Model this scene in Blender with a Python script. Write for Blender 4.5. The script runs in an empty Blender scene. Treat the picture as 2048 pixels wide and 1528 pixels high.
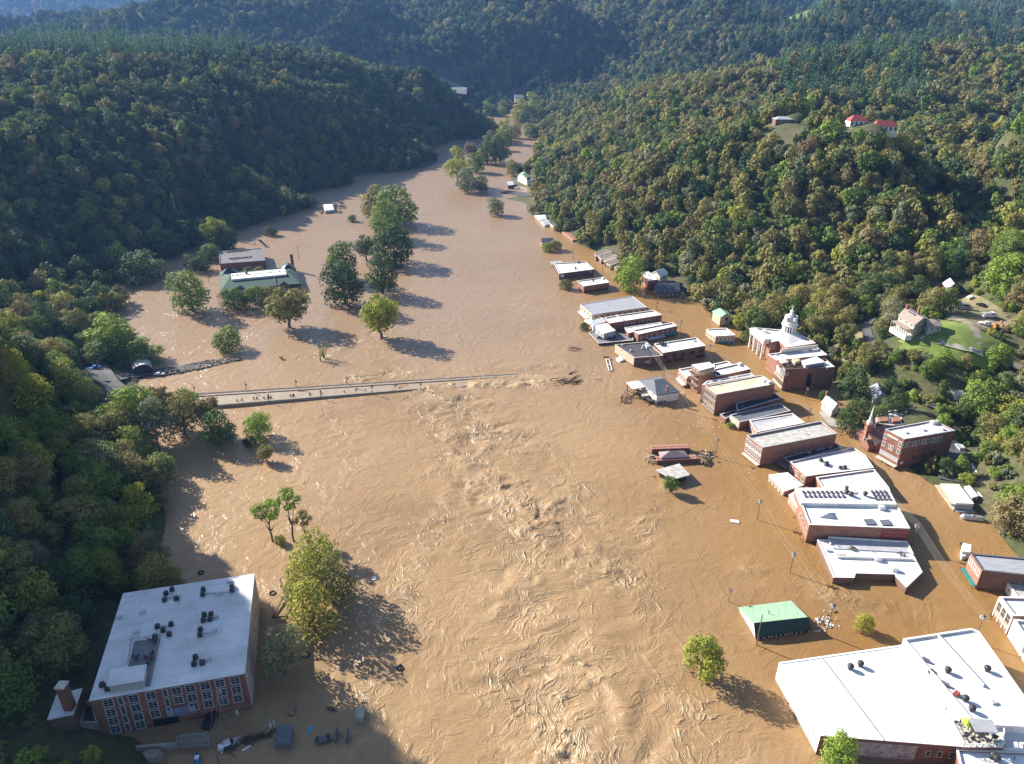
import bpy, math, random
import numpy as np
from mathutils import Vector, Matrix

# ------------------------------------------------------------------ camera, world, sun, exposure
SC = bpy.context.scene
COL = SC.collection
CAM_H, FOC, PITCH = 140.0, 1420.0, math.radians(26)
SUN_AZ = math.radians(147)          # direction towards the sun, measured from +X
SUN_EL = math.radians(29)
cam = bpy.data.cameras.new('camera')
camo = bpy.data.objects.new('camera', cam); COL.objects.link(camo)
camo.location = (0, 0, CAM_H); camo.rotation_euler = (math.radians(90) - PITCH, 0, 0)
cam.sensor_width = 36; cam.sensor_fit = 'HORIZONTAL'; cam.lens = 36 * FOC / 2048
cam.clip_start = 1; cam.clip_end = 20000
SC.camera = camo
w = bpy.data.worlds.new('World'); SC.world = w; w.use_nodes = True
nt = w.node_tree; nt.nodes.clear()
sky = nt.nodes.new('ShaderNodeTexSky'); sky.sky_type = 'NISHITA'; sky.sun_disc = False
sky.sun_elevation = SUN_EL; sky.sun_rotation = math.radians(90) - SUN_AZ
sky.altitude = 500
bg = nt.nodes.new('ShaderNodeBackground'); bg.inputs['Strength'].default_value = 0.07
wo = nt.nodes.new('ShaderNodeOutputWorld')
nt.links.new(sky.outputs[0], bg.inputs[0]); nt.links.new(bg.outputs[0], wo.inputs[0])
sun = bpy.data.lights.new('sun', 'SUN'); sun.energy = 5.0; sun.angle = math.radians(0.5); sun.color = (1, 0.93, 0.82)
suno = bpy.data.objects.new('sun', sun); COL.objects.link(suno); suno.location = (-300, 200, 400)
sd = Vector((math.cos(SUN_AZ) * math.cos(SUN_EL), math.sin(SUN_AZ) * math.cos(SUN_EL), math.sin(SUN_EL)))
suno.rotation_euler = sd.to_track_quat('Z', 'Y').to_euler()
SC.view_settings.view_transform = 'Standard'; SC.view_settings.look = 'None'
SC.view_settings.exposure = 1.3; SC.view_settings.gamma = 1; SC.view_settings.use_curve_mapping = False
SC.cycles.max_bounces = 6; SC.cycles.diffuse_bounces = 3; SC.cycles.glossy_bounces = 3
SC.cycles.transmission_bounces = 3; SC.cycles.volume_bounces = 0; SC.cycles.transparent_max_bounces = 4

# ------------------------------------------------------------------ survey: sight lines of the photograph met with known levels
ZM = {'p': (0, 0, 1), '1': (1024, 440, 4), '2': (1400, 560, 4), '3': (1440, 820, 3.368), '4': (1440, 1140, 3.368),
      '5': (60, 1120, 3.531), '6': (160, 700, 3.793), 'A': (1230, 700, 7.585), 'B': (1400, 600, 7.314), 'C': (1140, 570, 6.827),
      'D': (1080, 410, 6.827), 'E': (1270, 870, 10.24), 'F': (1620, 760, 6.024), 'G': (1840, 900, 9.548),
      'H': (1760, 540, 7.111), 'I': (420, 480, 8.4875), 'J': (280, 1360, 4.452), 'K': (0, 1280, 5.689),
      'L': (1780, 1060, 5.877), 'M': (1800, 1240, 5.306), 'N': (160, 690, 6.0235), 'O': (560, 700, 3.103),
      'P': (860, 180, 6.368), 'Q': (840, 140, 3.657), 'R': (1448, 180, 3.4133)}
CP_, SP_ = math.cos(PITCH), math.sin(PITCH)
def px(z, x, y):
    a, b, s = ZM[z]; return (a + x / s, b + y / s)
def ray(x, y):
    u = (x - 1024) / FOC; v = (764 - y) / FOC
    return (u, CP_ + v * SP_, -SP_ + v * CP_)
def W(x, y, z=0.0):
    r = ray(x, y); t = (z - CAM_H) / r[2]; return Vector((r[0] * t, r[1] * t, z))
def Wz(zm, x, y, z=0.0): return W(*px(zm, x, y), z)
def atY(x, y, Y):
    r = ray(x, y); t = Y / r[1]; return Vector((r[0] * t, Y, CAM_H + r[2] * t))
def depth(p): return p.y * CP_ + (CAM_H - p.z) * SP_
def height_from(zm, top, base):
    b = Wz(zm, *base); return atY(*px(zm, *top), b.y).z
def project(p):
    d = p[1] * CP_ - (p[2] - CAM_H) * SP_
    u = p[0] / d; v = ((p[2] - CAM_H) * CP_ + p[1] * SP_) / d
    return 1024 + u * FOC, 764 - v * FOC, d

# ------------------------------------------------------------------ noise
def _hash(ix, iy, s):
    h = (ix.astype(np.int64) * 374761393 + iy.astype(np.int64) * 668265263 + s * 1442695041) & 0xffffffff
    h = ((h ^ (h >> 13)) * 1274126177) & 0xffffffff
    return (h ^ (h >> 16)) & 0xffffffff
def perlin(x, y, s=0):
    x = np.asarray(x, float); y = np.asarray(y, float)
    x0 = np.floor(x); y0 = np.floor(y); fx = x - x0; fy = y - y0
    def g(ix, iy, dx, dy):
        a = _hash(ix, iy, s) / 4294967296.0 * 2 * np.pi
        return np.cos(a) * dx + np.sin(a) * dy
    u = fx ** 3 * (fx * (fx * 6 - 15) + 10); v = fy ** 3 * (fy * (fy * 6 - 15) + 10)
    a = g(x0, y0, fx, fy); b = g(x0 + 1, y0, fx - 1, fy); c = g(x0, y0 + 1, fx, fy - 1); d = g(x0 + 1, y0 + 1, fx - 1, fy - 1)
    return ((a * (1 - u) + b * u) * (1 - v) + (c * (1 - u) + d * u) * v) * 1.5
def fbm(x, y, o=4, s=0):
    r = 0; a = 1.0; f = 1.0
    for i in range(o): r = r + a * perlin(x * f, y * f, s + i); a *= .5; f *= 2.03
    return r

# ------------------------------------------------------------------ materials
M = {}
def newmat(name):
    m = bpy.data.materials.new(name); m.use_nodes = True; n = m.node_tree; n.nodes.clear()
    out = n.nodes.new('ShaderNodeOutputMaterial'); b = n.nodes.new('ShaderNodeBsdfPrincipled')
    n.links.new(b.outputs[0], out.inputs[0]); M[name] = m
    return m, n, b, out
def nd(n, t, **kw):
    x = n.nodes.new(t)
    for k, v in kw.items():
        if isinstance(k, str) and hasattr(x, k): setattr(x, k, v)
    return x
def noise(n, scale, detail=4, vec=None, rough=.55):
    t = n.nodes.new('ShaderNodeTexNoise'); t.inputs['Scale'].default_value = scale
    t.inputs['Detail'].default_value = detail; t.inputs['Roughness'].default_value = rough
    if vec is None:
        g = n.nodes.get('geo') or n.nodes.new('ShaderNodeNewGeometry'); g.name = 'geo'; vec = g.outputs['Position']
    n.links.new(vec, t.inputs['Vector']); return t
def ramp(n, src, stops):
    r = n.nodes.new('ShaderNodeValToRGB'); e = r.color_ramp.elements
    while len(e) < len(stops): e.new(.5)
    for i, (p, c) in enumerate(stops):
        e[i].position = p; e[i].color = (c[0], c[1], c[2], 1) if len(c) == 3 else c
    n.links.new(src, r.inputs[0]); return r
def surf(name, c, rough=.8, var=.25, scale=.8, c2=None, bump=0.0, metal=0.0, spec=.5, stretch=None, fine=9.0):
    """plain surface: two scales of mottling between the colour and a darker, dirtier one"""
    m, n, b, out = newmat(name)
    c2 = c2 or tuple(v * (1 - var) for v in c)
    g = n.nodes.new('ShaderNodeNewGeometry'); g.name = 'geo'; vec = g.outputs['Position']
    if stretch:
        mp = n.nodes.new('ShaderNodeMapping'); mp.inputs['Scale'].default_value = stretch
        n.links.new(vec, mp.inputs[0]); vec = mp.outputs[0]
    a = noise(n, scale, 5, vec); f = noise(n, fine, 3, vec)
    mx = n.nodes.new('ShaderNodeMath'); mx.operation = 'MULTIPLY_ADD'; mx.inputs[1].default_value = .35
    n.links.new(f.outputs[0], mx.inputs[0]); n.links.new(a.outputs[0], mx.inputs[2])
    r = ramp(n, mx.outputs[0], [(.42, c2), (.78, c)])
    src = r.outputs[0]
    if name.startswith('brick') or name.endswith('_wall'):          # wet, muddy band above the water line
        sx = n.nodes.new('ShaderNodeSeparateXYZ'); n.links.new(g.outputs['Position'], sx.inputs[0]); w_ = noise(n, .9, 3)
        ad = n.nodes.new('ShaderNodeMath'); ad.operation = 'MULTIPLY_ADD'; ad.inputs[1].default_value = -1.1; n.links.new(w_.outputs[0], ad.inputs[0]); n.links.new(sx.outputs['Z'], ad.inputs[2])
        rz = ramp(n, ad.outputs[0], [(0.0, (1, 1, 1)), (.25, (0, 0, 0))]); mz = n.nodes.new('ShaderNodeMixRGB'); mz.inputs[2].default_value = (.14, .085, .045, 1)
        q_ = n.nodes.new('ShaderNodeMath'); q_.operation = 'MULTIPLY'; q_.inputs[1].default_value = .75; n.links.new(rz.outputs[0], q_.inputs[0]); n.links.new(q_.outputs[0], mz.inputs[0]); n.links.new(src, mz.inputs[1]); src = mz.outputs[0]
    if name in ('roof_white', 'roof_cream', 'roof_galvanised'):     # membrane seams and patches
        mp = n.nodes.new('ShaderNodeMapping'); mp.inputs['Rotation'].default_value = (0, 0, math.radians(-12)); n.links.new(g.outputs['Position'], mp.inputs[0])
        bk = n.nodes.new('ShaderNodeTexBrick'); bk.inputs['Scale'].default_value = 1; bk.inputs['Brick Width'].default_value = 14; bk.inputs['Row Height'].default_value = 2.6
        bk.inputs['Mortar Size'].default_value = .035; bk.inputs['Color1'].default_value = (1, 1, 1, 1); bk.inputs['Color2'].default_value = (.90, .90, .91, 1); bk.inputs['Mortar'].default_value = (.55, .55, .56, 1)
        n.links.new(mp.outputs[0], bk.inputs['Vector']); mz = n.nodes.new('ShaderNodeMixRGB'); mz.blend_type = 'MULTIPLY'; mz.inputs[0].default_value = 1
        n.links.new(src, mz.inputs[1]); n.links.new(bk.outputs['Color'], mz.inputs[2]); src = mz.outputs[0]
    n.links.new(src, b.inputs['Base Color'])
    b.inputs['Roughness'].default_value = rough; b.inputs['Metallic'].default_value = metal
    b.inputs['Specular IOR Level'].default_value = spec
    if bump:
        bp = n.nodes.new('ShaderNodeBump'); bp.inputs['Strength'].default_value = bump; bp.inputs['Distance'].default_value = .1
        n.links.new(f.outputs[0], bp.inputs['Height']); n.links.new(bp.outputs[0], b.inputs['Normal'])
    return m
surf('brick_red', (.265, .115, .08), .9, c2=(.155, .068, .052), scale=.5, fine=6)
surf('brick_orange', (.33, .165, .115), .9, c2=(.21, .095, .07), scale=.5, fine=6)
surf('brick_dark', (.135, .08, .072), .9, c2=(.10, .055, .05), scale=.5, fine=6)
surf('brick_brown', (.20, .12, .085), .9, c2=(.11, .07, .055), scale=.3, fine=4, stretch=(1, 1, 2.5))
surf('brick_pink', (.46, .28, .22), .9, c2=(.30, .17, .13), scale=.5, fine=6)
surf('brick_peeling', (.50, .42, .40), .9, c2=(.24, .10, .08), scale=.9, fine=5)
surf('tan_wall', (.50, .42, .30), .9, c2=(.36, .28, .20), scale=.5)
surf('cream_wall', (.56, .51, .43), .85, c2=(.42, .37, .30))
surf('greige_wall', (.40, .38, .33), .85, c2=(.30, .28, .25))
surf('white_wall', (.78, .76, .72), .8, c2=(.62, .57, .50), scale=.6)
surf('white_trim', (.80, .79, .76), .7, c2=(.66, .64, .60))
surf('stone_trim', (.58, .53, .46), .85, c2=(.42, .37, .31))
surf('frame_grey', (.55, .56, .58), .7)
surf('grey_wall', (.42, .42, .42), .85, c2=(.32, .31, .30))
surf('roof_white', (.80, .80, .80), .7, c2=(.56, .555, .54), scale=.14, fine=2.2)
surf('roof_cream', (.72, .66, .50), .8, c2=(.50, .42, .26), scale=.16, fine=.8, stretch=(1, 2.5, 1))
surf('roof_worn', (.52, .50, .46), .85, c2=(.25, .24, .22), scale=.5, fine=2.5, stretch=(1, 2, 1))
surf('roof_dark', (.07, .07, .078), .85, c2=(.04, .04, .05), scale=.3, fine=3)
surf('roof_gym', (.15, .15, .165), .9, c2=(.10, .10, .11), scale=.3)
surf('roof_slate', (.12, .135, .165), .8, c2=(.09, .10, .12), scale=.6, stretch=(1, 1, 6))
surf('roof_navy', (.045, .055, .085), .7, c2=(.03, .035, .05), scale=.4)
surf('roof_metal_grey', (.36, .37, .40), .5, c2=(.27, .27, .29), scale=.25, fine=1.6, stretch=(1, 4, 1))
surf('roof_galvanised', (.50, .52, .55), .45, c2=(.38, .38, .40), scale=.4)
surf('roof_brown', (.20, .145, .125), .85, c2=(.13, .10, .09))
surf('roof_tan', (.36, .29, .24), .85, c2=(.27, .22, .18), scale=.8)
surf('roof_mauve', (.32, .24, .25), .8, c2=(.24, .18, .19))
surf('roof_green_light', (.27, .40, .28), .85, c2=(.20, .32, .22), scale=.3, stretch=(4, 1, 1))
surf('roof_green', (.022, .068, .055), .85, c2=(.02, .065, .05), scale=.4)
surf('roof_red', (.30, .07, .065), .7, c2=(.38, .05, .045))
surf('terracotta', (.34, .145, .11), .8, c2=(.30, .10, .075), scale=1.2)
surf('terracotta_rib', (.50, .30, .24), .8, c2=(.38, .22, .17), scale=1.2)
surf('rust_side', (.20, .115, .07), .85, c2=(.10, .06, .04), scale=.8, stretch=(1.5, 1.5, .4))
surf('concrete', (.40, .37, .33), .9, c2=(.26, .23, .20), scale=.4)
surf('cable', (.30, .28, .26), .8)
surf('concrete_dark', (.20, .19, .185), .9, c2=(.12, .115, .11), scale=.4)
surf('mud_deck', (.31, .255, .195), .6, c2=(.27, .18, .11), scale=.3)
surf('asphalt', (.085, .085, .09), .9, c2=(.055, .055, .058), scale=.6)
surf('gravel_road', (.30, .26, .21), .95, c2=(.19, .155, .12), scale=.3)
surf('wood_pole', (.20, .145, .10), .9, c2=(.12, .09, .065))
surf('wood_plank', (.30, .19, .11), .9, c2=(.17, .10, .06))
surf('driftwood', (.10, .07, .05), .9, c2=(.05, .037, .028))
surf('debris_light', (.52, .47, .40), .9, c2=(.26, .21, .16), scale=2)
surf('metal_dark', (.035, .037, .042), .6, var=.3)
surf('metal_grey', (.30, .32, .34), .5, var=.3, metal=.3)
surf('metal_silver', (.62, .62, .68), .28, var=.15, metal=.7)
surf('paint_white', (.80, .80, .80), .35, var=.08)
surf('paint_blue', (.02, .11, .42), .35, var=.2)
surf('paint_lightblue', (.10, .30, .48), .6, var=.3)
surf('paint_red', (.28, .02, .02), .35, var=.2)
surf('paint_black', (.02, .02, .025), .3, var=.2)
surf('paint_orange', (.62, .24, .05), .6, var=.3)
surf('paint_teal', (.04, .24, .22), .7, var=.3)
surf('sign_red', (.30, .055, .06), .9, c2=(.22, .06, .05), scale=1.2)
surf('sign_pale', (.42, .20, .18), .9, c2=(.30, .09, .08), scale=2)
surf('graffiti', (.16, .27, .42), .85, c2=(.27, .10, .09), scale=1.1, fine=2.5)
surf('rubber', (.02, .02, .02), .9, var=.2)
surf('bark', (.14, .105, .08), .95, c2=(.075, .055, .042), scale=2, stretch=(1, 1, .3))
surf('rock', (.30, .26, .22), .95, c2=(.16, .14, .12), scale=.7, bump=.5)
surf('deck_grey', (.20, .20, .215), .8, c2=(.15, .15, .16))
surf('umbrella_green', (.35, .48, .05), .8, var=.2)
m, n, b, o = newmat('glass_dark'); b.inputs['Base Color'].default_value = (.015, .02, .026, 1); b.inputs['Roughness'].default_value = .12
m, n, b, o = newmat('solar_cell'); b.inputs['Base Color'].default_value = (.05, .035, .06, 1); b.inputs['Roughness'].default_value = .35

def leafmat(name, cols):
    m, n, b, out = newmat(name)
    oi = n.nodes.new('ShaderNodeObjectInfo')
    at = n.nodes.new('ShaderNodeAttribute'); at.attribute_name = 'tone'
    mx = n.nodes.new('ShaderNodeMath'); mx.operation = 'MULTIPLY_ADD'; mx.inputs[1].default_value = .56
    m2 = n.nodes.new('ShaderNodeMath'); m2.operation = 'MULTIPLY'; m2.inputs[1].default_value = .26
    n.links.new(at.outputs['Fac'], m2.inputs[0]); n.links.new(oi.outputs['Random'], mx.inputs[0]); n.links.new(m2.outputs[0], mx.inputs[2])
    r = ramp(n, mx.outputs[0], [((i + .5) / len(cols), (c[0] * 2.65, c[1] * 2.45, c[2] * 2.15)) for i, c in enumerate(cols)])
    n.links.new(r.outputs[0], b.inputs['Base Color']); b.inputs['Roughness'].default_value = .75
    b.inputs['Specular IOR Level'].default_value = .25
    tr = n.nodes.new('ShaderNodeBsdfTranslucent'); n.links.new(r.outputs[0], tr.inputs[0])
    ms = n.nodes.new('ShaderNodeMixShader'); ms.inputs[0].default_value = .28
    n.links.new(b.outputs[0], ms.inputs[1]); n.links.new(tr.outputs[0], ms.inputs[2]); n.links.new(ms.outputs[0], out.inputs[0])
    return m
leafmat('leaf_green', [(.030, .052, .015), (.050, .080, .020), (.080, .115, .028), (.045, .075, .024)])
leafmat('leaf_dark', [(.018, .034, .014), (.028, .048, .018), (.040, .062, .022), (.024, .042, .020)])
leafmat('leaf_olive', [(.060, .068, .026), (.095, .095, .034), (.120, .115, .045), (.078, .070, .034)])
leafmat('leaf_yellow', [(.070, .095, .018), (.115, .140, .026), (.145, .145, .028), (.090, .110, .022)])
leafmat('leaf_bright', [(.062, .095, .018), (.090, .140, .026), (.110, .155, .030), (.070, .105, .022)])
leafmat('leaf_grey', [(.062, .076, .050), (.088, .102, .066), (.105, .110, .070), (.072, .078, .052)])
leafmat('leaf_brown', [(.078, .068, .036), (.105, .090, .046), (.092, .076, .044), (.115, .100, .055)])
leafmat('leaf_pine', [(.018, .042, .022), (.030, .060, .032), (.048, .082, .048), (.026, .050, .030)])

# ------------------------------------------------------------------ mesh builder
class MB:
    def __init__(s): s.v = []; s.f = []; s.m = []; s.cur = 0
    def quad(s, *p):
        i = len(s.v); s.v += [tuple(q) for q in p]; s.f.append(tuple(range(i, i + len(p)))); s.m.append(s.cur)
    def box(s, c, d, rz=0.0, mtx=None):
        hx, hy, hz = d[0] / 2, d[1] / 2, d[2] / 2; i = len(s.v); cr, sr = math.cos(rz), math.sin(rz)
        for z in (-hz, hz):
            for x, y in ((-hx, -hy), (hx, -hy), (hx, hy), (-hx, hy)):
                if mtx is not None:
                    q = mtx @ Vector((x, y, z)); s.v.append((c[0] + q.x, c[1] + q.y, c[2] + q.z))
                else: s.v.append((c[0] + x * cr - y * sr, c[1] + x * sr + y * cr, c[2] + z))
        for f in ((0, 3, 2, 1), (4, 5, 6, 7), (0, 1, 5, 4), (1, 2, 6, 5), (2, 3, 7, 6), (3, 0, 4, 7)):
            s.f.append(tuple(i + k for k in f)); s.m.append(s.cur)
        return s
    def beam(s, a, b, w, h=None):
        a = Vector(a); b = Vector(b); d = b - a; L = d.length
        if L < 1e-6: return s
        q = d.to_track_quat('X', 'Z').to_matrix(); return s.box((a + b) / 2, (L, w, h or w), mtx=q)
    def prism(s, poly, z0, z1, top=True, bottom=False):
        """poly clockwise seen from above; z0/z1 numbers or per-point lists"""
        n = len(poly); i = len(s.v)
        Z0 = z0 if isinstance(z0, (list, tuple)) else [z0] * n; Z1 = z1 if isinstance(z1, (list, tuple)) else [z1] * n
        s.v += [(p[0], p[1], Z0[k]) for k, p in enumerate(poly)]; s.v += [(p[0], p[1], Z1[k]) for k, p in enumerate(poly)]
        for k in range(n):
            j = (k + 1) % n; s.f.append((i + j, i + k, i + n + k, i + n + j)); s.m.append(s.cur)
        if top: s.f.append(tuple(i + n + k for k in range(n))[::-1]); s.m.append(s.cur)
        if bottom: s.f.append(tuple(i + k for k in range(n))); s.m.append(s.cur)
        return s
    def tube(s, a, b, r0, r1=None, n=8, cap=True):
        r1 = r0 if r1 is None else r1; a = Vector(a); b = Vector(b); d = b - a
        if d.length < 1e-6: return s
        q = d.to_track_quat('Z', 'Y').to_matrix(); i = len(s.v)
        for p, r in ((a, r0), (b, r1)):
            for k in range(n):
                t = 2 * math.pi * k / n; w_ = p + q @ Vector((r * math.cos(t), r * math.sin(t), 0)); s.v.append(tuple(w_))
        for k in range(n):
            j = (k + 1) % n; s.f.append((i + k, i + j, i + n + j, i + n + k)); s.m.append(s.cur)
        if cap:
            s.f.append(tuple(i + k for k in range(n))[::-1]); s.f.append(tuple(i + n + k for k in range(n))); s.m += [s.cur] * 2
        return s
    def lathe(s, c, prof, n=16, sx=1.0, sy=1.0, rz=0.0):
        i = len(s.v); m_ = len(prof)
        for r, z in prof:
            for k in range(n):
                t = 2 * math.pi * k / n + rz; s.v.append((c[0] + r * math.cos(t) * sx, c[1] + r * math.sin(t) * sy, c[2] + z))
        for q in range(m_ - 1):
            for k in range(n):
                j = (k + 1) % n; s.f.append((i + q * n + k, i + q * n + j, i + (q + 1) * n + j, i + (q + 1) * n + k)); s.m.append(s.cur)
        s.f.append(tuple(i + (m_ - 1) * n + k for k in range(n))); s.m.append(s.cur)
        return s
    def mesh(s, name, mats, off=(0, 0, 0), smooth=False):
        me = bpy.data.meshes.new(name)
        me.from_pydata([(v[0] - off[0], v[1] - off[1], v[2] - off[2]) for v in s.v], [], s.f)
        for q in (mats if isinstance(mats, (list, tuple)) else [mats]): me.materials.append(M[q])
        me.polygons.foreach_set('material_index', s.m)
        if smooth: me.polygons.foreach_set('use_smooth', [True] * len(s.f))
        me.update(); return me
    def build(s, name, mats, parent=None, base=None, smooth=False):
        """vertices are world coordinates (or local to base); object origin at base or at the parent's origin"""
        off = Vector((0, 0, 0))
        if parent is not None: off = ORG.get(parent.name, Vector((0, 0, 0)))
        elif base is not None: off = Vector(base)
        o_ = bpy.data.objects.new(name, s.mesh(name, mats, off, smooth)); COL.objects.link(o_)
        if parent is not None: o_.parent = parent; ORG[o_.name] = off
        else: o_.location = off; ORG[o_.name] = off
        return o_
ORG = {}
def tag(o_, label=None, cat=None, group=None, kind=None):
    if label: o_['label'] = label
    if cat: o_['category'] = cat
    if group: o_['group'] = group
    if kind: o_['kind'] = kind
    return o_
def thing(name, label, cat, loc, group=None):
    e = bpy.data.objects.new(name, None); COL.objects.link(e); e.location = loc; e.empty_display_size = 1
    ORG[e.name] = Vector(loc); return tag(e, label, cat, group)
def inst(name, me, parent, mtx, group=None):
    o_ = bpy.data.objects.new(name, me); COL.objects.link(o_)
    if parent is not None: o_.parent = parent; off = ORG[parent.name]; mtx = Matrix.Translation(-off) @ mtx
    o_.matrix_basis = mtx; return o_

# ------------------------------------------------------------------ terrain
CPS = []
def cp(x, y, Y, tree=12): CPS.append(tuple(atY(x, y, Y) - Vector((0, 0, tree))))
def cz(X, Y, z): CPS.append((X, Y, z))
LEFT_SHORE = [(300, 1528), (200, 1470), (215, 1400), (260, 1290), (300, 1200), (338, 1120), (332, 1040), (318, 960), (285, 900), (225, 850), (262, 800), (262, 770),
              (290, 760), (262, 740), (280, 715), (215, 700), (190, 660), (232, 610), (236, 560), (300, 520), (390, 455), (500, 402), (640, 380), (700, 352), (820, 303), (900, 280), (962, 262), (950, 236)]
RIGHT_SHORE = [(1000, 233), (1050, 232), (1098, 262), (1090, 300), (1080, 335), (1062, 372), (1005, 372), (1010, 398), (1058, 408), (1062, 428), (1120, 462),
               (1190, 500), (1240, 530), (1275, 555), (1350, 592), (1420, 628), (1505, 668), (1600, 700), (1670, 745), (1688, 790), (1660, 835), (1700, 862), (1760, 850), (1900, 905), (1890, 945),
               (1905, 985), (1965, 1030), (1995, 1052), (2048, 1115)]
for p in LEFT_SHORE + RIGHT_SHORE: v = W(*p); cz(v.x, v.y, .15)
for p in [(600, 1450), (420, 1300), (700, 1200), (480, 1000), (420, 900), (700, 900), (1100, 1400), (1500, 1450), (1800, 1300), (1300, 1100), (1700, 1100), (1960, 1180), (1500, 850), (1000, 900),
          (600, 780), (400, 700), (360, 600), (600, 600), (900, 700), (1200, 700), (1450, 720), (1000, 560), (1250, 600), (700, 470), (560, 440), (900, 450), (1100, 480), (850, 350), (900, 310), (1040, 320), (1060, 280), (1020, 245), (985, 243), (975, 255), (1000, 262), (1045, 250), (1075, 285), (1800, 1000), (1620, 800), (340, 830)]:
    v = W(*p); cz(v.x, v.y, -5)
for q in [  # right wooded hill
    (1300, 300, 560), (1500, 380, 470), (1500, 250, 600), (1770, 400, 405), (1600, 500, 400), (1120, 350, 720, 13), (1150, 290, 790), (1250, 230, 820), (1200, 400, 580), (1350, 470, 470),
    (1650, 180, 760), (1900, 150, 850), (1650, 300, 560), (1900, 330, 490), (2048, 300, 600), (2048, 200, 800), (2048, 90, 1050, 15), (1800, 62, 1000, 15), (1500, 130, 920), (1350, 155, 1000), (1200, 185, 1120),
    (1700, 480, 410), (1450, 560, 400), (1560, 120, 950), (1150, 235, 1000, 12),
    # ground seen directly: lawns, houses, road
    (1770, 262, 480, 0), (1770, 252, 500, 0), (1715, 250, 505, 0), (1590, 240, 540, 0), (1605, 222, 585, 0), (1770, 302, 442, 13), (1715, 296, 455, 13), (1585, 285, 490, 13), (2008, 255, 520, 0), (2008, 290, 480, 14), (1700, 650, 325, 1), (1740, 640, 330, 0), (1860, 578, 350, 0), (1905, 598, 342, 0), (1830, 672, 285, 0), (1960, 690, 275, 0),
    (1960, 640, 300, 0), (1780, 700, 285, 1), (1850, 740, 268, 2), (1760, 800, 268, 0), (1850, 830, 240, 0), (1910, 900, 213, 0),
    # near right knoll
    (2048, 450, 350), (1950, 500, 380), (2048, 620, 300, 6), (2048, 740, 260), (2000, 820, 236), (1950, 850, 232, 9),
    (1850, 490, 470), (1930, 430, 520),
    # valley and ridges behind
    (1480, 100, 1500), (1350, 60, 1700), (1400, 5, 1780), (1200, 0, 1820), (1200, 100, 1650), (1050, 140, 1630), (1150, 160, 1560), (900, 160, 1620), (900, 90, 1690), (900, 0, 1820), (1000, 196, 1570),
    (600, 100, 1620), (600, 30, 1740), (400, 100, 1600), (560, 0, 1850), (400, 22, 1760), (300, 45, 1740), (180, 68, 1700), (1500, 80, 1500), (1600, 34, 1580), (1700, 10, 1620), (1850, 16, 1620), (2048, 28, 1600), (1300, 130, 1480),
    (1080, 200, 1540),
    (700, 150, 1560), (800, 190, 1570),
    # left wooded hill
    (840, 138, 1150, 14), (700, 128, 1060, 14), (480, 94, 990, 14), (250, 86, 970, 14), (0, 80, 920, 14), (900, 185, 1160, 13), (600, 260, 780, 13), (400, 250, 655, 13), (300, 180, 705, 13), (200, 300, 535, 13),
    (0, 300, 495, 13), (0, 200, 590, 13), (0, 450, 420, 13), (200, 450, 480, 13), (760, 220, 960, 13), (500, 330, 640, 13), (560, 180, 830, 13), (100, 150, 680, 13), (930, 225, 1235, 12),
    (130, 500, 450, 12), (0, 560, 380, 12), (80, 620, 345, 11), (120, 560, 400, 11),
    # near left bank
    (60, 700, 290, 10), (60, 790, 240, 10), (150, 830, 235, 9), (100, 900, 195, 10), (0, 850, 195, 12), (0, 1000, 158, 12), (150, 1050, 165, 10), (0, 1200, 130, 11), (150, 1200, 139, 9), (60, 1350, 108, 12), (20, 1480, 92, 13),
    (200, 770, 262, 0), (180, 745, 280, 0)]:
    cp(*q)
for x_, y_, z_ in [(130, 1440, 2), (250, 1500, 1.2), (120, 1510, 2.5), (160, 1380, 2), (230, 1300, 1.5), (330, 1210, 1.2), (1860, 905, .5), (1990, 960, 4), (2048, 990, 8), (2020, 1020, 3), (2100, 1080, 5), (1960, 930, 4), (2000, 900, 10), (2048, 920, 14), (1930, 945, .6)]:
    v = W(x_, y_, z_); cz(v.x, v.y, z_)
for q in [(-195, 206, 118), (-215, 228, 92), (-190, 182, 116), (-205, 150, 74), (-235, 190, 112), (-250, 120, 60), (-240, 260, 40), (-230, 320, 12), (-150, 172, 30), (-152, 120, 14), (-130, 70, 8), (-250, 40, 25), (-320, 200, 60), (-400, 400, 60), (-330, 330, 25),
          (300, 250, 70), (230, 180, 30), (250, 100, 8), (190, 130, 4), (350, 120, 25), (450, 300, 90), (190, 60, 3), (-700, 700, 100), (-700, 1100, 120), (-900, 1500, 110), (-500, 1280, 100), (-300, 1330, 88), 
          (-1400, 1600, 100), (-1500, 2200, 140), (-600, 2100, 230), (0, 2400, 280), (700, 2500, 280), (-900, 2000, 165), (900, 1600, 150), (1500, 1500, 180), (900, 900, 110), (400, 1230, 55), (600, 1230, 60), (800, 1230, 70), (350, 1350, 65), (-350, 1420, 70), (-600, 1450, 75), (1600, 2200, 230), (1000, 2100, 140), (700, 1900, 105), (600, 2300, 120),
          (-1200, 2900, 90), (1000, 2900, 90), (0, 3100, 140), (-3000, 3000, 120), (3000, 3000, 150), (800, 300, 110), (800, 600, 110)]:
    cz(*q)
CPA = np.array(CPS)
def _ker(X, Y, P):
    return np.sqrt((X[:, None] - P[None, :, 0]) ** 2 + (Y[:, None] - P[None, :, 1]) ** 2 + 9.0)
_A = _ker(CPA[:, 0], CPA[:, 1], CPA); _A[np.diag_indices(len(CPA))] += -1.5
_n = len(CPA); _S = np.ones((_n + 1, _n + 1)); _S[:_n, :_n] = _A; _S[_n, _n] = 0
_wt = np.linalg.solve(_S, np.append(CPA[:, 2], 0))
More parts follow.
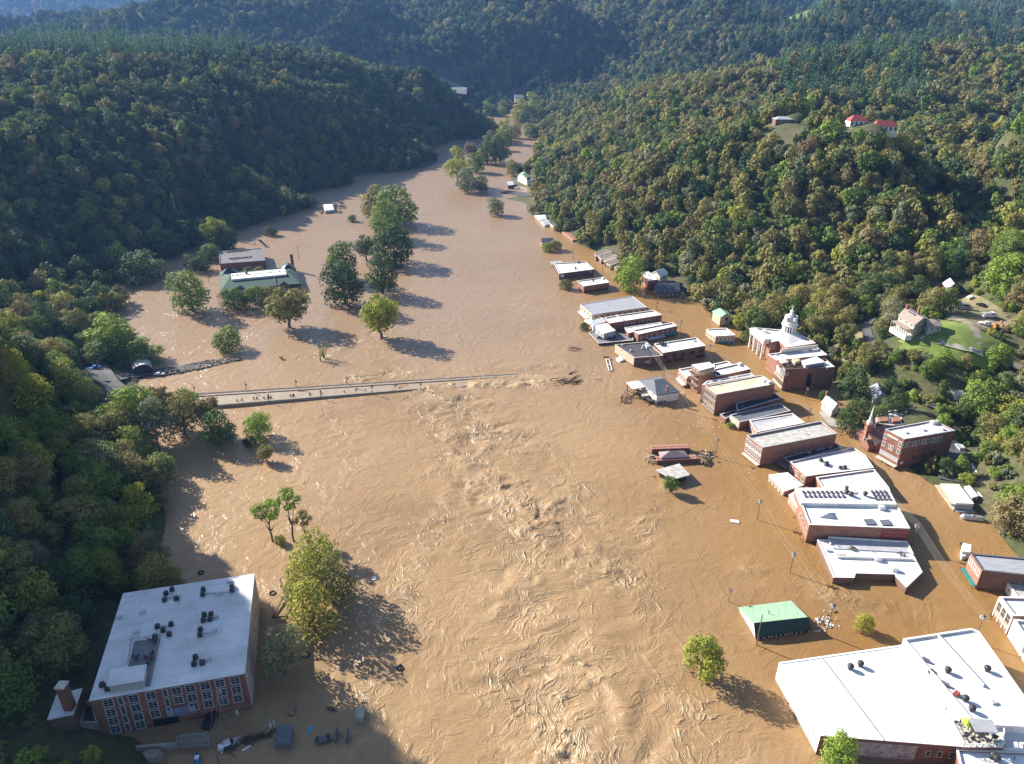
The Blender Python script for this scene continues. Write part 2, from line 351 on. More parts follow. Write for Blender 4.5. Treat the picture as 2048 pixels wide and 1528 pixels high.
def terrain_raw(X, Y):
    X = np.asarray(X, float).ravel(); Y = np.asarray(Y, float).ravel(); out = np.empty(len(X))
    for i in range(0, len(X), 20000):
        out[i:i + 20000] = _ker(X[i:i + 20000], Y[i:i + 20000], CPA) @ _wt[:_n] + _wt[_n]
    far = np.clip((Y - 2600) / 900, 0, 1) ; far = far * far * (3 - 2 * far)
    # blue ridges several kilometres away
    r = 215 + 80 * fbm(X / 1500, Y / 1500, 4, 5) + 60 * fbm(X / 500, Y / 500, 3, 9)
    r += 235 * np.exp(-((X + 3100) / 1100) ** 2) + 60 * np.exp(-((X - 1700) / 900) ** 2) + 170 * np.exp(-((X - 3800) / 1000) ** 2) - 20 * np.exp(-((X - 2050) / 250) ** 2)
    band = np.clip((Y - 3300) / 900, 0, 1); band = band * band * (3 - 2 * band)
    r = 90 + (r - 90) * band
    out = out * (1 - far) + r * far
    land = np.clip(out / 12, 0, 1)
    hi = np.clip((out - 28) / 40, 0, 1); fr = np.clip((Y - 1250) / 500, 0, 1)
    for hx, hy in ((255, 480), (240, 505), (218, 540), (240, 585), (375, 520)): hi = hi * (1 - np.exp(-((X - hx) ** 2 + (Y - hy + 15) ** 2) / 48 ** 2))
    gully = 1 - np.abs(perlin(X / 120 + .3, Y / 150, 7)) * 2.2
    gully2 = 1 - np.abs(perlin(X / 430, Y / 380, 8)) * 2.0
    out += land * (2.2 * fbm(X / 45, Y / 45, 3, 2)) + hi * ((1 - fr) * 13 * (gully - .55) + fr * 62 * (gully2 - .5) + fr * 18 * (gully - .5))
    return out
def axis(*seg):
    a = []
    for s0, s1, d in seg: a += list(np.arange(s0, s1, d))
    return np.array(a + [seg[-1][1]])
TX = axis((-7000, -1600, 200), (-1600, -420, 30), (-420, 460, 6), (460, 1600, 30), (1600, 7000, 200))
TY = axis((-400, 40, 40), (40, 700, 6), (700, 2600, 20), (2600, 6500, 90))
_gx, _gy = np.meshgrid(TX, TY)
TZ = terrain_raw(_gx, _gy).reshape(_gx.shape)
def ground(x, y):
    x = np.asarray(x, float); y = np.asarray(y, float)
    i = np.clip(np.searchsorted(TX, x) - 1, 0, len(TX) - 2); j = np.clip(np.searchsorted(TY, y) - 1, 0, len(TY) - 2)
    u = (x - TX[i]) / (TX[i + 1] - TX[i]); v = (y - TY[j]) / (TY[j + 1] - TY[j])
    return (TZ[j, i] * (1 - u) + TZ[j, i + 1] * u) * (1 - v) + (TZ[j + 1, i] * (1 - u) + TZ[j + 1, i + 1] * u) * v
def hit(x, y, lift=0.0):
    """where a sight line meets the ground"""
    Y = np.arange(60, 2600, 1.0); r = ray(x, y); t = Y / r[1]; X = r[0] * t; Z = CAM_H + r[2] * t
    g = np.maximum(ground(X, Y), 0) + lift; k = np.argmax(Z < g)
    if Z[k] >= g[k]: k = len(Y) - 1
    return Vector((X[k], Y[k], float(max(ground(X[k], Y[k]), 0))))
def grid_mesh(name, xs, ys, Z, mat, attrs=None, smooth=True):
    nx, ny = len(xs), len(ys); gx, gy = np.meshgrid(xs, ys)
    co = np.stack([gx.ravel(), gy.ravel(), Z.ravel()], 1)
    idx = np.arange(nx * ny).reshape(ny, nx)
    q = np.stack([idx[:-1, :-1], idx[:-1, 1:], idx[1:, 1:], idx[1:, :-1]], -1).reshape(-1, 4)
    me = bpy.data.meshes.new(name); me.vertices.add(len(co)); me.vertices.foreach_set('co', co.ravel().astype(np.float32))
    me.loops.add(q.size); me.loops.foreach_set('vertex_index', q.ravel().astype(np.int32))
    me.polygons.add(len(q)); me.polygons.foreach_set('loop_start', np.arange(0, q.size, 4).astype(np.int32))
    me.polygons.foreach_set('use_smooth', np.full(len(q), smooth))
    me.materials.append(M[mat])
    for k, v in (attrs or {}).items():
        a = me.attributes.new(k, 'FLOAT', 'POINT'); a.data.foreach_set('value', v.ravel().astype(np.float32))
    me.update(calc_edges=True); me.validate()
    o_ = bpy.data.objects.new(name, me); COL.objects.link(o_); return o_
m, n, b, o = newmat('forest_floor')
a = noise(n, .03, 6); f = noise(n, .5, 4)
r = ramp(n, a.outputs[0], [(.3, (.050, .060, .022)), (.5, (.085, .095, .032)), (.62, (.12, .105, .055)), (.75, (.075, .105, .030))])
r2 = ramp(n, f.outputs[0], [(.3, (.55, .55, .55)), (.7, (1.1, 1.1, 1.1))])
mx = n.nodes.new('ShaderNodeMixRGB'); mx.blend_type = 'MULTIPLY'; mx.inputs[0].default_value = 1
n.links.new(r.outputs[0], mx.inputs[1]); n.links.new(r2.outputs[0], mx.inputs[2]); n.links.new(mx.outputs[0], b.inputs['Base Color']); b.inputs['Roughness'].default_value = 1
surf('lawn', (.17, .23, .045), 1, c2=(.10, .14, .035), scale=.15, fine=1.5)
surf('dry_scrub', (.22, .19, .10), 1, c2=(.10, .095, .04), scale=.2, fine=1.2)
tag(grid_mesh('terrain', TX, TY, TZ, 'forest_floor'), kind='structure')

def inpoly(x, y, poly):
    x = np.asarray(x); y = np.asarray(y); r = np.zeros(x.shape, bool); n_ = len(poly)
    for i in range(n_):
        x1, y1 = poly[i][0], poly[i][1]; x2, y2 = poly[(i + 1) % n_][0], poly[(i + 1) % n_][1]
        c = ((y1 > y) != (y2 > y)); xi = (x2 - x1) * (y - y1) / ((y2 - y1) if y2 != y1 else 1e-9) + x1
        r ^= c & (x < xi)
    return r
CLEAR = []      # ground kept free of trees: world polygons
def drape(name, pts, mat, lift=.25, step=3.0, clear=True, kind='structure'):
    if step == 3.0: step = 1.5
    P_ = [hit(*p) for p in pts]; xs = [p.x for p in P_]; ys = [p.y for p in P_]
    gx = np.arange(min(xs) - step, max(xs) + step * 1.5, step); gy = np.arange(min(ys) - step, max(ys) + step * 1.5, step)
    G = np.array([[float(ground(x, y)) for x in gx] for y in gy]) + lift
    mb = MB(); ok = {}
    ins = inpoly(*np.meshgrid((gx[:-1] + gx[1:]) / 2, (gy[:-1] + gy[1:]) / 2), P_)
    for j in range(len(gy) - 1):
        for i in range(len(gx) - 1):
            if ins[j, i]: mb.quad((gx[i], gy[j], G[j, i]), (gx[i + 1], gy[j], G[j, i + 1]), (gx[i + 1], gy[j + 1], G[j + 1, i + 1]), (gx[i], gy[j + 1], G[j + 1, i]))
    if clear: CLEAR.append(P_)
    if not mb.f: return None
    return tag(mb.build(name, mat), kind=kind)
def ribbon(name, pts, wid, mat, lift=.3, clear=3.0, world=False):
    P_ = [Vector(p) for p in pts] if world else [hit(*p) for p in pts]; Q = []
    for a_, b_ in zip(P_[:-1], P_[1:]):
        k = max(1, int((b_ - a_).length / 4))
        Q += [a_.lerp(b_, t / k) for t in range(k)]
    Q.append(P_[-1]); mb = MB(); L = []
    for i, p in enumerate(Q):
        d = (Q[min(i + 1, len(Q) - 1)] - Q[max(i - 1, 0)]); d.z = 0; d.normalize(); nrm = Vector((-d.y, d.x, 0))
        row = []
        for s in (-1, -.33, .33, 1):
            q = p + nrm * (wid / 2 * s); q.z = max(float(ground(q.x, q.y)), float(ground(p.x, p.y)) - .3, .02) + lift; row.append(q)
        L.append(row)
    for r0, r1 in zip(L[:-1], L[1:]):
        for k in range(3): mb.quad(r0[k], r1[k], r1[k + 1], r0[k + 1])
    if clear:
        for a_, b_ in zip(Q[:-1:2], Q[2::2]):
            d = (b_ - a_).normalized(); nr = Vector((-d.y, d.x, 0)) * (wid / 2 + clear)
            CLEAR.append([a_ - nr, a_ + nr, b_ + nr, b_ - nr])
    return tag(mb.build(name, mat), kind='structure')
drape('lawn', [(1775, 640), (1800, 700), (1900, 735), (1985, 750), (2010, 690), (1940, 655), (1880, 640)], 'lawn')
drape('lawn', [(1895, 595), (1890, 640), (1960, 665), (2030, 650), (2000, 620), (1930, 590)], 'dry_scrub')
drape('lawn', [(1660, 700), (1700, 640), (1745, 690), (1770, 740), (1720, 760)], 'dry_scrub', lift=.2, clear=False)
drape('lawn', [(1700, 252), (1700, 265), (1800, 275), (1820, 262)], 'lawn')
drape('lawn', [(1540, 225), (1545, 236), (1640, 234), (1640, 224)], 'lawn')
drape('lawn', [(2010, 1040), (2048, 1095), (2048, 1060)], 'lawn', step=1.5)
drape('lawn', [(1590, 20), (1560, 45), (1620, 35), (1640, 24)], 'lawn', step=12, lift=1)
drape('lawn', [(1470, 52), (1475, 68), (1505, 62), (1520, 50)], 'lawn', step=12, lift=1)
ribbon('road', [(1820, 590), (1850, 582), (1868, 605), (1900, 632), (1945, 652), (2010, 648), (2048, 640)], 5, 'gravel_road')
ribbon('road', [(1800, 578), (1845, 572), (1880, 568)], 6, 'asphalt')
ribbon('path', [(1745, 635), (1730, 655), (1735, 680), (1752, 700), (1775, 715)], 4, 'asphalt', clear=2)
ribbon('path', [(1840, 678), (1880, 690), (1920, 697), (1965, 712)], 3, 'concrete', clear=2)
ribbon('road', [(1875, 860), (1900, 890), (1912, 925), (1905, 965)], 9, 'asphalt', lift=.35, clear=2)
ribbon('road', [(1985, 640), (1945, 655), (1960, 690), (2048, 745)], 3.5, 'gravel_road', clear=1)
ribbon('road', [(190, 735), (215, 768), (240, 790), (232, 830)], 9, 'asphalt', lift=.5, clear=5)
ribbon('road', [(200, 762), (255, 752), (330, 742), (400, 735)], 6, 'asphalt', lift=.45, clear=4)
ribbon('road', [(880, 160), (915, 172), (935, 178)], 8, 'gravel_road', clear=4)
ribbon('road', [(1008, 384), (1040, 388), (1064, 392)], 14, 'asphalt', lift=.4, clear=4)

# ------------------------------------------------------------------ flood water
WX = axis((-900, -150, 14), (-150, -110, 3), (-110, 165, .8), (165, 200, 5), (200, 900, 20))
WY = axis((30, 80, 4), (80, 300, .8), (300, 440, 1.6), (440, 760, 5), (760, 1900, 25))
def seg_dist(X, Y, pts):
    P_ = [W(*p) for p in pts]; D = np.full(X.shape, 1e9)
    for a_, b_ in zip(P_[:-1], P_[1:]):
        dx, dy = b_.x - a_.x, b_.y - a_.y; t = np.clip(((X - a_.x) * dx + (Y - a_.y) * dy) / (dx * dx + dy * dy), 0, 1)
        D = np.minimum(D, np.hypot(X - a_.x - t * dx, Y - a_.y - t * dy))
    return D
gx, gy = np.meshgrid(WX, WY)
def fall(D, r): return np.exp(-(D / r) ** 2)
turb = 1.0 * fall(seg_dist(gx, gy, [(880, 800), (960, 880), (1010, 980), (1060, 1080), (1090, 1200), (1130, 1330), (1160, 1450), (1190, 1528)]), 21)
turb = np.maximum(turb, .8 * fall(seg_dist(gx, gy, [(1000, 860), (1120, 960), (1200, 1050), (1250, 1200), (1330, 1330), (1440, 1500)]), 9))
turb = np.maximum(turb, .75 * fall(seg_dist(gx, gy, [(930, 930), (880, 1050), (810, 1190), (760, 1300), (725, 1480), (700, 1528)]), 5.5))
turb = np.maximum(turb, 1.1 * fall(seg_dist(gx, gy, [(800, 778), (900, 772), (1010, 768), (1110, 765)]), 5))
turb = np.maximum(turb, .8 * fall(seg_dist(gx, gy, [(700, 755), (850, 745), (980, 735), (1130, 735)]), 6))
turb = np.maximum(turb, .8 * fall(seg_dist(gx, gy, [(640, 712), (700, 695), (740, 665), (780, 640)]), 5))
turb = np.maximum(turb, .85 * fall(seg_dist(gx, gy, [(1500, 1150), (1640, 1190), (1750, 1215), (1860, 1240)]), 6))
turb = np.maximum(turb, .6 * fall(seg_dist(gx, gy, [(1250, 1150), (1310, 1010), (1350, 940)]), 5))
turb = np.maximum(turb, .55 * fall(seg_dist(gx, gy, [(870, 330), (900, 400), (960, 400), (940, 300)]), 22))
turb = np.maximum(turb, .5 * fall(seg_dist(gx, gy, [(720, 340), (840, 330), (950, 300)]), 28))
turb = np.maximum(turb, .20 * fall(seg_dist(gx, gy, [(600, 850), (650, 1000), (800, 1200), (900, 1528)]), 42))
turb = np.maximum(turb, .13 * fall(seg_dist(gx, gy, [(450, 850), (400, 1050), (560, 1250), (500, 700)]), 60))
turb *= .72 + .75 * np.clip(fbm(gx / 26, gy / 26, 3, 40) + .35, -.4, 1)
town = seg_dist(gx, gy, [(1100, 440), (1200, 560), (1430, 700), (1600, 820), (1500, 900), (1600, 1100), (1900, 1100), (1980, 1300), (1700, 1300)])
calm = np.clip(fall(town, 34), 0, 1)
pale = np.clip((gy - 255) / 90, 0, 1) * np.clip((60 - gx - np.maximum(gy - 500, 0) * -.2) / 70, 0, 1)  # where the sky sheen is tinted into the upstream left water
turb = np.maximum(turb, .22 * pale * np.clip(.5 + 1.6 * fbm(gx / 40, gy / 60, 3, 47), 0, 1.6))
turb = np.maximum(turb * (1 - .5 * calm), .06)
fx = gx + 7 * fbm(gx / 22, gy / 22, 3, 11); fy = gy + 7 * fbm(gx / 22, gy / 22, 3, 17)
fx = fx + 9 * perlin(gx / 60, gy / 60, 13); fy = fy + 6 * perlin(gx / 45, gy / 45, 19)
ridge = 1 - np.abs(perlin(fx / 8.5, fy / 5.0, 21)) * 3.2
ridge2 = 1 - np.abs(perlin(fx / 3.4 + 9, fy / 2.6, 23)) * 3.6
swell = fbm(fx / 17, fy / 8.5, 2, 31); patch = np.clip(.55 + 1.1 * fbm(gx / 19, gy / 19, 2, 43), .12, 1.3)
fine = np.clip((480 - gy) / 60, 0, 1) * np.clip((170 - np.abs(gx)) / 20, 0, 1)
tt = np.clip(turb, 0, 1.2)
spill = fall(seg_dist(gx, gy, [(835, 779), (900, 775), (980, 770), (1060, 765), (1110, 763)]), 1.9) + .8 * fall(seg_dist(gx, gy, [(900, 757), (1000, 754), (1090, 753)]), 1.4)
WZ = fine * (tt ** 1.15 * (patch * (.46 * np.clip(ridge, -.2, 1) ** 3 + .15 * np.clip(ridge2, 0, 1) ** 2 + .16 * perlin(fx / 1.9, fy / 1.5, 29)) + .85 * swell) + .035 * fbm(gx / 3, gy / 3, 2, 50))
WZ = WZ + spill * (.25 + .6 * np.clip(perlin(gx / 2.2, gy / 1.3, 71), -.3, 1)) * fine
froth = patch * np.clip(np.clip(ridge2 - .35, 0, 1) * 1.5 * tt + np.clip(ridge - .5, 0, 1) * 1.2 * tt + spill * 1.3, 0, 1) * fine
m, n, b, o = newmat('flood_water')
at = nd(n, 'ShaderNodeAttribute'); at.attribute_name = 'turb'; ac = nd(n, 'ShaderNodeAttribute'); ac.attribute_name = 'calm'; af = nd(n, 'ShaderNodeAttribute'); af.attribute_name = 'froth'
geo = n.nodes.new('ShaderNodeNewGeometry'); geo.name = 'geo'
w1 = noise(n, .05, 3)
wv = nd(n, 'ShaderNodeVectorMath'); wv.operation = 'MULTIPLY_ADD'; wv.inputs[1].default_value = (34, 34, 0)
n.links.new(w1.outputs['Color'], wv.inputs[0]); n.links.new(geo.outputs['Position'], wv.inputs[2])
w2 = noise(n, .35, 3, wv.outputs[0]); wv2 = nd(n, 'ShaderNodeVectorMath'); wv2.operation = 'MULTIPLY_ADD'; wv2.inputs[1].default_value = (3.2, 3.2, 0)
n.links.new(w2.outputs['Color'], wv2.inputs[0]); n.links.new(wv.outputs[0], wv2.inputs[2])
def ridged(scale, vec, det=2, sharp=5.0, st=None):
    if st:
        mp = nd(n, 'ShaderNodeMapping'); mp.inputs['Scale'].default_value = st; n.links.new(vec, mp.inputs[0]); vec = mp.outputs[0]
    t = noise(n, scale, det, vec, .5)
    s1 = nd(n, 'ShaderNodeMath'); s1.operation = 'SUBTRACT'; s1.inputs[1].default_value = .5; n.links.new(t.outputs[0], s1.inputs[0])
    s2 = nd(n, 'ShaderNodeMath'); s2.operation = 'ABSOLUTE'; n.links.new(s1.outputs[0], s2.inputs[0])
    s3 = nd(n, 'ShaderNodeMath'); s3.operation = 'MULTIPLY_ADD'; s3.inputs[1].default_value = -sharp; s3.inputs[2].default_value = 1; s3.use_clamp = True; n.links.new(s2.outputs[0], s3.inputs[0])
    s4 = nd(n, 'ShaderNodeMath'); s4.operation = 'POWER'; s4.inputs[1].default_value = 2.0; n.links.new(s3.outputs[0], s4.inputs[0]); return s4.outputs[0]
def math2(op, a_, b_, c_=None):
    t = nd(n, 'ShaderNodeMath'); t.operation = op
    for i, v in enumerate((a_, b_, c_)):
        if v is None: continue
        if isinstance(v, (int, float)): t.inputs[i].default_value = v
        else: n.links.new(v, t.inputs[i])
    return t.outputs[0]
rA = ridged(.085, wv2.outputs[0], 4, 17, (1.25, 1, 1)); rB = ridged(.24, wv2.outputs[0], 3, 12, (1.4, .8, 1)); rD = noise(n, .22, 3, wv.outputs[0], .6).outputs[0]; rC = noise(n, 1.5, 4, wv.outputs[0], .6).outputs[0]
rs = math2('ADD', math2('MULTIPLY', rA, 1.0), math2('MULTIPLY', rB, .38))
pt = ramp(n, noise(n, .055, 3).outputs[0], [(.38, (.12, .12, .12)), (.62, (1.25, 1.25, 1.25))]).outputs[0]
rs = math2('MULTIPLY', rs, pt)
hgt = math2('ADD', math2('MULTIPLY', rs, math2('MULTIPLY_ADD', at.outputs['Fac'], .44, .05)), math2('MULTIPLY', rC, math2('MULTIPLY_ADD', at.outputs['Fac'], .34, .10)))
hgt = math2('ADD', hgt, math2('MULTIPLY', rD, math2('MULTIPLY_ADD', ac.outputs['Fac'], -.45, .75)))
bp = nd(n, 'ShaderNodeBump'); bp.inputs['Strength'].default_value = 1.0; bp.inputs['Distance'].default_value = .62
n.links.new(hgt, bp.inputs['Height']); n.links.new(bp.outputs[0], b.inputs['Normal'])
big = noise(n, .012, 4)
base = ramp(n, big.outputs[0], [(.35, (.255, .160, .082)), (.5, (.325, .208, .108)), (.66, (.36, .236, .128))])
calmc = ramp(n, big.outputs[0], [(.35, (.25, .138, .046)), (.65, (.305, .176, .064))])
m1 = nd(n, 'ShaderNodeMixRGB'); n.links.new(ac.outputs['Fac'], m1.inputs[0]); n.links.new(base.outputs[0], m1.inputs[1]); n.links.new(calmc.outputs[0], m1.inputs[2])
apl = nd(n, 'ShaderNodeAttribute'); apl.attribute_name = 'pale'; mp_ = nd(n, 'ShaderNodeMixRGB'); n.links.new(math2('MULTIPLY', apl.outputs['Fac'], .75), mp_.inputs[0]); n.links.new(m1.outputs[0], mp_.inputs[1]); mp_.inputs[2].default_value = (.285, .20, .135, 1); m1 = mp_  # grey-pink sky sheen put into the water colour
fac = math2('MINIMUM', math2('ADD', math2('MULTIPLY', math2('MULTIPLY', rs, at.outputs['Fac']), .34), math2('MULTIPLY', af.outputs['Fac'], .55)), .8)
m2 = nd(n, 'ShaderNodeMixRGB'); n.links.new(fac, m2.inputs[0]); n.links.new(m1.outputs[0], m2.inputs[1]); m2.inputs[2].default_value = (.50, .37, .225, 1)
n.links.new(m2.outputs[0], b.inputs['Base Color'])
b.inputs['Roughness'].default_value = .32; b.inputs['IOR'].default_value = 1.33
tag(grid_mesh('flood_water', WX, WY, WZ, 'flood_water', {'turb': tt, 'calm': calm, 'froth': froth, 'pale': pale}), kind='structure')
CLEARB = []

# ------------------------------------------------------------------ trees
def crown_data(seed, nleaf, leaf, kind='round', lobes=16, squash=.85):
    """a crown of unit radius centred on the origin: leafy clumps with gaps, returned as quads"""
    rng = np.random.RandomState(seed); L = []
    if kind == 'cone':
        for k in range(lobes):
            t = (k + .5) / lobes; z = -1.1 + 2.9 * t; rr = .62 * (1 - t) ** .8 + .05
            for q in range(max(2, int(7 * (1 - t)) + 1)):
                a = rng.rand() * 6.283; L.append((rr * .6 * math.cos(a), rr * .6 * math.sin(a), z + rng.randn() * .05, rr * .45 + .05))
    else:
        for k in range(lobes):
            for _ in range(30):
                p = rng.randn(3); p /= np.linalg.norm(p); p *= rng.rand() ** .4 * .70
                if kind == 'open' and abs(p[2]) > .75: continue
                if kind == 'dome':
                    zz = rng.uniform(-.85, .78); rr_ = .78 * math.sqrt(max(0, 1 - ((zz + .35) / 1.2) ** 2)) * rng.rand() ** .45; aa = rng.rand() * 6.283; p = np.array([rr_ * math.cos(aa), rr_ * math.sin(aa), zz])
                if all(np.linalg.norm(p - np.array(l[:3])) > .28 for l in L): break
            r_ = .24 + .22 * rng.rand() - (.06 if kind == 'open' else 0)
            L.append((p[0] * (1.0 + .25 * rng.randn() * .4), p[1], p[2] * squash + .04, r_))
    L = np.array(L); wgt = L[:, 3] ** 2; pick = rng.choice(len(L), nleaf, p=wgt / wgt.sum()); l = L[pick]
    d = rng.randn(nleaf, 3); d[:, 2] = np.where(rng.rand(nleaf) < .5, np.abs(d[:, 2]), d[:, 2]); d /= np.linalg.norm(d, axis=1)[:, None]
    rad = l[:, 3] * (1 - .45 * rng.rand(nleaf) ** 2.2 + .12 * rng.randn(nleaf))
    c = l[:, :3] + d * rad[:, None] * np.array([1, 1, .85 if kind != 'cone' else .6])
    keep = np.ones(nleaf, bool)
    for i, q in enumerate(L):
        keep &= ~((np.linalg.norm(c - q[:3], axis=1) < q[3] * .72) & (pick != i) & (rng.rand(nleaf) < .75))
    c, d, pick = c[keep], d[keep], pick[keep]; n_ = len(c)
    nrm = d + rng.randn(n_, 3) * .33 + np.array([0, 0, .15]); nrm /= np.linalg.norm(nrm, axis=1)[:, None]
    up = rng.randn(n_, 3); u = np.cross(nrm, up); u /= np.linalg.norm(u, axis=1)[:, None]; v = np.cross(nrm, u)
    s = leaf * (.6 + .8 * rng.rand(n_))[:, None]; a = .55 + .5 * rng.rand(n_)[:, None]
    tone_l = rng.rand(len(L)); tone = np.clip(tone_l[pick] + .25 * rng.randn(n_), 0, 1)
    V = np.stack([c - u * s, c - v * s * a, c + u * s + nrm * s * .15, c + v * s * a], 1)
    return V.reshape(-1, 3), np.repeat(tone, 4)
def leaf_mesh(name, V, tone, mats, extra=None):
    nq = len(V) // 4; F = [tuple(range(4 * i, 4 * i + 4)) for i in range(nq)]; mi = [0] * nq; V = [tuple(v) for v in V]; tone = list(tone)
    if extra is not None:
        b0 = len(V); V += extra.v; F += [tuple(b0 + k for k in f) for f in extra.f]; mi += [1] * len(extra.f); tone += [0] * len(extra.v)
    me = bpy.data.meshes.new(name); me.from_pydata(V, [], F)
    for q in mats: me.materials.append(M[q])
    me.polygons.foreach_set('material_index', mi)
    a = me.attributes.new('tone', 'FLOAT', 'POINT'); a.data.foreach_set('value', tone); me.update(); return me
def trunk_mb(seed, h=1.0, r=.09, spread=.55, top=.6):
    """tapered trunk from z=0 to h with limbs reaching into the crown"""
    rnd = random.Random(seed); mb = MB(); p = Vector((0, 0, -.15)); k = 5; pts = [p]
    for i in range(1, k + 1): pts.append(Vector((rnd.uniform(-.04, .04) * i, rnd.uniform(-.04, .04) * i, h * i / k)))
    for i in range(k): mb.tube(pts[i], pts[i + 1], r * (1 - .13 * i), r * (1 - .13 * (i + 1)), 6, cap=False)
    for i in range(6):
        a = i * 1.05 + rnd.random(); b0 = pts[2 + i % 3]; e = b0 + Vector((math.cos(a) * spread * rnd.uniform(.6, 1), math.sin(a) * spread * rnd.uniform(.6, 1), rnd.uniform(.35, .8) * top))
        mid = b0.lerp(e, .5) + Vector((0, 0, -.05)); mb.tube(b0, mid, r * .5, r * .32, 5, cap=False); mb.tube(mid, e, r * .32, r * .1, 5, cap=False)
    return mb
HUES = ['leaf_green', 'leaf_dark', 'leaf_olive', 'leaf_yellow', 'leaf_bright', 'leaf_grey', 'leaf_brown', 'leaf_pine']
CROWN = {}
NEAR = [crown_data(s, 3900, .050, k, l, q) for s, k, l, q in ((1, 'dome', 30, 1.0), (2, 'dome', 38, .95), (3, 'open', 26, .85), (4, 'dome', 24, 1.1))]
NEAR.append(crown_data(45, 1500, .055, 'open', 15, .9)); NEAR.append(crown_data(46, 2600, .052, 'dome', 34, 1.0))
CONE = crown_data(9, 3000, .055, 'cone', 14)
FARC = [crown_data(s, 820, .105, k, l, q) for s, k, l, q in ((11, 'round', 15, .9), (12, 'dome', 22, 1.0), (13, 'open', 15, .9), (14, 'round', 20, 1.15), (15, 'dome', 15, .8))]
FARCONE = crown_data(19, 520, .11, 'cone', 12)
def crown_mesh(hue, shape):
    k = (hue, shape)
    if k not in CROWN:
        V, t = CONE if shape == 'cone' else NEAR[shape]; CROWN[k] = leaf_mesh('crown', V, t, [hue])
    return CROWN[k]
TRUNKS = [trunk_mb(s).mesh('trunk', 'bark') for s in (1, 2, 3)]
RND = random.Random(5)
def tree(base, crad, czc, hue, label, group, shape=None, name='broadleaf_tree', cat='tree', sz=1.0, trunk=True):
    """base: foot of the tree; crad: crown radius; czc: height of the crown's centre above the foot"""
    t = thing(name, label, cat, base, group); shape = RND.randrange(4) if shape is None else shape
    rz = RND.random() * 6.28
    c = bpy.data.objects.new('crown', crown_mesh(hue, shape)); COL.objects.link(c); c.parent = t
    c.location = (0, 0, czc); c.scale = (crad, crad * RND.uniform(.9, 1.1), crad * sz); c.rotation_euler = (0, 0, rz)
    if trunk:
        k = bpy.data.objects.new('trunk', RND.choice(TRUNKS)); COL.objects.link(k); k.parent = t
        h = max(czc, .4); k.scale = (crad * .75, crad * .75, h); k.location = (0, 0, -.3); k.rotation_euler = (0, 0, rz)
    return t
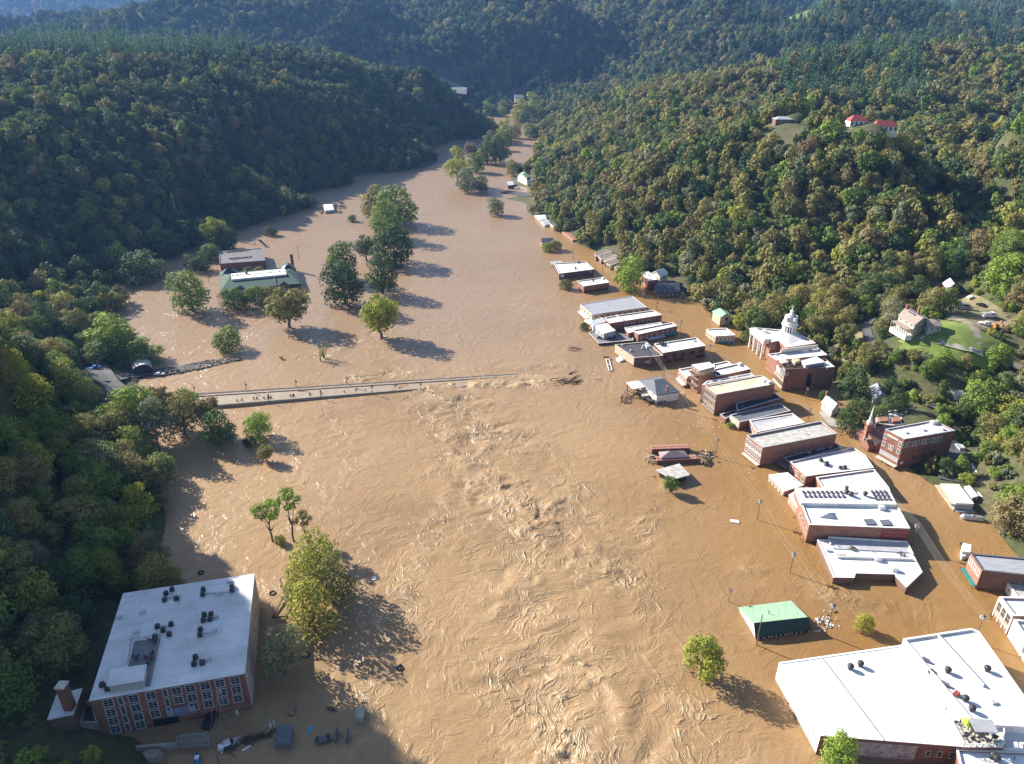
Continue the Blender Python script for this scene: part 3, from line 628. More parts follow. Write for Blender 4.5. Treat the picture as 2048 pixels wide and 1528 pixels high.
# trees standing in the flood: (crown centre x, y, radius in the photograph, waterline y, hue, look, shape)
FL = 'trees standing in the flood water'
TREES = [
 (385, 583, 37, 622, 'leaf_green', 'broad green tree in the flood left of the green-roofed school', 1),
 (459, 677, 27, 698, 'leaf_bright', 'round bright green bush alone in the flood below the school', 0),
 (580, 612, 46, 655, 'leaf_olive', 'wide olive brown tree in the flood at the right end of the school tree row', 2),
 (470, 597, 26, 617, 'leaf_green', 'leftmost low tree of the row in front of the green-roofed school', 1),
 (512, 592, 24, 612, 'leaf_green', 'second low tree from the left in front of the school roof', 0),
 (545, 592, 20, 610, 'leaf_olive', 'third low tree from the left in front of the school roof', 1),
 (497, 543, 12, 552, 'leaf_dark', 'small dark tree between the gym and the school, left one', 0),
 (519, 543, 12, 552, 'leaf_olive', 'small olive tree between the gym and the school, right one', 0),
 (687, 520, 37, 560, 'leaf_green', 'rounded green tree at the back left of the island clump right of the school', 0),
 (690, 568, 41, 610, 'leaf_dark', 'dark spreading tree at the front left of the clump right of the school', 1),
 (733, 493, 27, 520, 'leaf_grey', 'thin grey green tree between the two dark clumps', 2),
 (757, 405, 30, 440, 'leaf_olive', 'tallest olive tree at the top of the dark clump in mid flood', 0),
 (795, 413, 38, 450, 'leaf_green', 'broad tree on the right side of the top of the dark clump', 1),
 (778, 443, 34, 478, 'leaf_green', 'green tree in the middle of the upper dark clump', 3),
 (790, 490, 40, 528, 'leaf_dark', 'darkest tree at the lower end of the upper clump', 0),
 (767, 548, 36, 588, 'leaf_dark', 'dark tree just above the yellow tree on the island', 1),
 (762, 630, 42, 676, 'leaf_yellow', 'yellow green tree with visible trunk nearest the submerged bridge', 2),
 (615, 402, 19, 414, 'leaf_dark', 'round dark bush in the flood near the far left hillside', 0),
 (705, 436, 9, 443, 'leaf_green', 'tiny green bush left of the upper dark clump', 0),
 (542, 462, 12, 471, 'leaf_dark', 'small round dark bush behind the brick gym', 0),
 (505, 437, 17, 448, 'leaf_dark', 'dark bush by the pylon debris at the edge of the left hillside', 0),
 (475, 438, 22, 458, 'leaf_dark', 'larger dark bush left of the small one by the hillside edge', 3),
 (432, 462, 28, 495, 'leaf_yellow', 'pale yellow tree at the foot of the dark left hillside', 2),
 (455, 478, 24, 500, 'leaf_dark', 'dark tree right beside the pale yellow one', 1),
 (400, 528, 20, 542, 'leaf_dark', 'dark low tree left of the brick gym', 0),
 (420, 505, 22, 520, 'leaf_green', 'green low tree above left of the brick gym', 1),
 (383, 520, 16, 532, 'leaf_dark', 'small dark tree at the left end of the row beside the gym', 0),
 (284, 535, 44, 560, 'leaf_dark', 'big dark tree at the left edge of the flooded field', 3),
 (325, 492, 34, 512, 'leaf_dark', 'dark round tree behind the big one at the field edge', 0),
 (362, 468, 24, 485, 'leaf_dark', 'dark tree below the slate roof on the left hillside foot', 1),
 (235, 672, 44, 712, 'leaf_bright', 'bright green spreading tree above the arched shelter', 0),
 (282, 702, 38, 724, 'leaf_green', 'green tree reaching over the water beside the arched shelter', 3),
 (205, 705, 34, 728, 'leaf_green', 'green tree left of the arched shelter', 1),
 (915, 328, 27, 372, 'leaf_yellow', 'yellow green tree at the left tip of the upstream island', 3),
 (935, 362, 22, 385, 'leaf_grey', 'grey green tree at the near tip of the upstream island', 1),
 (962, 368, 16, 383, 'leaf_dark', 'small dark tree at the right of the island tip', 1),
 (951, 325, 22, 345, 'leaf_green', 'green tree behind the yellow one on the upstream island', 0),
 (943, 300, 17, 318, 'leaf_brown', 'thin brown tree on the upstream island', 2),
 (975, 305, 24, 328, 'leaf_green', 'green tree in the middle of the upstream island', 0),
 (1000, 298, 25, 326, 'leaf_green', 'broad green tree at the middle right of the upstream island', 1),
 (985, 280, 20, 300, 'leaf_olive', 'olive tree in the middle of the island row', 0),
 (1008, 265, 22, 288, 'leaf_yellow', 'yellow green tree in the upper part of the island row', 3),
 (1030, 260, 18, 277, 'leaf_olive', 'olive tree at the far end of the island row', 0),
 (990, 412, 21, 430, 'leaf_grey', 'lone grey green bush in mid river below the island', 0),
 (1025, 335, 15, 352, 'leaf_olive', 'small tree just left of the white house on the river spit', 0),
 (1060, 260, 16, 274, 'leaf_green', 'green tree standing in the side channel', 1),
 (1042, 222, 20, 243, 'leaf_yellow', 'tall yellow green tree left of the far river bend pair', 3),
 (1066, 215, 20, 242, 'leaf_yellow', 'tall yellow green tree right of the far river bend pair', 3),
 (1050, 238, 16, 250, 'leaf_dark', 'dark tree below the tall pair at the far bend', 1),
 (975, 217, 12, 232, 'leaf_bright', 'small light tree left on the far bank by the river bend', 0),
 (1004, 222, 12, 233, 'leaf_bright', 'small light tree right on the far bank by the river bend', 0),
 (1258, 547, 31, 580, 'leaf_bright', 'big round light green tree between the brown garages and the navy roof', 1),
 (1131, 568, 13, 578, 'leaf_olive', 'round olive bush at the corner of the white-roofed warehouse', 0),
 (1109, 490, 13, 500, 'leaf_olive', 'olive bush right of the drowned white house upstream', 0),
 (1094, 494, 10, 503, 'leaf_yellow', 'yellow bush in front of the drowned white house upstream', 0),
 (1168, 652, 9, 660, 'leaf_dark', 'dark bush at the river corner of the terrace building', 0),
 (1478, 640, 13, 660, 'leaf_yellow', 'yellow green tree right of the little green gabled hut', 0),
 (1491, 672, 11, 683, 'leaf_green', 'green bush between the hut and the domed courthouse', 0),
 (1703, 830, 31, 866, 'leaf_dark', 'dark broad tree beside the white cottage and the steeple', 1),
 (1706, 768, 27, 800, 'leaf_dark', 'dark conical tree behind the white cottage', 3),
 (1750, 828, 18, 846, 'leaf_green', 'green round tree behind the church steeple', 1),
 (1790, 805, 22, 828, 'leaf_dark', 'dark tree right of the blue-grey roofed cottage', 3),
 (1778, 775, 20, 795, 'leaf_dark', 'dark tree close behind the blue-grey roofed cottage', 1),
 (1645, 790, 9, 800, 'leaf_dark', 'small dark bush on the bank by the ruined brick block', 0),
 (1460, 850, 8, 855, 'leaf_bright', 'small bright bush at the corner of the low dark roofs', 0),
 (1340, 968, 17, 985, 'leaf_green', 'small green tree in front of the flat picnic shelter', 2),
 (1401, 1308, 39, 1352, 'leaf_yellow', 'round yellow green tree left of the huge white roof', 0),
 (1724, 1244, 18, 1262, 'leaf_yellow', 'small yellow green bush above the huge white roof', 0),
 (1668, 1505, 36, 1560, 'leaf_bright', 'bright green tree against the brick side of the huge white roof', 3),
 (1930, 955, 15, 968, 'leaf_yellow', 'yellow bush between the long white roof and the quonset hut', 0),
 (2030, 1005, 36, 1040, 'leaf_bright', 'bright green tree at the right edge behind the silver tank', 0),
 (290, 812, 40, 880, 'leaf_bright', 'bright green tree at the left end of the bridge', 0),
 (262, 835, 33, 885, 'leaf_yellow', 'yellow green tree leftmost in the clump below the bridge', 1),
 (318, 840, 36, 895, 'leaf_grey', 'grey green willow in the middle of the clump below the bridge', 3),
 (335, 800, 30, 850, 'leaf_brown', 'brownish tree behind the willow below the bridge', 2),
 (372, 825, 35, 872, 'leaf_olive', 'olive tree in front of the bridge rail', 1),
 (385, 800, 22, 845, 'leaf_bright', 'small bright tree poking above the bridge rail', 0),
 (425, 822, 28, 868, 'leaf_brown', 'brown green tree at the right of the clump below the bridge', 2),
 (442, 858, 32, 888, 'leaf_green', 'dark green low tree at the right end of the clump below the bridge', 1),
 (520, 850, 27, 876, 'leaf_bright', 'bright round bush alone in the flood right of the clump', 0),
 (533, 905, 17, 922, 'leaf_olive', 'small olive bush downstream of the bright round one', 2),
 (500, 882, 12, 890, 'leaf_dark', 'low dark bush between the clump and the bright round bush', 0),
 (545, 1022, 30, 1083, 'leaf_bright', 'left crown of the thin forked tree in mid river', 4),
 (588, 1000, 27, 1082, 'leaf_bright', 'right taller crown of the thin forked tree in mid river', 4),
 (612, 1038, 19, 1080, 'leaf_olive', 'wispy sapling right of the thin forked tree', 4),
 (560, 1078, 11, 1086, 'leaf_yellow', 'low yellow shoots at the foot of the thin forked tree', 0),
 (640, 1102, 42, 1165, 'leaf_yellow', 'tall top of the big yellow green clump beside the mill roof', 5),
 (668, 1160, 42, 1208, 'leaf_olive', 'right hand tree of the big clump beside the mill roof', 5),
 (606, 1158, 40, 1215, 'leaf_yellow', 'left yellow tree of the big clump beside the mill roof', 5),
 (628, 1215, 48, 1262, 'leaf_yellow', 'lowest round tree of the big clump beside the mill roof', 5),
 (570, 1298, 42, 1345, 'leaf_grey', 'round grey green bush beside the mill wall', 1),
]
for (x, y, r, yb, hue, lab, shp) in TREES:
    r *= 1.08 if 'clump beside the mill' in lab else (.95 if 'island' in lab or 'far bend' in lab else 1.1); b0 = W(x, yb, 0); g0 = float(ground(b0.x, b0.y)); 
    if g0 > .3: b0 = hit(x, yb)
    c = atY(x, y, b0.y); cr = r / FOC * depth(c); hz = max(c.z - b0.z, cr * .55)
    bush = 'bush' in lab or 'shoots' in lab
    tree(b0, cr, hz, hue, lab, FL, shp, 'bush' if bush else 'broadleaf_tree', 'bush' if bush else 'tree', sz=max(.55, min(1.18, hz / cr * 1.08)))
# bare, half drowned saplings above the bridge
for (x, y, h, lab) in [(640, 722, 24, 'leaning bare sapling with green shoots above the bridge'), (648, 716, 34, 'taller bare sapling in the rapids above the bridge'), (563, 718, 6, 'tuft of twigs in the rapids above the debris bank')]:
    b0 = W(x, y); s = h / FOC * depth(b0); mb = MB(); rnd = random.Random(x)
    for k in range(7):
        a = rnd.random() * 6.28; e = b0 + Vector((math.cos(a) * s * .35, math.sin(a) * s * .35, s * rnd.uniform(.6, 1.1))); mb.tube(b0 - Vector((0, 0, .5)), e, .14, .04, 5)
        for q in range(10): mb.box(b0.lerp(e, rnd.uniform(.5, 1)) + Vector((rnd.uniform(-.5, .5), rnd.uniform(-.5, .5), 0)), (.5, .3, .1), rnd.random() * 3)
    tag(mb.build('sapling', 'leaf_yellow', base=b0), lab, 'sapling', FL)


# ------------------------------------------------------------------ building kit
def inset(poly, d):
    """clockwise polygon moved inwards by d"""
    n_ = len(poly); out_ = []
    for i in range(n_):
        p0, p1, p2 = poly[i - 1], poly[i], poly[(i + 1) % n_]
        a_ = Vector((p1[0] - p0[0], p1[1] - p0[1])).normalized(); b_ = Vector((p2[0] - p1[0], p2[1] - p1[1])).normalized()
        na = Vector((a_.y, -a_.x)); nb = Vector((b_.y, -b_.x)); m_ = (na + nb); k = m_.length_squared
        m_ = m_ * (2 / k) if k > .1 else na
        m_ = m_ if m_.length < 4 else m_.normalized() * 4
        out_.append(Vector((p1[0] + m_.x * d, p1[1] + m_.y * d, 0)))
    return out_
WINM = {}
def window_mesh(w_, h_, frame='white_trim', nx=2, ny=2, arch=False, fr=.09):
    k = (round(w_, 2), round(h_, 2), frame, nx, ny, arch)
    if k in WINM: return WINM[k]
    mb = MB(); mb.box((0, -.05, -h_ / 2 - .06), (w_ + .3, .22, .12)); mb.box((0, -.03, h_ / 2 + .05), (w_ + .24, .16, .12))
    for s in (-1, 1): mb.box((s * (w_ / 2 + .03), -.03, 0), (fr + .03, .15, h_))
    for i in range(1, nx): mb.box((-w_ / 2 + w_ * i / nx, -.02, 0), (fr * .7, .11, h_))
    for i in range(1, ny): mb.box((0, -.022, -h_ / 2 + h_ * i / ny), (w_, .11, fr * .7))
    gl = MB(); gl.box((0, -.01, 0), (w_, .06, h_))
    WINM[k] = (mb.mesh('window', frame), gl.mesh('pane', 'glass_dark')); return WINM[k]
def put_window(b, a_, c_, t, z, w_, h_, frame='white_trim', nx=2, ny=2, pane=True, name='window'):
    """on the wall from a_ to c_ (clockwise footprint), at fraction t"""
    d = Vector((c_[0] - a_[0], c_[1] - a_[1], 0)); p = Vector((a_[0], a_[1], 0)) + d * t; p.z = z
    ang = math.atan2(-d.y, -d.x); mtx = Matrix.Translation(p) @ Matrix.Rotation(ang, 4, 'Z')
    fm, gm = window_mesh(w_, h_, frame, nx, ny, fr=.10 if frame == 'frame_grey' else .09)
    o_ = inst(name, fm, b, mtx)
    if pane:
        g_ = bpy.data.objects.new('pane', gm); COL.objects.link(g_); g_.parent = o_
    return o_
class B:
    """flat-roofed block standing in the flood: roof outline as seen (far-left, far-right, near-right, near-left)"""
    def __init__(s, name, label, cat, zm, roof, h=None, base=None, corner=-1, wall='brick_red', top='roof_white', par=.55, cope='white_trim', group=None, z0=-2.5, parent=None, bump=0):
        s.h = h if h else height_from(zm, roof[corner], base) + bump
        s.P = [Wz(zm, x, y, s.h) for x, y in roof]; s.zm = zm; h = s.h
        CLEARB.append(inset(s.P, -3.5)); c = sum(s.P, Vector()) / len(s.P); c.z = max(z0, 0)
        s.o = thing(name, label, cat, c, group) if parent is None else parent
        wl = MB(); wl.prism(s.P, z0, h - .12, top=False)
        inn = inset(s.P, .35)
        if par > 0:
            n_ = len(s.P)
            for k in range(n_):
                j = (k + 1) % n_
                wl.quad((inn[k].x, inn[k].y, h - .12), (inn[j].x, inn[j].y, h - .12), (inn[j].x, inn[j].y, h - par), (inn[k].x, inn[k].y, h - par))
            cp_ = MB(); o1 = inset(s.P, -.07); i1 = inset(s.P, .42)
            for k in range(n_):
                j = (k + 1) % n_; q = [(o1[k], 0), (o1[j], 0), (i1[j], 0), (i1[k], 0)]
                P4 = [Vector((a_[0].x, a_[0].y, 0)) for a_ in q]; cp_.prism(P4, h - .12, h, bottom=True)
            cp_.build('coping', cope, s.o)
        s.wall = wl.build('wall', wall, s.o)
        rf = MB(); ri = inset(s.P, .34 if par > 0 else -.12)
        if par > 0: rf.prism(ri, h - par - .25, h - par, top=True)
        else: rf.prism(ri, h - .18, h, top=True, bottom=True)
        s.roof = rf.build('roof', top, s.o); s.rz = h - par
    def edge(s, e): return s.P[e], s.P[(e + 1) % len(s.P)]
    def wins(s, e, drops, ts, w_=1.1, h_=1.7, frame='white_trim', nx=2, ny=2, pane=True):
        a_, c_ = s.edge(e)
        for dz in drops:
            for t in ts: put_window(s.o, a_, c_, t, s.h - dz, w_, h_, frame, nx, ny, pane)
        return s
    def panel(s, e, t0, t1, d0, d1, mat, name='sign', out_=.06):
        a_, c_ = s.edge(e); d = (c_ - a_); nr = Vector((-d.y, d.x, 0)).normalized()
        p0 = a_ + d * t0 + nr * out_ / 2; p1 = a_ + d * t1 + nr * out_ / 2; z = s.h - (d0 + d1) / 2
        mb = MB(); mb.box(((p0.x + p1.x) / 2, (p0.y + p1.y) / 2, z), ((p1 - p0).length, out_, d1 - d0), math.atan2(d.y, d.x)); return mb.build(name, mat, s.o)
    def awning(s, e, t0, t1, drop, reach, mat, thick=.15, name='awning', slope=.3):
        a_, c_ = s.edge(e); d = (c_ - a_); nr = Vector((-d.y, d.x, 0)).normalized(); p0 = a_ + d * t0; p1 = a_ + d * t1; z = s.h - drop
        mb = MB(); q = [p0 + nr * reach, p1 + nr * reach, p1 + nr * .02, p0 + nr * .02]
        mb.prism(q, [z - slope - thick, z - slope - thick, z - thick, z - thick], [z - slope, z - slope, z, z], bottom=True)
        for t in (0.05, .5, .95):
            p = q[0].lerp(q[1], t) - nr * .2; mb.box((p.x, p.y, (z - slope - 3) / 2), (.14, .14, z - slope + 3 - thick))
        return mb.build(name, mat, s.o)
    def at(s, x, y, dz=0, zm=None): return Wz(zm or s.zm, x, y, s.rz + dz)
    def vent(s, x, y, kind='vent', zm=None, rz=None):
        p = s.at(x, y, zm=zm); rz = rz if rz is not None else math.atan2((s.P[1] - s.P[0]).y, (s.P[1] - s.P[0]).x); mb = MB()
        if kind == 'vent':
            mb.tube(p, p + Vector((0, 0, .5)), .12, .12, 8); mb.tube(p + Vector((0, 0, .5)), p + Vector((0, 0, .72)), .24, .08, 8); return mb.build('roof_vent', 'metal_grey', s.o)
        if kind == 'turbine':
            mb.lathe(p, [(.42, 0), (.42, .45), (.58, .55), (.74, .85), (.74, 1.25), (.5, 1.55), (.12, 1.7)], 14); return mb.build('roof_ventilator', 'metal_dark', s.o, smooth=False)
        if kind == 'ac':
            mb.box(p + Vector((0, 0, .55)), (.95, .95, .9), rz); mb.box(p + Vector((0, 0, .07)), (1.05, 1.05, .14), rz); mb.tube(p + Vector((0, 0, 1.0)), p + Vector((0, 0, 1.08)), .36, .34, 12); return mb.build('condenser', 'metal_dark', s.o)
        if kind == 'unit':
            mb.box(p + Vector((0, 0, .6)), (1.7, 1.2, 1.1), rz); mb.box(p + Vector((0, 0, 1.2)), (1.5, 1.0, .1), rz); mb.box(p + Vector((.9, 0, .4)), (.5, .9, .7), rz); return mb.build('air_handler', 'paint_white', s.o)
        if kind == 'chimney':
            mb.box(p + Vector((0, 0, .7)), (.8, .8, 1.9), rz); mb.box(p + Vector((0, 0, 1.7)), (.98, .98, .14), rz); return mb.build('chimney', 'brick_dark', s.o)
        if kind == 'hatch':
            mb.box(p + Vector((0, 0, .25)), (1.3, .9, .5), rz); return mb.build('roof_hatch', 'roof_galvanised', s.o)
    def vents(s, pts, kind='vent', zm=None):
        for p in pts: s.vent(*p, kind=kind, zm=zm)
        return s
def gable(name, label, cat, zm, eaves, h=None, base=None, corner=-1, rise=2.2, axis=0, wall='white_wall', roof='roof_dark', group=None, z0=-2.5, hip=0.0, over=.4, ground_z=0.0, off=0.0):
    """pitched roof; axis 0: ridge runs along edge far-left>far-right, 1: the other way; hip: fraction cut at both ends"""
    h = h if h else height_from(zm, eaves[corner], base)
    P_ = [Wz(zm, x, y, h) for x, y in eaves]; c = sum(P_, Vector()) / 4; c.z = max(ground_z, 0)
    o_ = thing(name, label, cat, c, group); wl = MB(); wl.prism(P_, z0, h, top=False)
    A_, B_, C_, D_ = P_
    if axis == 0: r0 = (A_ + D_) / 2; r1 = (B_ + C_) / 2
    else: r0 = (A_ + B_) / 2; r1 = (D_ + C_) / 2
    CLEARB.append(inset(P_, -3.5)); d = r1 - r0; r0 = r0 + d * hip; r1 = r1 - d * hip; r0.z = r1.z = h + rise
    if hip == 0:
        if axis == 0: wl.quad(D_, A_, r0); wl.quad(B_, C_, r1)
        else: wl.quad(A_, B_, r0); wl.quad(C_, D_, r1)
    wl.build('wall', wall, o_)
    O_ = [Vector((q.x, q.y, h - over * rise / 4)) for q in inset(P_, -over)]
    if hip == 0:
        e = d.normalized() * over; r0 = r0 - e; r1 = r1 + e
    r0.z += .06; r1.z += .06; rf = MB(); lo = Vector((0, 0, -.16))
    def slab(*q):
        rf.quad(*q); rf.quad(*[v + lo for v in reversed(q)])
        for i in range(len(q)): rf.quad(q[i], q[i] + lo, q[(i + 1) % len(q)] + lo, q[(i + 1) % len(q)])
    if axis == 0:
        slab(O_[1], O_[0], r0, r1); slab(O_[3], O_[2], r1, r0)
        if hip: slab(O_[0], O_[3], r0); slab(O_[2], O_[1], r1)
    else:
        slab(O_[0], O_[3], r1, r0); slab(O_[2], O_[1], r0, r1)
        if hip: slab(O_[1], O_[0], r0); slab(O_[3], O_[2], r1)
    rf.build('roof', roof, o_)
    x = type('G', (), {})(); x.o = o_; x.P = P_; x.h = h; x.r0 = r0; x.r1 = r1; x.zm = zm
    def wins(e, drops, ts, w_=.9, h_=1.2, frame='white_trim', nx=2, ny=2, pane=True):
        for dz in drops:
            for t in ts: put_window(o_, P_[e], P_[(e + 1) % 4], t, h - dz, w_, h_, frame, nx, ny, pane)
    x.wins = wins
    def chim(t, s_=.7, hh=2.2, side=0.0, mat='brick_red'):
        p = r0.lerp(r1, t); q = Vector((-(d.y), d.x, 0)).normalized() * side; mb = MB(); mb.box(p + q + Vector((0, 0, hh / 2 - 1.2)), (s_, s_, hh + 1.2)); mb.box(p + q + Vector((0, 0, hh - .55)), (s_ + .2, s_ + .2, .14)); mb.build('chimney', mat, o_)
    x.chim = chim
    return x
def T(n_, a_=.08, b_=.92): return [a_ + (b_ - a_) * i / (n_ - 1) for i in range(n_)] if n_ > 1 else [.5]
def slabpoly(name, zm, pts, z, th, mat, parent, posts=True, post_mat=None):
    P_ = [Wz(zm, x, y, z) for x, y in pts]; mb = MB(); mb.prism(P_, z - th, z, bottom=True)
    if posts:
        for q in inset(P_, .3): mb.box((q.x, q.y, (z - th - 2) / 2), (.16, .16, z - th + 2))
    return mb.build(name, mat, parent)

# ------------------------------------------------------------------ river side of the street, upstream to downstream
b = B('warehouse', 'low dark brick warehouse with white roof, farthest upstream of the flat-roofed row', 'building', 'D', [(190, 795), (625, 772), (735, 875), (262, 935)], base=(262, 1020), wall='brick_dark')
b.panel(2, .86, .96, 1.0, 2.6, 'white_wall'); b.wins(2, [2.1], [.12, .45], 1.4, 1.1, 'metal_grey', 2, 1)
b.vents([(420, 830), (350, 885), (575, 860), (445, 875)]); b.vents([(530, 800), (485, 880)], 'turbine'); slabpoly('canopy', 'D', [(130, 772), (290, 757), (312, 800), (160, 818)], 1.5, .2, 'roof_metal_grey', b.o)
p0, p1 = b.edge(2); mb = MB(); q = p0.lerp(p1, .09); nr = Vector((-(p1 - p0).y, (p1 - p0).x, 0)).normalized(); q.z = b.h - 1.3; mb.tube(q, q + nr * .1, .75, .75, 16); mb.cur = 1; mb.tube(q + nr * .1, q + nr * .14, .5, .5, 16); mb.build('round_sign', ['white_trim', 'brick_dark'], b.o)
b = B('shop_building', 'small red brick box with white roof and tall chimney, right below the dark warehouse', 'building', 'D', [(505, 1035), (875, 985), (945, 1055), (600, 1108)], base=(600, 1205), wall='brick_red')
b.wins(2, [b.h - .5], T(6, .1, .9), 1.5, 1.5, 'brick_dark', 1, 1); b.wins(2, [1.6], [.2, .75], .9, .8, 'tan_wall', 1, 1); b.wins(3, [1.8], [.3, .7], .9, 1.1); b.vent(728, 1045, 'chimney'); b.vent(860, 1012, 'unit'); b.vents([(690, 1060)])
b = B('metal_roof_building', 'wide building with flat grey metal roof and white river porch', 'building', 'C', [(140, 262), (852, 148), (1050, 300), (300, 402)], h=5.2, wall='tan_wall', top='roof_metal_grey', par=.25, cope='roof_galvanised')
b.wins(2, [1.7], T(9, .08, .92), 1.6, 1.2, 'white_trim', 2, 1); b.wins(3, [1.8, 3.9], T(4, .15, .85), 1.0, 1.1, 'tan_wall'); slabpoly('porch', 'C', [(108, 362), (150, 345), (262, 440), (215, 462)], 2.0, .3, 'white_trim', b.o)
b = B('long_brick_building', 'long red brick building with stepped white roof beside the grey metal roof', 'building', 'C', [(470, 442), (640, 412), (1140, 340), (1255, 405), (545, 520)], h=5.6, wall='brick_red')
b.wins(3, [2.6], [.24, .40, .55, .69], 1.9, 1.5); b.vents([(640, 470), (830, 440), (970, 400)])
mb = MB(); a_ = Wz('C', 630, 412, b.h + .3); c_ = Wz('C', 730, 475, b.h + .3); mb.beam(a_, c_, .5, .6); mb.build('parapet_step', 'roof_galvanised', b.o)
b = B('porch_wing', 'small lean-to with sloping pale blue roof at the river end of the long brick building', 'building', 'C', [(290, 495), (440, 440), (492, 500), (318, 552)], h=4.6, wall='white_wall', top='roof_galvanised', par=0)
b.wins(3, [1.5], [.3, .7], 1, 1); slabpoly('lower_porch', 'C', [(190, 480), (290, 455), (330, 500), (240, 540)], 2.6, .2, 'white_trim', b.o)
b = B('low_wing', 'low white-roofed strip between two red brick buildings', 'building', 'C', [(745, 582), (1235, 506), (1262, 532), (800, 655)], h=3.4, wall='brick_red', par=.3)
b = B('terrace', 'low brick river terrace with dark deck and pale kerb', 'terrace', 'C', [(255, 652), (335, 610), (862, 690), (862, 752), (392, 795)], h=1.3, wall='brick_dark', top='deck_grey', par=.35, cope='stone_trim', z0=-2)
b = B('cabin', 'grey clapboard cabin with white roof standing on the river terrace', 'building', 'C', [(330, 552), (500, 522), (620, 618), (460, 662)], h=4.4, wall='grey_wall', par=0, z0=1)
b.wins(3, [1.6], [.2, .5, .8], 1.1, 1.4)
mb = MB(); rnd = random.Random(3)
for k in range(26):
    p = Wz('C', rnd.uniform(380, 620), 700 + rnd.uniform(-30, 30), 1.5); mb.box(p, (rnd.uniform(.4, 1.8), .3, rnd.uniform(.3, 1)), rnd.random() * 3)
tag(mb.build('flotsam', 'metal_dark'), 'dark heap of wet furniture on the terrace deck below the grey cabin', 'debris')
b = B('brick_building', 'brick building with seven white-framed windows and teal shop awning', 'building', 'C', [(865, 612), (1400, 508), (1462, 556), (935, 672)], base=(935, 785), wall='brick_red')
b.wins(2, [2.3], T(7, .1, .92), 1.1, 1.7); b.wins(3, [2.3], [.5], .9, 1.5); b.awning(2, .02, .30, b.h - 1.5, 2.0, 'paint_teal'); b.awning(2, .34, .78, b.h - 1.2, 2.2, 'roof_galvanised'); b.vents([(1000, 600), (1180, 570)])
b = B('brick_building', 'low brick building with dark roof, tan river front and rooftop domes', 'building', 'C', [(612, 812), (1040, 772), (1270, 962), (882, 992)], base=(872, 1120), wall='brick_dark', top='roof_dark', cope='stone_trim', par=.4)
b.panel(3, .02, .98, .0, 4.2, 'tan_wall', 'facade', .1); b.wins(3, [2.2], T(6, .1, .92), .9, 1.6, 'stone_trim'); b.panel(2, .45, .62, 2.0, 3.4, 'roof_green_light', 'shop_sign')
for x, y in ((718, 828), (830, 905), (1000, 845), (985, 878), (1095, 850)):
    p = b.at(x, y); mb = MB(); mb.lathe(p, [(.55, 0), (.55, .5), (.42, .85), (.2, 1.0)], 12); mb.build('roof_dome', 'roof_galvanised', b.o)
b.vents([(1050, 830), (1060, 860)], 'unit')
b = B('brick_building', 'brick building with paired windows, white roof and four dark roof units', 'building', 'C', [(1150, 800), (1725, 715), (1850, 825), (1272, 925)], base=(1265, 1075), wall='brick_brown')
b.wins(2, [2.6], [.06, .11, .28, .33, .49, .54, .70, .75, .90, .95], .8, 1.7, 'brick_dark', 1, 2); b.wins(2, [b.h - .8], [.55, .68, .85], 2.2, 1.1, 'brick_dark', 3, 1); b.awning(2, .0, .2, b.h - 1.2, 1.5, 'paint_black')
b.vents([(1232, 812), (1270, 808), (1255, 832), (1300, 828)], 'ac'); b.vents([(1335, 790), (1700, 770)], 'hatch'); b.vents([(1620, 745), (1655, 740), (1690, 735), (1720, 732), (1590, 770)])
# tower house group
b = B('shop_building', 'pinkish two storey shop with white roof, left of the roof tower', 'building', 'A', [(965, 290), (1165, 252), (1240, 330), (1092, 420)], base=(1085, 575), wall='brick_pink', cope='white_trim')
b.wins(3, [2.0], T(3, .2, .8), 1.3, 1.6); b.awning(3, .05, .95, b.h - 1.3, 1.6, 'stone_trim'); b.wins(2, [2.2], [.5], 1.2, 2.2, 'brick_dark')
b = B('tower_building', 'brick stair tower with white cap rising above the river row', 'building', 'A', [(1170, 225), (1428, 185), (1512, 250), (1290, 300)], h=11.4, wall='brick_orange', cope='roof_white', par=0)
b.panel(2, .03, .97, .9, 2.8, 'tan_wall', 'belvedere_panel'); b.wins(2, [1.8], [.35], 2.6, 1.0, 'wood_plank', 3, 1); b.wins(3, [2, 5, 8], [.3, .7], .9, 1.6); slabpoly('cap', 'A', [(1160, 222), (1432, 180), (1520, 250), (1292, 308)], 11.6, .25, 'roof_white', b.o, posts=False)
for k, z in enumerate((3.0, 6.0, 8.6)):
    a_, c_ = b.edge(3); d = c_ - a_; nr = Vector((-d.y, d.x, 0)).normalized(); mb = MB(); q0 = a_ + nr * .1; q1 = c_ + nr * .1
    mb.prism([q0 + nr * 1.7, q0, q1, q1 + nr * 1.7][::-1], z, z + .18, bottom=True)
    for t in T(7, 0, 1): p = q0.lerp(q1, t) + nr * 1.6; mb.box((p.x, p.y, z + .65), (.07, .07, 1.0))
    for zz in (.6, 1.1): mb.beam(Vector((*(q0 + nr * 1.6).xy, z + zz)), Vector((*(q1 + nr * 1.6).xy, z + zz)), .07)
    mb.build('balcony', 'brick_brown', b.o)
b = B('shop_building', 'narrow building with two raised white roof strips behind the tower', 'building', 'B', [(195, 935), (400, 890), (482, 945), (212, 1008)], h=7.4, wall='brick_red', par=.5)
b = B('shop_building', 'white-roofed brick building between the tower and the grey sloped roof', 'building', 'B', [(190, 1010), (592, 918), (738, 1006), (240, 1115)], h=7.6, wall='brick_red')
b.vents([(405, 1010), (450, 1050)]); b.vents([(580, 955)], 'unit'); b.vents([(215, 1075), (250, 1085), (270, 1100)], 'ac')
b = B('narrow_building', 'narrow building with long grey-blue sloping roof beside the cream roof', 'building', 'B', [(100, 1185), (742, 1070), (800, 1106), (30, 1242)], h=8.0, wall='white_wall', top='roof_galvanised', par=.35)
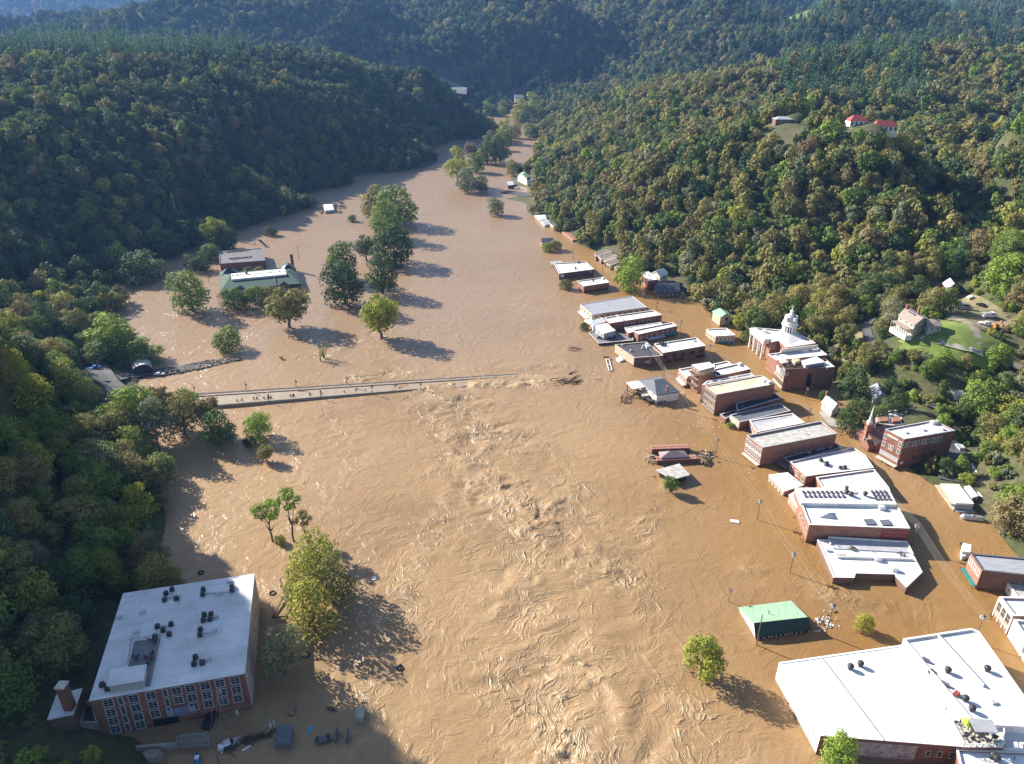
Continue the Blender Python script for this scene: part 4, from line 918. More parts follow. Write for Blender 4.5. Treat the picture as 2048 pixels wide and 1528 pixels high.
b.vents([(170, 1200), (270, 1185), (300, 1190), (480, 1155), (550, 1145)], 'hatch')
b = B('warehouse', 'three storey orange brick block with patched cream roof', 'building', 'B', [(75, 1255), (905, 1095), (1095, 1225), (240, 1382)], h=9.6, wall='brick_orange', top='roof_cream', par=.35, cope='stone_trim')
b.wins(3, [2.0, 4.9, 7.8], T(6, .07, .93), .95, 1.9, 'stone_trim', 1, 2); b.vents([(940, 1195), (1010, 1225)], 'unit'); b.vents([(300, 1250), (440, 1240)])
b = B('low_building', 'low brick wing with dark recessed roof beside the three storey block', 'building', '2', [(285, 985), (598, 903), (652, 942), (300, 1045)], h=4.2, wall='brick_red', top='roof_navy', par=.9, cope='roof_galvanised')
for x in (300, 318, 340): b.vent(x, 1020, 'vent')
b = B('low_building', 'lowest dark roof stub at the foot of the three storey block', 'building', '2', [(160, 1072), (275, 1040), (300, 1062), (205, 1108)], h=2.4, wall='brick_red', top='roof_navy', par=.6, cope='roof_galvanised')
b = B('low_building', 'one storey tan-fronted building with dark grey roof', 'building', '2', [(240, 1078), (638, 985), (725, 1045), (318, 1135)], base=(310, 1200), wall='brick_red', top='roof_slate', par=.45, cope='roof_galvanised')
b.panel(3, 0, 1, 0, b.h, 'tan_wall', 'facade', .1); b.wins(3, [1.6], T(5, .1, .9), 1.0, 1.4)
b = B('low_building', 'low building with roof in blue grey and white squares', 'building', '2', [(395, 1122), (740, 1065), (840, 1140), (455, 1215)], h=3.6, wall='brick_orange', top='roof_galvanised', par=.35)
slabpoly('roof_patch', '2', [(520, 1150), (770, 1095), (835, 1138), (570, 1190)], b.rz + .06, .04, 'roof_white', b.o, posts=False); slabpoly('roof_patch', '2', [(450, 1160), (515, 1150), (560, 1190), (480, 1205)], b.rz + .07, .04, 'roof_worn', b.o, posts=False)
b.wins(3, [1.8], T(4, .12, .88), .9, 1.4); b.vents([(590, 1165), (640, 1120)])
b = B('warehouse', 'two storey red brick warehouse with cracked grey-white roof', 'building', '3', [(180, 170), (680, 72), (788, 157), (288, 252)], base=(268, 382), wall='brick_orange', top='roof_worn', par=.7, cope='roof_galvanised')
b.wins(3, [2.2, 5.2], T(5, .1, .9), 1.1, 1.9); b.panel(3, 0, 1, 3.4, 3.8, 'stone_trim', 'string_course', .12); b.vents([(580, 160)], 'vent'); b.awning(3, .0, 1, b.h - .9, 1.2, 'stone_trim', slope=.15)
b = B('low_building', 'low building with navy roof and brown lean-to between red brick and white roof', 'building', '3', [(430, 320), (780, 222), (830, 250), (470, 352)], h=2.6, wall='brick_red', top='roof_navy', par=.3, cope='roof_galvanised')
b.vents([(600, 290), (660, 270), (690, 265), (740, 255)], 'hatch'); slabpoly('lean_to', '3', [(385, 355), (432, 322), (470, 352), (450, 398)], 1.7, .15, 'roof_brown', b.o)
b = B('warehouse', 'white-roofed brick hall with slanted street corner and zigzag vents', 'building', '3', [(470, 345), (895, 250), (975, 300), (1035, 388), (642, 436), (580, 445)], base=(568, 512), wall='brick_orange')
b.wins(5, [2.0], [.15, .5, .85], 1.3, 1.7); b.vents([(680, 345), (720, 365), (715, 375), (810, 395), (840, 392)], 'ac'); b.vents([(1010, 385)]); b.vents([(655, 440), (680, 437), (705, 436), (730, 433), (750, 430)], 'vent')
b = B('warehouse', 'plain white-roofed hall between the zigzag vents and the solar panels', 'building', '3', [(648, 452), (1037, 396), (1138, 522), (690, 520)], h=b.h - .3, wall='brick_orange')
b.vents([(870, 435), (880, 495), (790, 510)], 'vent'); b.vents([(1010, 388)], 'hatch')
b = B('porch_building', 'low white flat porch building on the river side of the white halls', 'building', '3', [(330, 437), (455, 420), (562, 505), (432, 546)], base=(430, 580), wall='brick_pink', par=0)
b.wins(3, [1.3], T(5, .1, .9), .9, 1.0); b.vents([(500, 470)])
b = B('solar_hall', 'large brick hall with rooftop solar panels, skylights and faded painted wall sign', 'building', '3', [(505, 524), (1136, 524), (1196, 642), (1280, 796), (602, 771), (548, 632)], base=(590, 886), corner=4, wall='brick_orange', par=.45, bump=.4)
mb = MB(); R = [Wz('3', x, y, b.h + .75) for x, y in [(507, 527), (1134, 527), (1192, 636), (548, 626)]]; mb.prism(R, b.rz - .1, b.h + .75, top=True); mb.build('raised_roof', 'roof_white', b.o)
zr = b.h + .75
for x0, x1, ys, nx_, sl in ((556, 842, (553, 580), 9, 14), (1020, 1135, (550, 572, 597), 4, 14)):
    for j, yy in enumerate(ys):
        for i in range(nx_):
            p = Wz('3', x0 + (x1 - x0) * (i + .5) / nx_ + j * sl - sl / 2, yy, zr + .28); mb = MB(); mt = Matrix.Rotation(math.radians(0), 3, 'Z') @ Matrix.Rotation(math.radians(9), 3, 'X'); mb.box(p, (.95, 1.35, .06), mtx=mt); mb.cur = 1; mb.box(p - Vector((0, 0, .14)), (.8, .1, .2)); mb.cur = 0
            for k in (-.5, 0, .5): mb.cur = 1; mb.box(p + Vector((k * .6, 0, .035)), (.03, 1.3, .02), mtx=mt)
            mb.build('solar_panel', ['solar_cell', 'metal_silver'], b.o)
b.rz, rz0 = zr, b.rz; b.vent(848, 545, 'chimney'); b.vents([(880, 580), (975, 578), (850, 565)], 'turbine'); b.vents([(905, 550), (925, 560)]); b.rz = rz0
for q in [[(968, 735), (1030, 732), (1052, 768), (990, 770)], [(1076, 740), (1138, 737), (1160, 772), (1098, 775)]]: slabpoly('skylight', '3', q, b.rz + .4, .4, 'roof_slate', b.o, posts=False)
P_ = [Wz('3', x, y, b.rz) for x, y in [(662, 690), (775, 690), (795, 735), (662, 728)]]; ap = Wz('3', 735, 692, b.rz + 1.6); ap2 = Wz('3', 690, 700, b.rz + 1.4); mb = MB()
for i in range(4): mb.quad(P_[(i + 1) % 4], P_[i], ap)
mb.build('roof_lantern', 'roof_galvanised', b.o); b.vents([(1085, 668)], 'unit'); b.wins(4, [3.4], T(4, .15, .85), 1.1, 1.5, 'stone_trim')
b.panel(3, .0, .27, .9, b.h - .6, 'sign_red', 'painted_sign', .05)
a_, c_ = b.edge(3); d = c_ - a_; nr = Vector((-d.y, d.x, 0)).normalized(); mb = MB(); rnd = random.Random(8); ang = math.atan2(d.y, d.x)
for row in range(3):
    t = .02
    while t < .235:
        ww = rnd.uniform(.35, .75); p = a_ + d * t + nr * .07; z = b.h - 1.7 - row * 1.35
        for k in range(rnd.choice((1, 2, 2))): mb.box((p.x, p.y, z + .25 - k * .5), (ww, .03, .14), ang)
        for s in (-1, 1): q = p + d.normalized() * s * ww * .42; mb.box((q.x, q.y, z), (.13, .03, .75), ang)
        t += (ww + .35) / d.length
mb.build('painted_lettering', 'sign_pale', b.o)
b = B('annex', 'small brick annex at the river corner of the solar panel hall', 'building', '3', [(465, 570), (505, 548), (545, 640), (520, 655)], h=3.6, wall='brick_pink', par=0)
b = B('flat_roof_building', 'nearly drowned building with crooked white flat roof beside the solar hall', 'building', '3', [(655, 870), (1258, 890), (1362, 1090), (1256, 1192), (1186, 1122), (1180, 1105), (912, 1098), (905, 1128), (765, 1126)], h=2.5, wall='brick_brown', par=.18)
mb = MB()
for a0, a1 in (((730, 858), (1258, 890)), ((790, 990), (1300, 1005)), ((850, 975), (780, 975)), ((730, 858), (745, 905)), ((1258, 890), (1300, 975))): mb.beam(Wz('3', *a0, b.h + .25), Wz('3', *a1, b.h + .25), .3, .7)
mb.build('roof_curb', 'white_wall', b.o); mb = MB(); mb.prism([Wz('3', x, y, b.h + .12) for x, y in [(732, 862), (1256, 894), (1290, 960), (760, 930)]], b.h - .4, b.h + .12); mb.build('raised_roof', 'roof_galvanised', b.o)
b.vents([(1060, 1012), (1172, 1082)], 'unit'); b.vents([(795, 925), (1025, 955), (1210, 975)], 'vent'); b.wins(6, [1.3], [.45, .7], 1.0, .8, 'brick_dark'); b.vents([(730, 950)], 'hatch')
for x, y in ((890, 938), (1215, 975)):
    p = b.at(x, y); mb = MB(); rnd = random.Random(x)
    for k in range(9): mb.box(p + Vector((rnd.uniform(-1, 1), rnd.uniform(-.7, .7), .6)), (rnd.uniform(.5, 1.4), .25, .12), rnd.random() * 3)
    tag(mb.build('roof_debris', 'driftwood'), 'dark sticks stranded on the crooked flat roof, %s of the two heaps' % ('left' if x < 1000 else 'right'), 'debris')
# white house with the grey hip roof
g_ = gable('white_house', 'white house with grey hipped roof standing in the flood by the river row', 'house', 'A', [(375, 455), (665, 398), (972, 622), (635, 672)], base=(622, 826), rise=2.9, axis=0, hip=.27, wall='white_wall', roof='roof_slate')
g_.wins(2, [g_.h - .9], [.62, .74, .86], .9, .8, 'grey_wall'); g_.wins(3, [1.4], [.2, .5, .8], .9, 1.2); mb = MB(); p = Wz('A', 790, 590, g_.h + 1.6); mb.box(p, (.8, .8, 2.4)); mb.box(p + Vector((0, 0, 1.25)), (1, 1, .16)); mb.build('chimney', 'brick_orange', g_.o)
b = B('carport', 'white flat canopy at the left corner of the grey-roofed white house', 'canopy', 'A', [(175, 490), (345, 465), (456, 556), (272, 592)], h=4.0, wall='brick_orange', par=0, z0=3.4)
for x, y in ((195, 500), (280, 590), (440, 560)): q = Wz('A', x, y, 4); mb = MB(); mb.box((q.x, q.y, 1), (.4, .4, 5)); mb.build('post', 'brick_orange', b.o)
mb = MB(); rnd = random.Random(4)
for k in range(70):
    t = rnd.random(); p = Wz('A', 300 + 290 * t + rnd.uniform(-30, 60), 640 + 140 * t + rnd.uniform(-30, 30), rnd.uniform(.2, 2.2)); mb.cur = rnd.choice((0, 0, 1)); mb.box(p, (rnd.uniform(.6, 3.2), rnd.uniform(.1, .6), rnd.uniform(.1, .5)), rnd.uniform(-1.2, -.2) if rnd.random() < .6 else rnd.random() * 3)
mb.cur = 2; mb.prism([Wz('A', x, y, 2.2) for x, y in [(330, 600), (455, 600), (520, 690), (420, 700)]], 1.9, 2.2, bottom=True)
tag(mb.build('wreckage', ['driftwood', 'metal_dark', 'debris_light']), 'collapsed porch and planks piled against the grey-roofed white house', 'debris', kind='stuff')
mb = MB(); rnd = random.Random(141)
for k in range(60):
    p = Wz('A', rnd.gauss(165, 45), rnd.gauss(725, 35), .2); mb.box(p, (rnd.uniform(.6, 2.8), rnd.uniform(.12, .4), rnd.uniform(.1, .5)), rnd.random() * 3)
tag(mb.build('flotsam', 'brick_pink'), 'pinkish boards floating at the left of the white house wreckage', 'debris', kind='stuff')

# ------------------------------------------------------------------ hill side of the street
b = B('office_building', 'small tan building with white roof across the street from the paired-window block', 'building', 'B', [(90, 425), (388, 408), (518, 512), (230, 527)], base=(225, 635), wall='tan_wall')
b.wins(2, [1.9], T(5, .12, .9), 1.0, 1.6); b.wins(3, [1.9], T(4, .15, .85), 1.0, 1.6); b.awning(2, .1, .8, b.h - .9, 1.6, 'paint_teal'); b.vents([(345, 450), (250, 440)])
g_ = gable('hut', 'small pale hut with green gabled roof at the foot of the hill', 'house', 'B', [(190, 165), (390, 158), (445, 222), (300, 250)], base=(310, 392), rise=1.6, axis=1, wall='tan_wall', roof='roof_green_light')
g_.wins(2, [1.7], [.35], 1.5, 1.3, 'brick_dark'); g_.wins(3, [1.6], [.3, .75], .8, .8)
# courthouse
b = B('courthouse', 'brick courthouse with white columned front, white roof and tall domed clock tower', 'courthouse', 'B', [(800, 402), (1392, 452), (1692, 628), (1262, 690), (1152, 592), (1050, 612)], base=(1038, 880), corner=5, wall='brick_orange', par=.7)
hC = b.h; b.wins(5, [3.0, 6.6], [.03, .30, .42, .55, .68, .96], 1.1, 1.9); b.wins(2, [2.2], [.55], 1.1, 1.3); b.wins(4, [3.0], [.5], 1.0, 1.6)
a_, c_ = b.edge(5); d = c_ - a_; nr = Vector((-d.y, d.x, 0)).normalized()
mb = MB(); q0 = a_ + d * .10; q1 = a_ + d * .90; mb.prism([q0 + nr * .05, q0 + nr * 3.2, q1 + nr * 3.2, q1 + nr * .05], hC - 1.8, hC - .1, bottom=True); mb.prism([q0 + nr * .05 - d * .02, q0 + nr * 3.5 - d * .02, q1 + nr * 3.5 + d * .02, q1 + nr * .05 + d * .02], hC - .1, hC + .25, bottom=True)
mb.prism([q0 + nr * .2, q0 + nr * 2.9, q1 + nr * 2.9, q1 + nr * .2], hC + .25, hC + .7); mb.build('entablature', 'white_trim', b.o)
for t in (.14, .38, .62, .86):
    p = a_ + d * t + nr * 2.7; mb = MB(); mb.lathe(Vector((p.x, p.y, -2)), [(.6, 0), (.5, .6), (.48, 3), (.44, hC - .9), (.4, hC - .35), (.65, hC - .1), (.65, hC + .2)], 14); mb.build('column', 'white_trim', b.o)
zc = b.rz; C0 = Wz('B', 1290, 500, zc)
_n0 = set(o.name for o in b.o.children)
cupx = C0; mb = MB(); mb.lathe(cupx, [(5.6, 0), (5.6, .9), (5.2, 1.3), (4.6, 1.5), (4.6, 2.3), (4.2, 2.3)], 24); mb.build('drum_base', 'white_wall', b.o)
mb = MB()
R_ = [Vector((q.x, q.y, zc)) for q in [Wz('B', 1000, 560, zc), Wz('B', 1180, 480, zc), Wz('B', 1560, 560, zc), Wz('B', 1300, 660, zc)]]; ap = Vector((cupx.x, cupx.y, zc + 2.2))
for i in range(4): mb.quad(R_[(i + 1) % 4], R_[i], ap)
mb.build('hipped_roof', 'roof_white', b.o)
tw = MB(); tw.lathe(cupx, [(3.5, 2.3), (3.5, 6.9)], 16); tw.build('tower_drum', 'glass_dark', b.o)
for k in range(16):
    a0 = k * math.pi / 8 + .1; p = cupx + Vector((math.cos(a0) * 3.9, math.sin(a0) * 3.9, 0)); mb = MB(); mb.box(p + Vector((0, 0, 4.6)), (.55, .62 if k % 2 else .95, 4.6), a0); mb.build('tower_column', 'white_trim', b.o)
mb = MB(); mb.lathe(cupx, [(4.2, 6.8), (4.9, 7.2), (4.9, 7.7), (4.4, 7.8), (4.2, 9.3), (4.4, 9.5), (3.7, 9.7), (3.7, 10.5)], 24); mb.build('tower_cornice', 'white_wall', b.o)
mb = MB(); mb.lathe(cupx, [(3.7, 10.5), (3.65, 11.5), (3.35, 12.8), (2.8, 13.9), (2.0, 14.8), (1.3, 15.2)], 20); mb.build('dome', 'roof_galvanised', b.o, smooth=True)
mb = MB(); mb.lathe(cupx, [(1.3, 15.1), (1.3, 15.4), (1.0, 15.5), (1.0, 16.8), (1.35, 17.0), (.9, 17.6), (.4, 18.0), (.25, 18.4)], 12); mb.build('lantern', 'white_trim', b.o)
mb = MB(); mb.lathe(cupx, [(.3, 18.3), (.42, 18.8), (.5, 19.3), (.34, 20.0), (.3, 20.2), (.22, 20.4), (.26, 20.7), (.2, 21.0), (.05, 21.15)], 10); mb.beam(cupx + Vector((.2, 0, 20.0)), cupx + Vector((.75, 0, 20.9)), .16); mb.build('statue', 'roof_galvanised', b.o)
for k in range(4):
    a0 = math.radians(-70 + 90 * k); e = Vector((math.cos(a0), math.sin(a0), 0)); p = cupx + e * 3.3 + Vector((0, 0, 11.8)); mb = MB(); mb.tube(p, p + e * .9, 1.25, 1.25, 18); mb.box(p + e * .4 + Vector((0, 0, 1.3)), (1.0, 2.4, .25), a0); o_ = mb.build('clock_surround', 'white_trim', b.o)
    f_ = MB(); f_.tube(p + e * .9, p + e * .96, 1.0, 1.0, 18); f_.cur = 1; s_ = Vector((-e.y, e.x, 0)); f_.beam(p + e * .99, p + e * .99 + Vector((0, 0, .7)), .09); f_.beam(p + e * .99, p + e * .99 + s_ * .5, .09)
    for q in range(12): aa = q * math.pi / 6; f_.box(p + e * .98 + s_ * (.82 * math.cos(aa)) + Vector((0, 0, .82 * math.sin(aa))), (.05, .1, .1), a0)
    f_.build('clock_face', ['paint_white', 'paint_black'], o_)
for o_ in [q for q in b.o.children if q.name not in _n0]:
    lc = cupx - ORG[b.o.name]; flat = o_.name.startswith('hipped')
    if not flat: o_.matrix_basis = Matrix.Translation(lc) @ Matrix.Diagonal((.80, .80, .70, 1)) @ Matrix.Translation(-lc)
b.vents([(940, 470), (960, 480)], 'unit')
b = B('brick_block', 'white-roofed brick block with four roof hatches between courthouse and ruin', 'building', 'B', [(992, 792), (1715, 686), (1862, 800), (1125, 880)], h=hC - 1.2, wall='brick_orange', par=.5)
b.vents([(1115, 800), (1260, 782), (1275, 790), (1440, 765), (1610, 742)], 'hatch'); mb = MB(); mb.beam(Wz('B', 1180, 745, b.h + .8), Wz('B', 1718, 682, b.h + .8), .35, 1.8); mb.build('firewall', 'white_wall', b.o)
b = B('ruined_block', 'dark red brick block with partly collapsed roof and white penthouse', 'building', 'B', [(1120, 885), (1850, 860), (1976, 978), (1252, 1012)], base=(1218, 1328), wall='brick_red', top='driftwood', par=.8, cope='brick_brown')
b.wins(3, [2.4], T(4, .06, .36), .9, 3.4, 'white_trim', 2, 4); b.panel(3, .5, .88, 1.6, 4.6, 'white_wall', 'boarded_window'); b.panel(3, 0, 1, 5.4, 5.8, 'stone_trim', 'string_course', .14); b.wins(3, [7.4], [.1, .25, .4, .6, .8], 1.3, 2.0, 'tan_wall'); b.panel(3, 0, 1, 8.8, 9.3, 'stone_trim', 'sill_band', .5)
b.panel(2, .43, .53, 2.6, 9.0, 'glass_dark', 'tall_doorway', .1); b.panel(2, .0, .38, .1, b.h - .2, 'brick_brown', 'painted_wall', .07)
a_, c_ = b.edge(2); q = a_.lerp(c_, .96); nr = Vector((-(c_ - a_).y, (c_ - a_).x, 0)).normalized(); q.z = b.h - 2.4; mb = MB(); mb.tube(q + nr * .02, q + nr * .12, .9, .9, 16); mb.cur = 1; mb.tube(q + nr * .12, q + nr * .16, .6, .6, 16); mb.build('round_sign', ['white_trim', 'brick_red'], b.o)
b.rz += .0; mb = MB(); mb.prism([Wz('B', x, y, b.h + 1.3) for x, y in [(1478, 890), (1700, 822), (1832, 905), (1542, 952)]], b.h + 1.05, b.h + 1.3, bottom=True); mb.build('penthouse_roof', 'roof_white', b.o)
mb = MB(); mb.prism([Wz('B', x, y, b.h + 1.1) for x, y in [(1490, 895), (1695, 830), (1815, 905), (1548, 945)]], b.rz - .1, b.h + 1.05, top=False); mb.build('penthouse', 'grey_wall', b.o)
mb = MB(); rnd = random.Random(6); mb.prism([Wz('B', x, y, b.h + .9) for x, y in [(1345, 860), (1430, 838), (1470, 880), (1390, 915)]], b.rz, b.h + .9); mb.cur = 1; mb.prism([Wz('B', x, y, b.h + .1) for x, y in [(1150, 885), (1245, 868), (1300, 905), (1200, 925)]], b.rz, b.h + .1); mb.cur = 2
for k in range(60):
    p = Wz('B', rnd.uniform(1180, 1480), rnd.uniform(900, 985), b.rz + .3); mb.box(p, (rnd.uniform(.3, 2.4), rnd.uniform(.1, .5), rnd.uniform(.1, .6)), rnd.random() * 3)
mb.build('collapsed_roof', ['tan_wall', 'stone_trim', 'driftwood'], b.o); mb = MB(); mb.prism([Wz('B', x, y, b.h + .02) for x, y in [(1800, 930), (1860, 885), (1972, 975), (1850, 985)]], b.rz, b.h + .02); mb.build('white_roof_patch', 'roof_white', b.o)
# cottages by the church
g_ = gable('white_cottage', 'white cottage with bright gabled roof left of the dark trees', 'house', 'F', [(150, 262), (240, 205), (352, 300), (268, 350)], base=(285, 450), rise=1.7, axis=1, wall='white_wall', roof='roof_white')
g_.wins(3, [1.5], [.3, .7], .8, 1.1); g_.chim(.0); ribbon('pavement', [Wz('F', 150, 385), Wz('F', 205, 440), Wz('F', 270, 530), Wz('F', 330, 570)], 4, 'concrete', lift=.12, clear=0, world=True)
hh = hit(*px('F', 800, 245)).z
g_ = gable('cottage', 'cream cottage with pale blue-grey metal roof among the trees', 'house', 'F', [(712, 90), (888, 82), (938, 195), (770, 222)], h=hh + 3.6, rise=1.8, axis=1, wall='cream_wall', roof='roof_galvanised', z0=hh - 2, ground_z=hh)
g_.wins(3, [1.5], [.3, .7], .8, 1.1); g_.wins(2, [1.5], [.5], .8, 1.1)
# church
g_ = gable('church', 'brick church with brown gabled roof, pointed porch and slim white steeple', 'church', 'F', [(520, 590), (1120, 520), (1150, 700), (800, 775)], base=(792, 862), rise=3.0, axis=0, wall='brick_orange', roof='roof_brown', over=.15)
g_.wins(3, [2.0], [.72, .84, .93], .7, 2.2, 'brick_dark', 1, 2); put_window(g_.o, g_.P[3], g_.P[0], .45, g_.h - 1.0, 1.3, 3.2, 'white_trim', 1, 3); put_window(g_.o, g_.P[3], g_.P[0], .22, g_.h - 1.6, .8, 2.4, 'white_trim', 1, 2)
p = g_.r0 + (g_.r1 - g_.r0).normalized() * 1.0; p.z = g_.h; mb = MB(); mb.box(p + Vector((0, 0, 2.6)), (2.3, 2.3, 5.2)); mb.box(p + Vector((0, 0, 5.3)), (2.6, 2.6, .25)); mb.build('bell_tower', 'brick_orange', g_.o)
mb = MB(); mb.box(p + Vector((0, 0, 5.9)), (1.7, 1.7, 1.0)); mb.lathe(p, [(.95, 6.4), (.6, 7.2), (.1, 12.8), (.04, 13.4)], 8); mb.build('spire', 'white_trim', g_.o)
a_ = g_.P[3]; c_ = g_.P[0]; d = c_ - a_; nr = Vector((-d.y, d.x, 0)).normalized(); q0 = a_ + d * .06; q1 = a_ + d * .34; mb = MB(); o0 = q0 + nr * 2.6; o1 = q1 + nr * 2.6; z = g_.h - .8
mb.prism([q0, o0, o1, q1][::-1] if False else [o0, o1, q1, q0], -2, z, top=False); mid = (o0 + o1) / 2; mb.quad((o0.x, o0.y, z), (mid.x, mid.y, z + 1.7), (o1.x, o1.y, z)); mb.build('porch', 'brick_orange', g_.o)
m2_ = (q0 + q1) / 2; mb = MB(); mb.quad((o0.x, o0.y, z), (q0.x, q0.y, z), (m2_.x, m2_.y, z + 1.8), (mid.x, mid.y, z + 1.8)); mb.quad((o1.x, o1.y, z), (mid.x, mid.y, z + 1.8), (m2_.x, m2_.y, z + 1.8), (q1.x, q1.y, z)); mb.build('porch_roof', 'roof_brown', g_.o)
b = B('annex', 'brick annex with wide white roof and two dark vents behind the church', 'building', 'F', [(795, 430), (930, 376), (1262, 332), (1482, 466), (1150, 560), (800, 520)], h=g_.h + 1.6, wall='brick_orange', par=.5)
b.vents([(1238, 488), (1285, 490)], 'turbine'); b.vents([(1145, 435), (990, 440)], 'hatch'); mb = MB()
for x0, x1, y in ((850, 940, 470), (1010, 1085, 470)): mb.prism([Wz('F', x, yy, b.h + .7) for x, yy in [(x0 - 30, y - 25), (x1 - 10, y - 35), (x1 + 10, y + 20), (x0 - 10, y + 28)]], b.rz, b.h + .7)
mb.build('stair_head', 'brick_orange', b.o)
b = B('department_store', 'tall red brick block with white roof, side windows in three storeys, by the car park', 'building', 'F', [(905, 590), (1490, 480), (1752, 606), (1138, 712)], base=(1052, 1072), wall='brick_red', par=.5, cope='roof_galvanised')
b.wins(2, [2.6], [.96 - v for v in (.0, .075, .18, .25, .36, .43, .54, .61, .69)], 1.15, 1.9); b.wins(2, [5.6], [.93 - v for v in (0, .075, .18, .25, .36, .43, .54, .61, .69)], .95, 1.5, 'brick_pink'); b.wins(2, [8.6], [.7, .52, .33], .9, .9, 'brick_dark', 1, 1)
b.wins(3, [2.6], [.12, .88], 1.0, 1.8); b.wins(3, [5.6], [.12, .45, .55, .88], 1.0, 1.6); b.panel(3, .25, .8, 1.2, 1.9, 'stone_trim', 'name_band', .1); b.panel(3, .02, .98, 8.2, 10.0, 'grey_wall', 'shop_front', .12); b.awning(3, -.02, 1.0, b.h - 1.4, 1.6, 'stone_trim', slope=.1, name='canopy')
b.vents([(1480, 530), (1510, 525)], 'unit'); b.vents([(1160, 640), (1370, 608), (1600, 600)], 'hatch'); b.panel(2, .9, .95, 9.6, 10.6, 'white_wall', 'notice_board', .1)
# long white roof, quonset, trailers, tank
b = B('strip_shop', 'long low shop with white roof and tan river-side strip', 'building', 'G', [(400, 640), (740, 655), (1028, 1022), (680, 1008)], base=(632, 1160), wall='white_wall', par=.1)
a_, c_ = b.edge(3); d = c_ - a_; nr = Vector((-d.y, d.x, 0)).normalized(); mb = MB(); mb.prism([a_ + nr * 1.9, a_ + nr * .05, c_ + nr * .05, c_ + nr * 1.9][::-1], [b.h - 1.0, b.h - 1.0, b.h - .4, b.h - .4][::-1] if False else b.h - .8, b.h - .6, bottom=True); mb.build('canopy', 'tan_wall', b.o); b.wins(3, [2.0], T(7, .1, .9), 1.1, 1.3); b.awning(2, .02, .98, 2.0, 1.8, 'metal_grey'); b.wins(2, [1.2], T(6, .1, .9), .9, .6)
def quonset(name, label, zm, p0, p1, r, z, mat, cat='building', n_=10, ends='grey_wall'):
    a_ = Wz(zm, *p0, z); c_ = Wz(zm, *p1, z); d = (c_ - a_).normalized(); s_ = Vector((-d.y, d.x, 0)); t_ = thing(name, label, cat, a_); mb = MB(); e = MB()
    R_ = [[q + s_ * (r * math.cos(math.pi * k / n_)) + Vector((0, 0, r * .8 * math.sin(math.pi * k / n_))) for k in range(n_ + 1)] for q in (a_, c_)]
    for k in range(n_): mb.quad(R_[0][k], R_[0][k + 1], R_[1][k + 1], R_[1][k])
    e.quad(*R_[0]); e.quad(*reversed(R_[1])); e.prism([a_ - s_ * r, a_ + s_ * r, c_ + s_ * r, c_ - s_ * r] if True else [], z - 2.5, z, top=False); mb.build('roof', mat, t_); e.build('wall', ends, t_); return t_
quonset('quonset_hut', 'long white quonset hut below the right hillside', 'G', (1000, 360), (1230, 640), 3.0, 1.2, 'roof_white')
b = B('trailer', 'white camper trailer with tarpaulin awning right of the long white roof', 'trailer', 'G', [(850, 700), (945, 678), (1112, 872), (1003, 900)], h=3.0, wall='white_wall', par=0, z0=-.6)
b.wins(2, [1.2], [.5], 1.0, .8, 'metal_grey'); slabpoly('tarpaulin', 'G', [(1090, 795), (1130, 790), (1350, 892), (1340, 925), (1130, 880)], 2.4, .06, 'paint_white', b.o)
mb = MB(); rnd = random.Random(9)
for k in range(30): p = Wz('G', rnd.uniform(1130, 1330), rnd.uniform(930, 1040), .4); mb.cur = k % 2; mb.box(p, (rnd.uniform(.4, 1.8), rnd.uniform(.2, .7), rnd.uniform(.1, .7)), rnd.random() * 3)
tag(mb.build('wreckage', ['debris_light', 'metal_dark']), 'pale junk heap below the camper trailer awning', 'debris', kind='stuff')
def tank(name, label, zm, p0, p1, r, z, mat):
    a_ = Wz(zm, *p0, z); c_ = Wz(zm, *p1, z); d = c_ - a_; t_ = thing(name, label, name.replace('_', ' '), a_); mb = MB(); prev = None; e = d.normalized(); pr = [(0, .3), (.04, .7), (.1, 1), (.9, 1), (.96, .7), (1, .3)]
    for (u, k), (u2, k2) in zip(pr[:-1], pr[1:]): mb.tube(a_ + d * u, a_ + d * u2, r * k, r * k2, 14, cap=(u == 0 or u2 == 1))
    mb.build('shell', mat, t_, smooth=False); mb = MB()
    for u in (.3, .5, .7): mb.tube(a_ + d * u - e * .06, a_ + d * u + e * .06, r * 1.03, r * 1.03, 14, cap=False)
    mb.box(a_ + d * .5 + Vector((0, 0, r)), (.6, .6, .3)); mb.build('band', 'metal_grey', t_); return t_
tank('tank_trailer', 'silver tank trailer half afloat below the long white roof', 'G', (770, 1270), (1230, 1325), 1.1, .5, 'metal_silver')
# right edge
b = B('corner_store', 'pink brick store with grey metal roof at the right edge', 'building', 'L', [(952, 272), (1820, 352), (1900, 560), (1088, 472)], base=(1022, 692), wall='brick_brown', top='roof_metal_grey', par=.35, cope='roof_slate')
b.panel(3, 0, 1, 0, b.h, 'brick_orange', 'facade', .1); b.wins(3, [2.0], [.16, .30, .48, .62, .78, .90], .9, 1.8); b.awning(3, .0, 1, b.h - 1.2, 1.3, 'paint_teal', slope=.1)
b.vents([(1320, 490)], 'vent')
b = B('low_annex', 'low annex with grey roof and white street wall at the right edge', 'building', 'L', [(1362, 590), (1560, 522), (1900, 570), (1900, 800), (1502, 792)], h=3.4, wall='white_wall', top='roof_worn', par=.3)
b.vents([(1520, 620)], 'unit'); b.wins(4, [1.4], [.3, .6], .8, 1.0)
b = B('theatre', 'peach brick theatre with white roof and white pilasters at the right edge', 'building', 'L', [(1292, 782), (1900, 800), (1990, 1020), (1460, 1002)], h=6.6, wall='brick_pink', par=.6)
b.wins(3, [2.6], [.2, .5, .8], 1.6, 2.6, 'cream_wall', 3, 2); b.panel(3, 0, 1, .1, .9, 'cream_wall', 'cornice', .25); b.panel(3, 0, 1, 4.6, 5.0, 'cream_wall', 'string_course', .2)
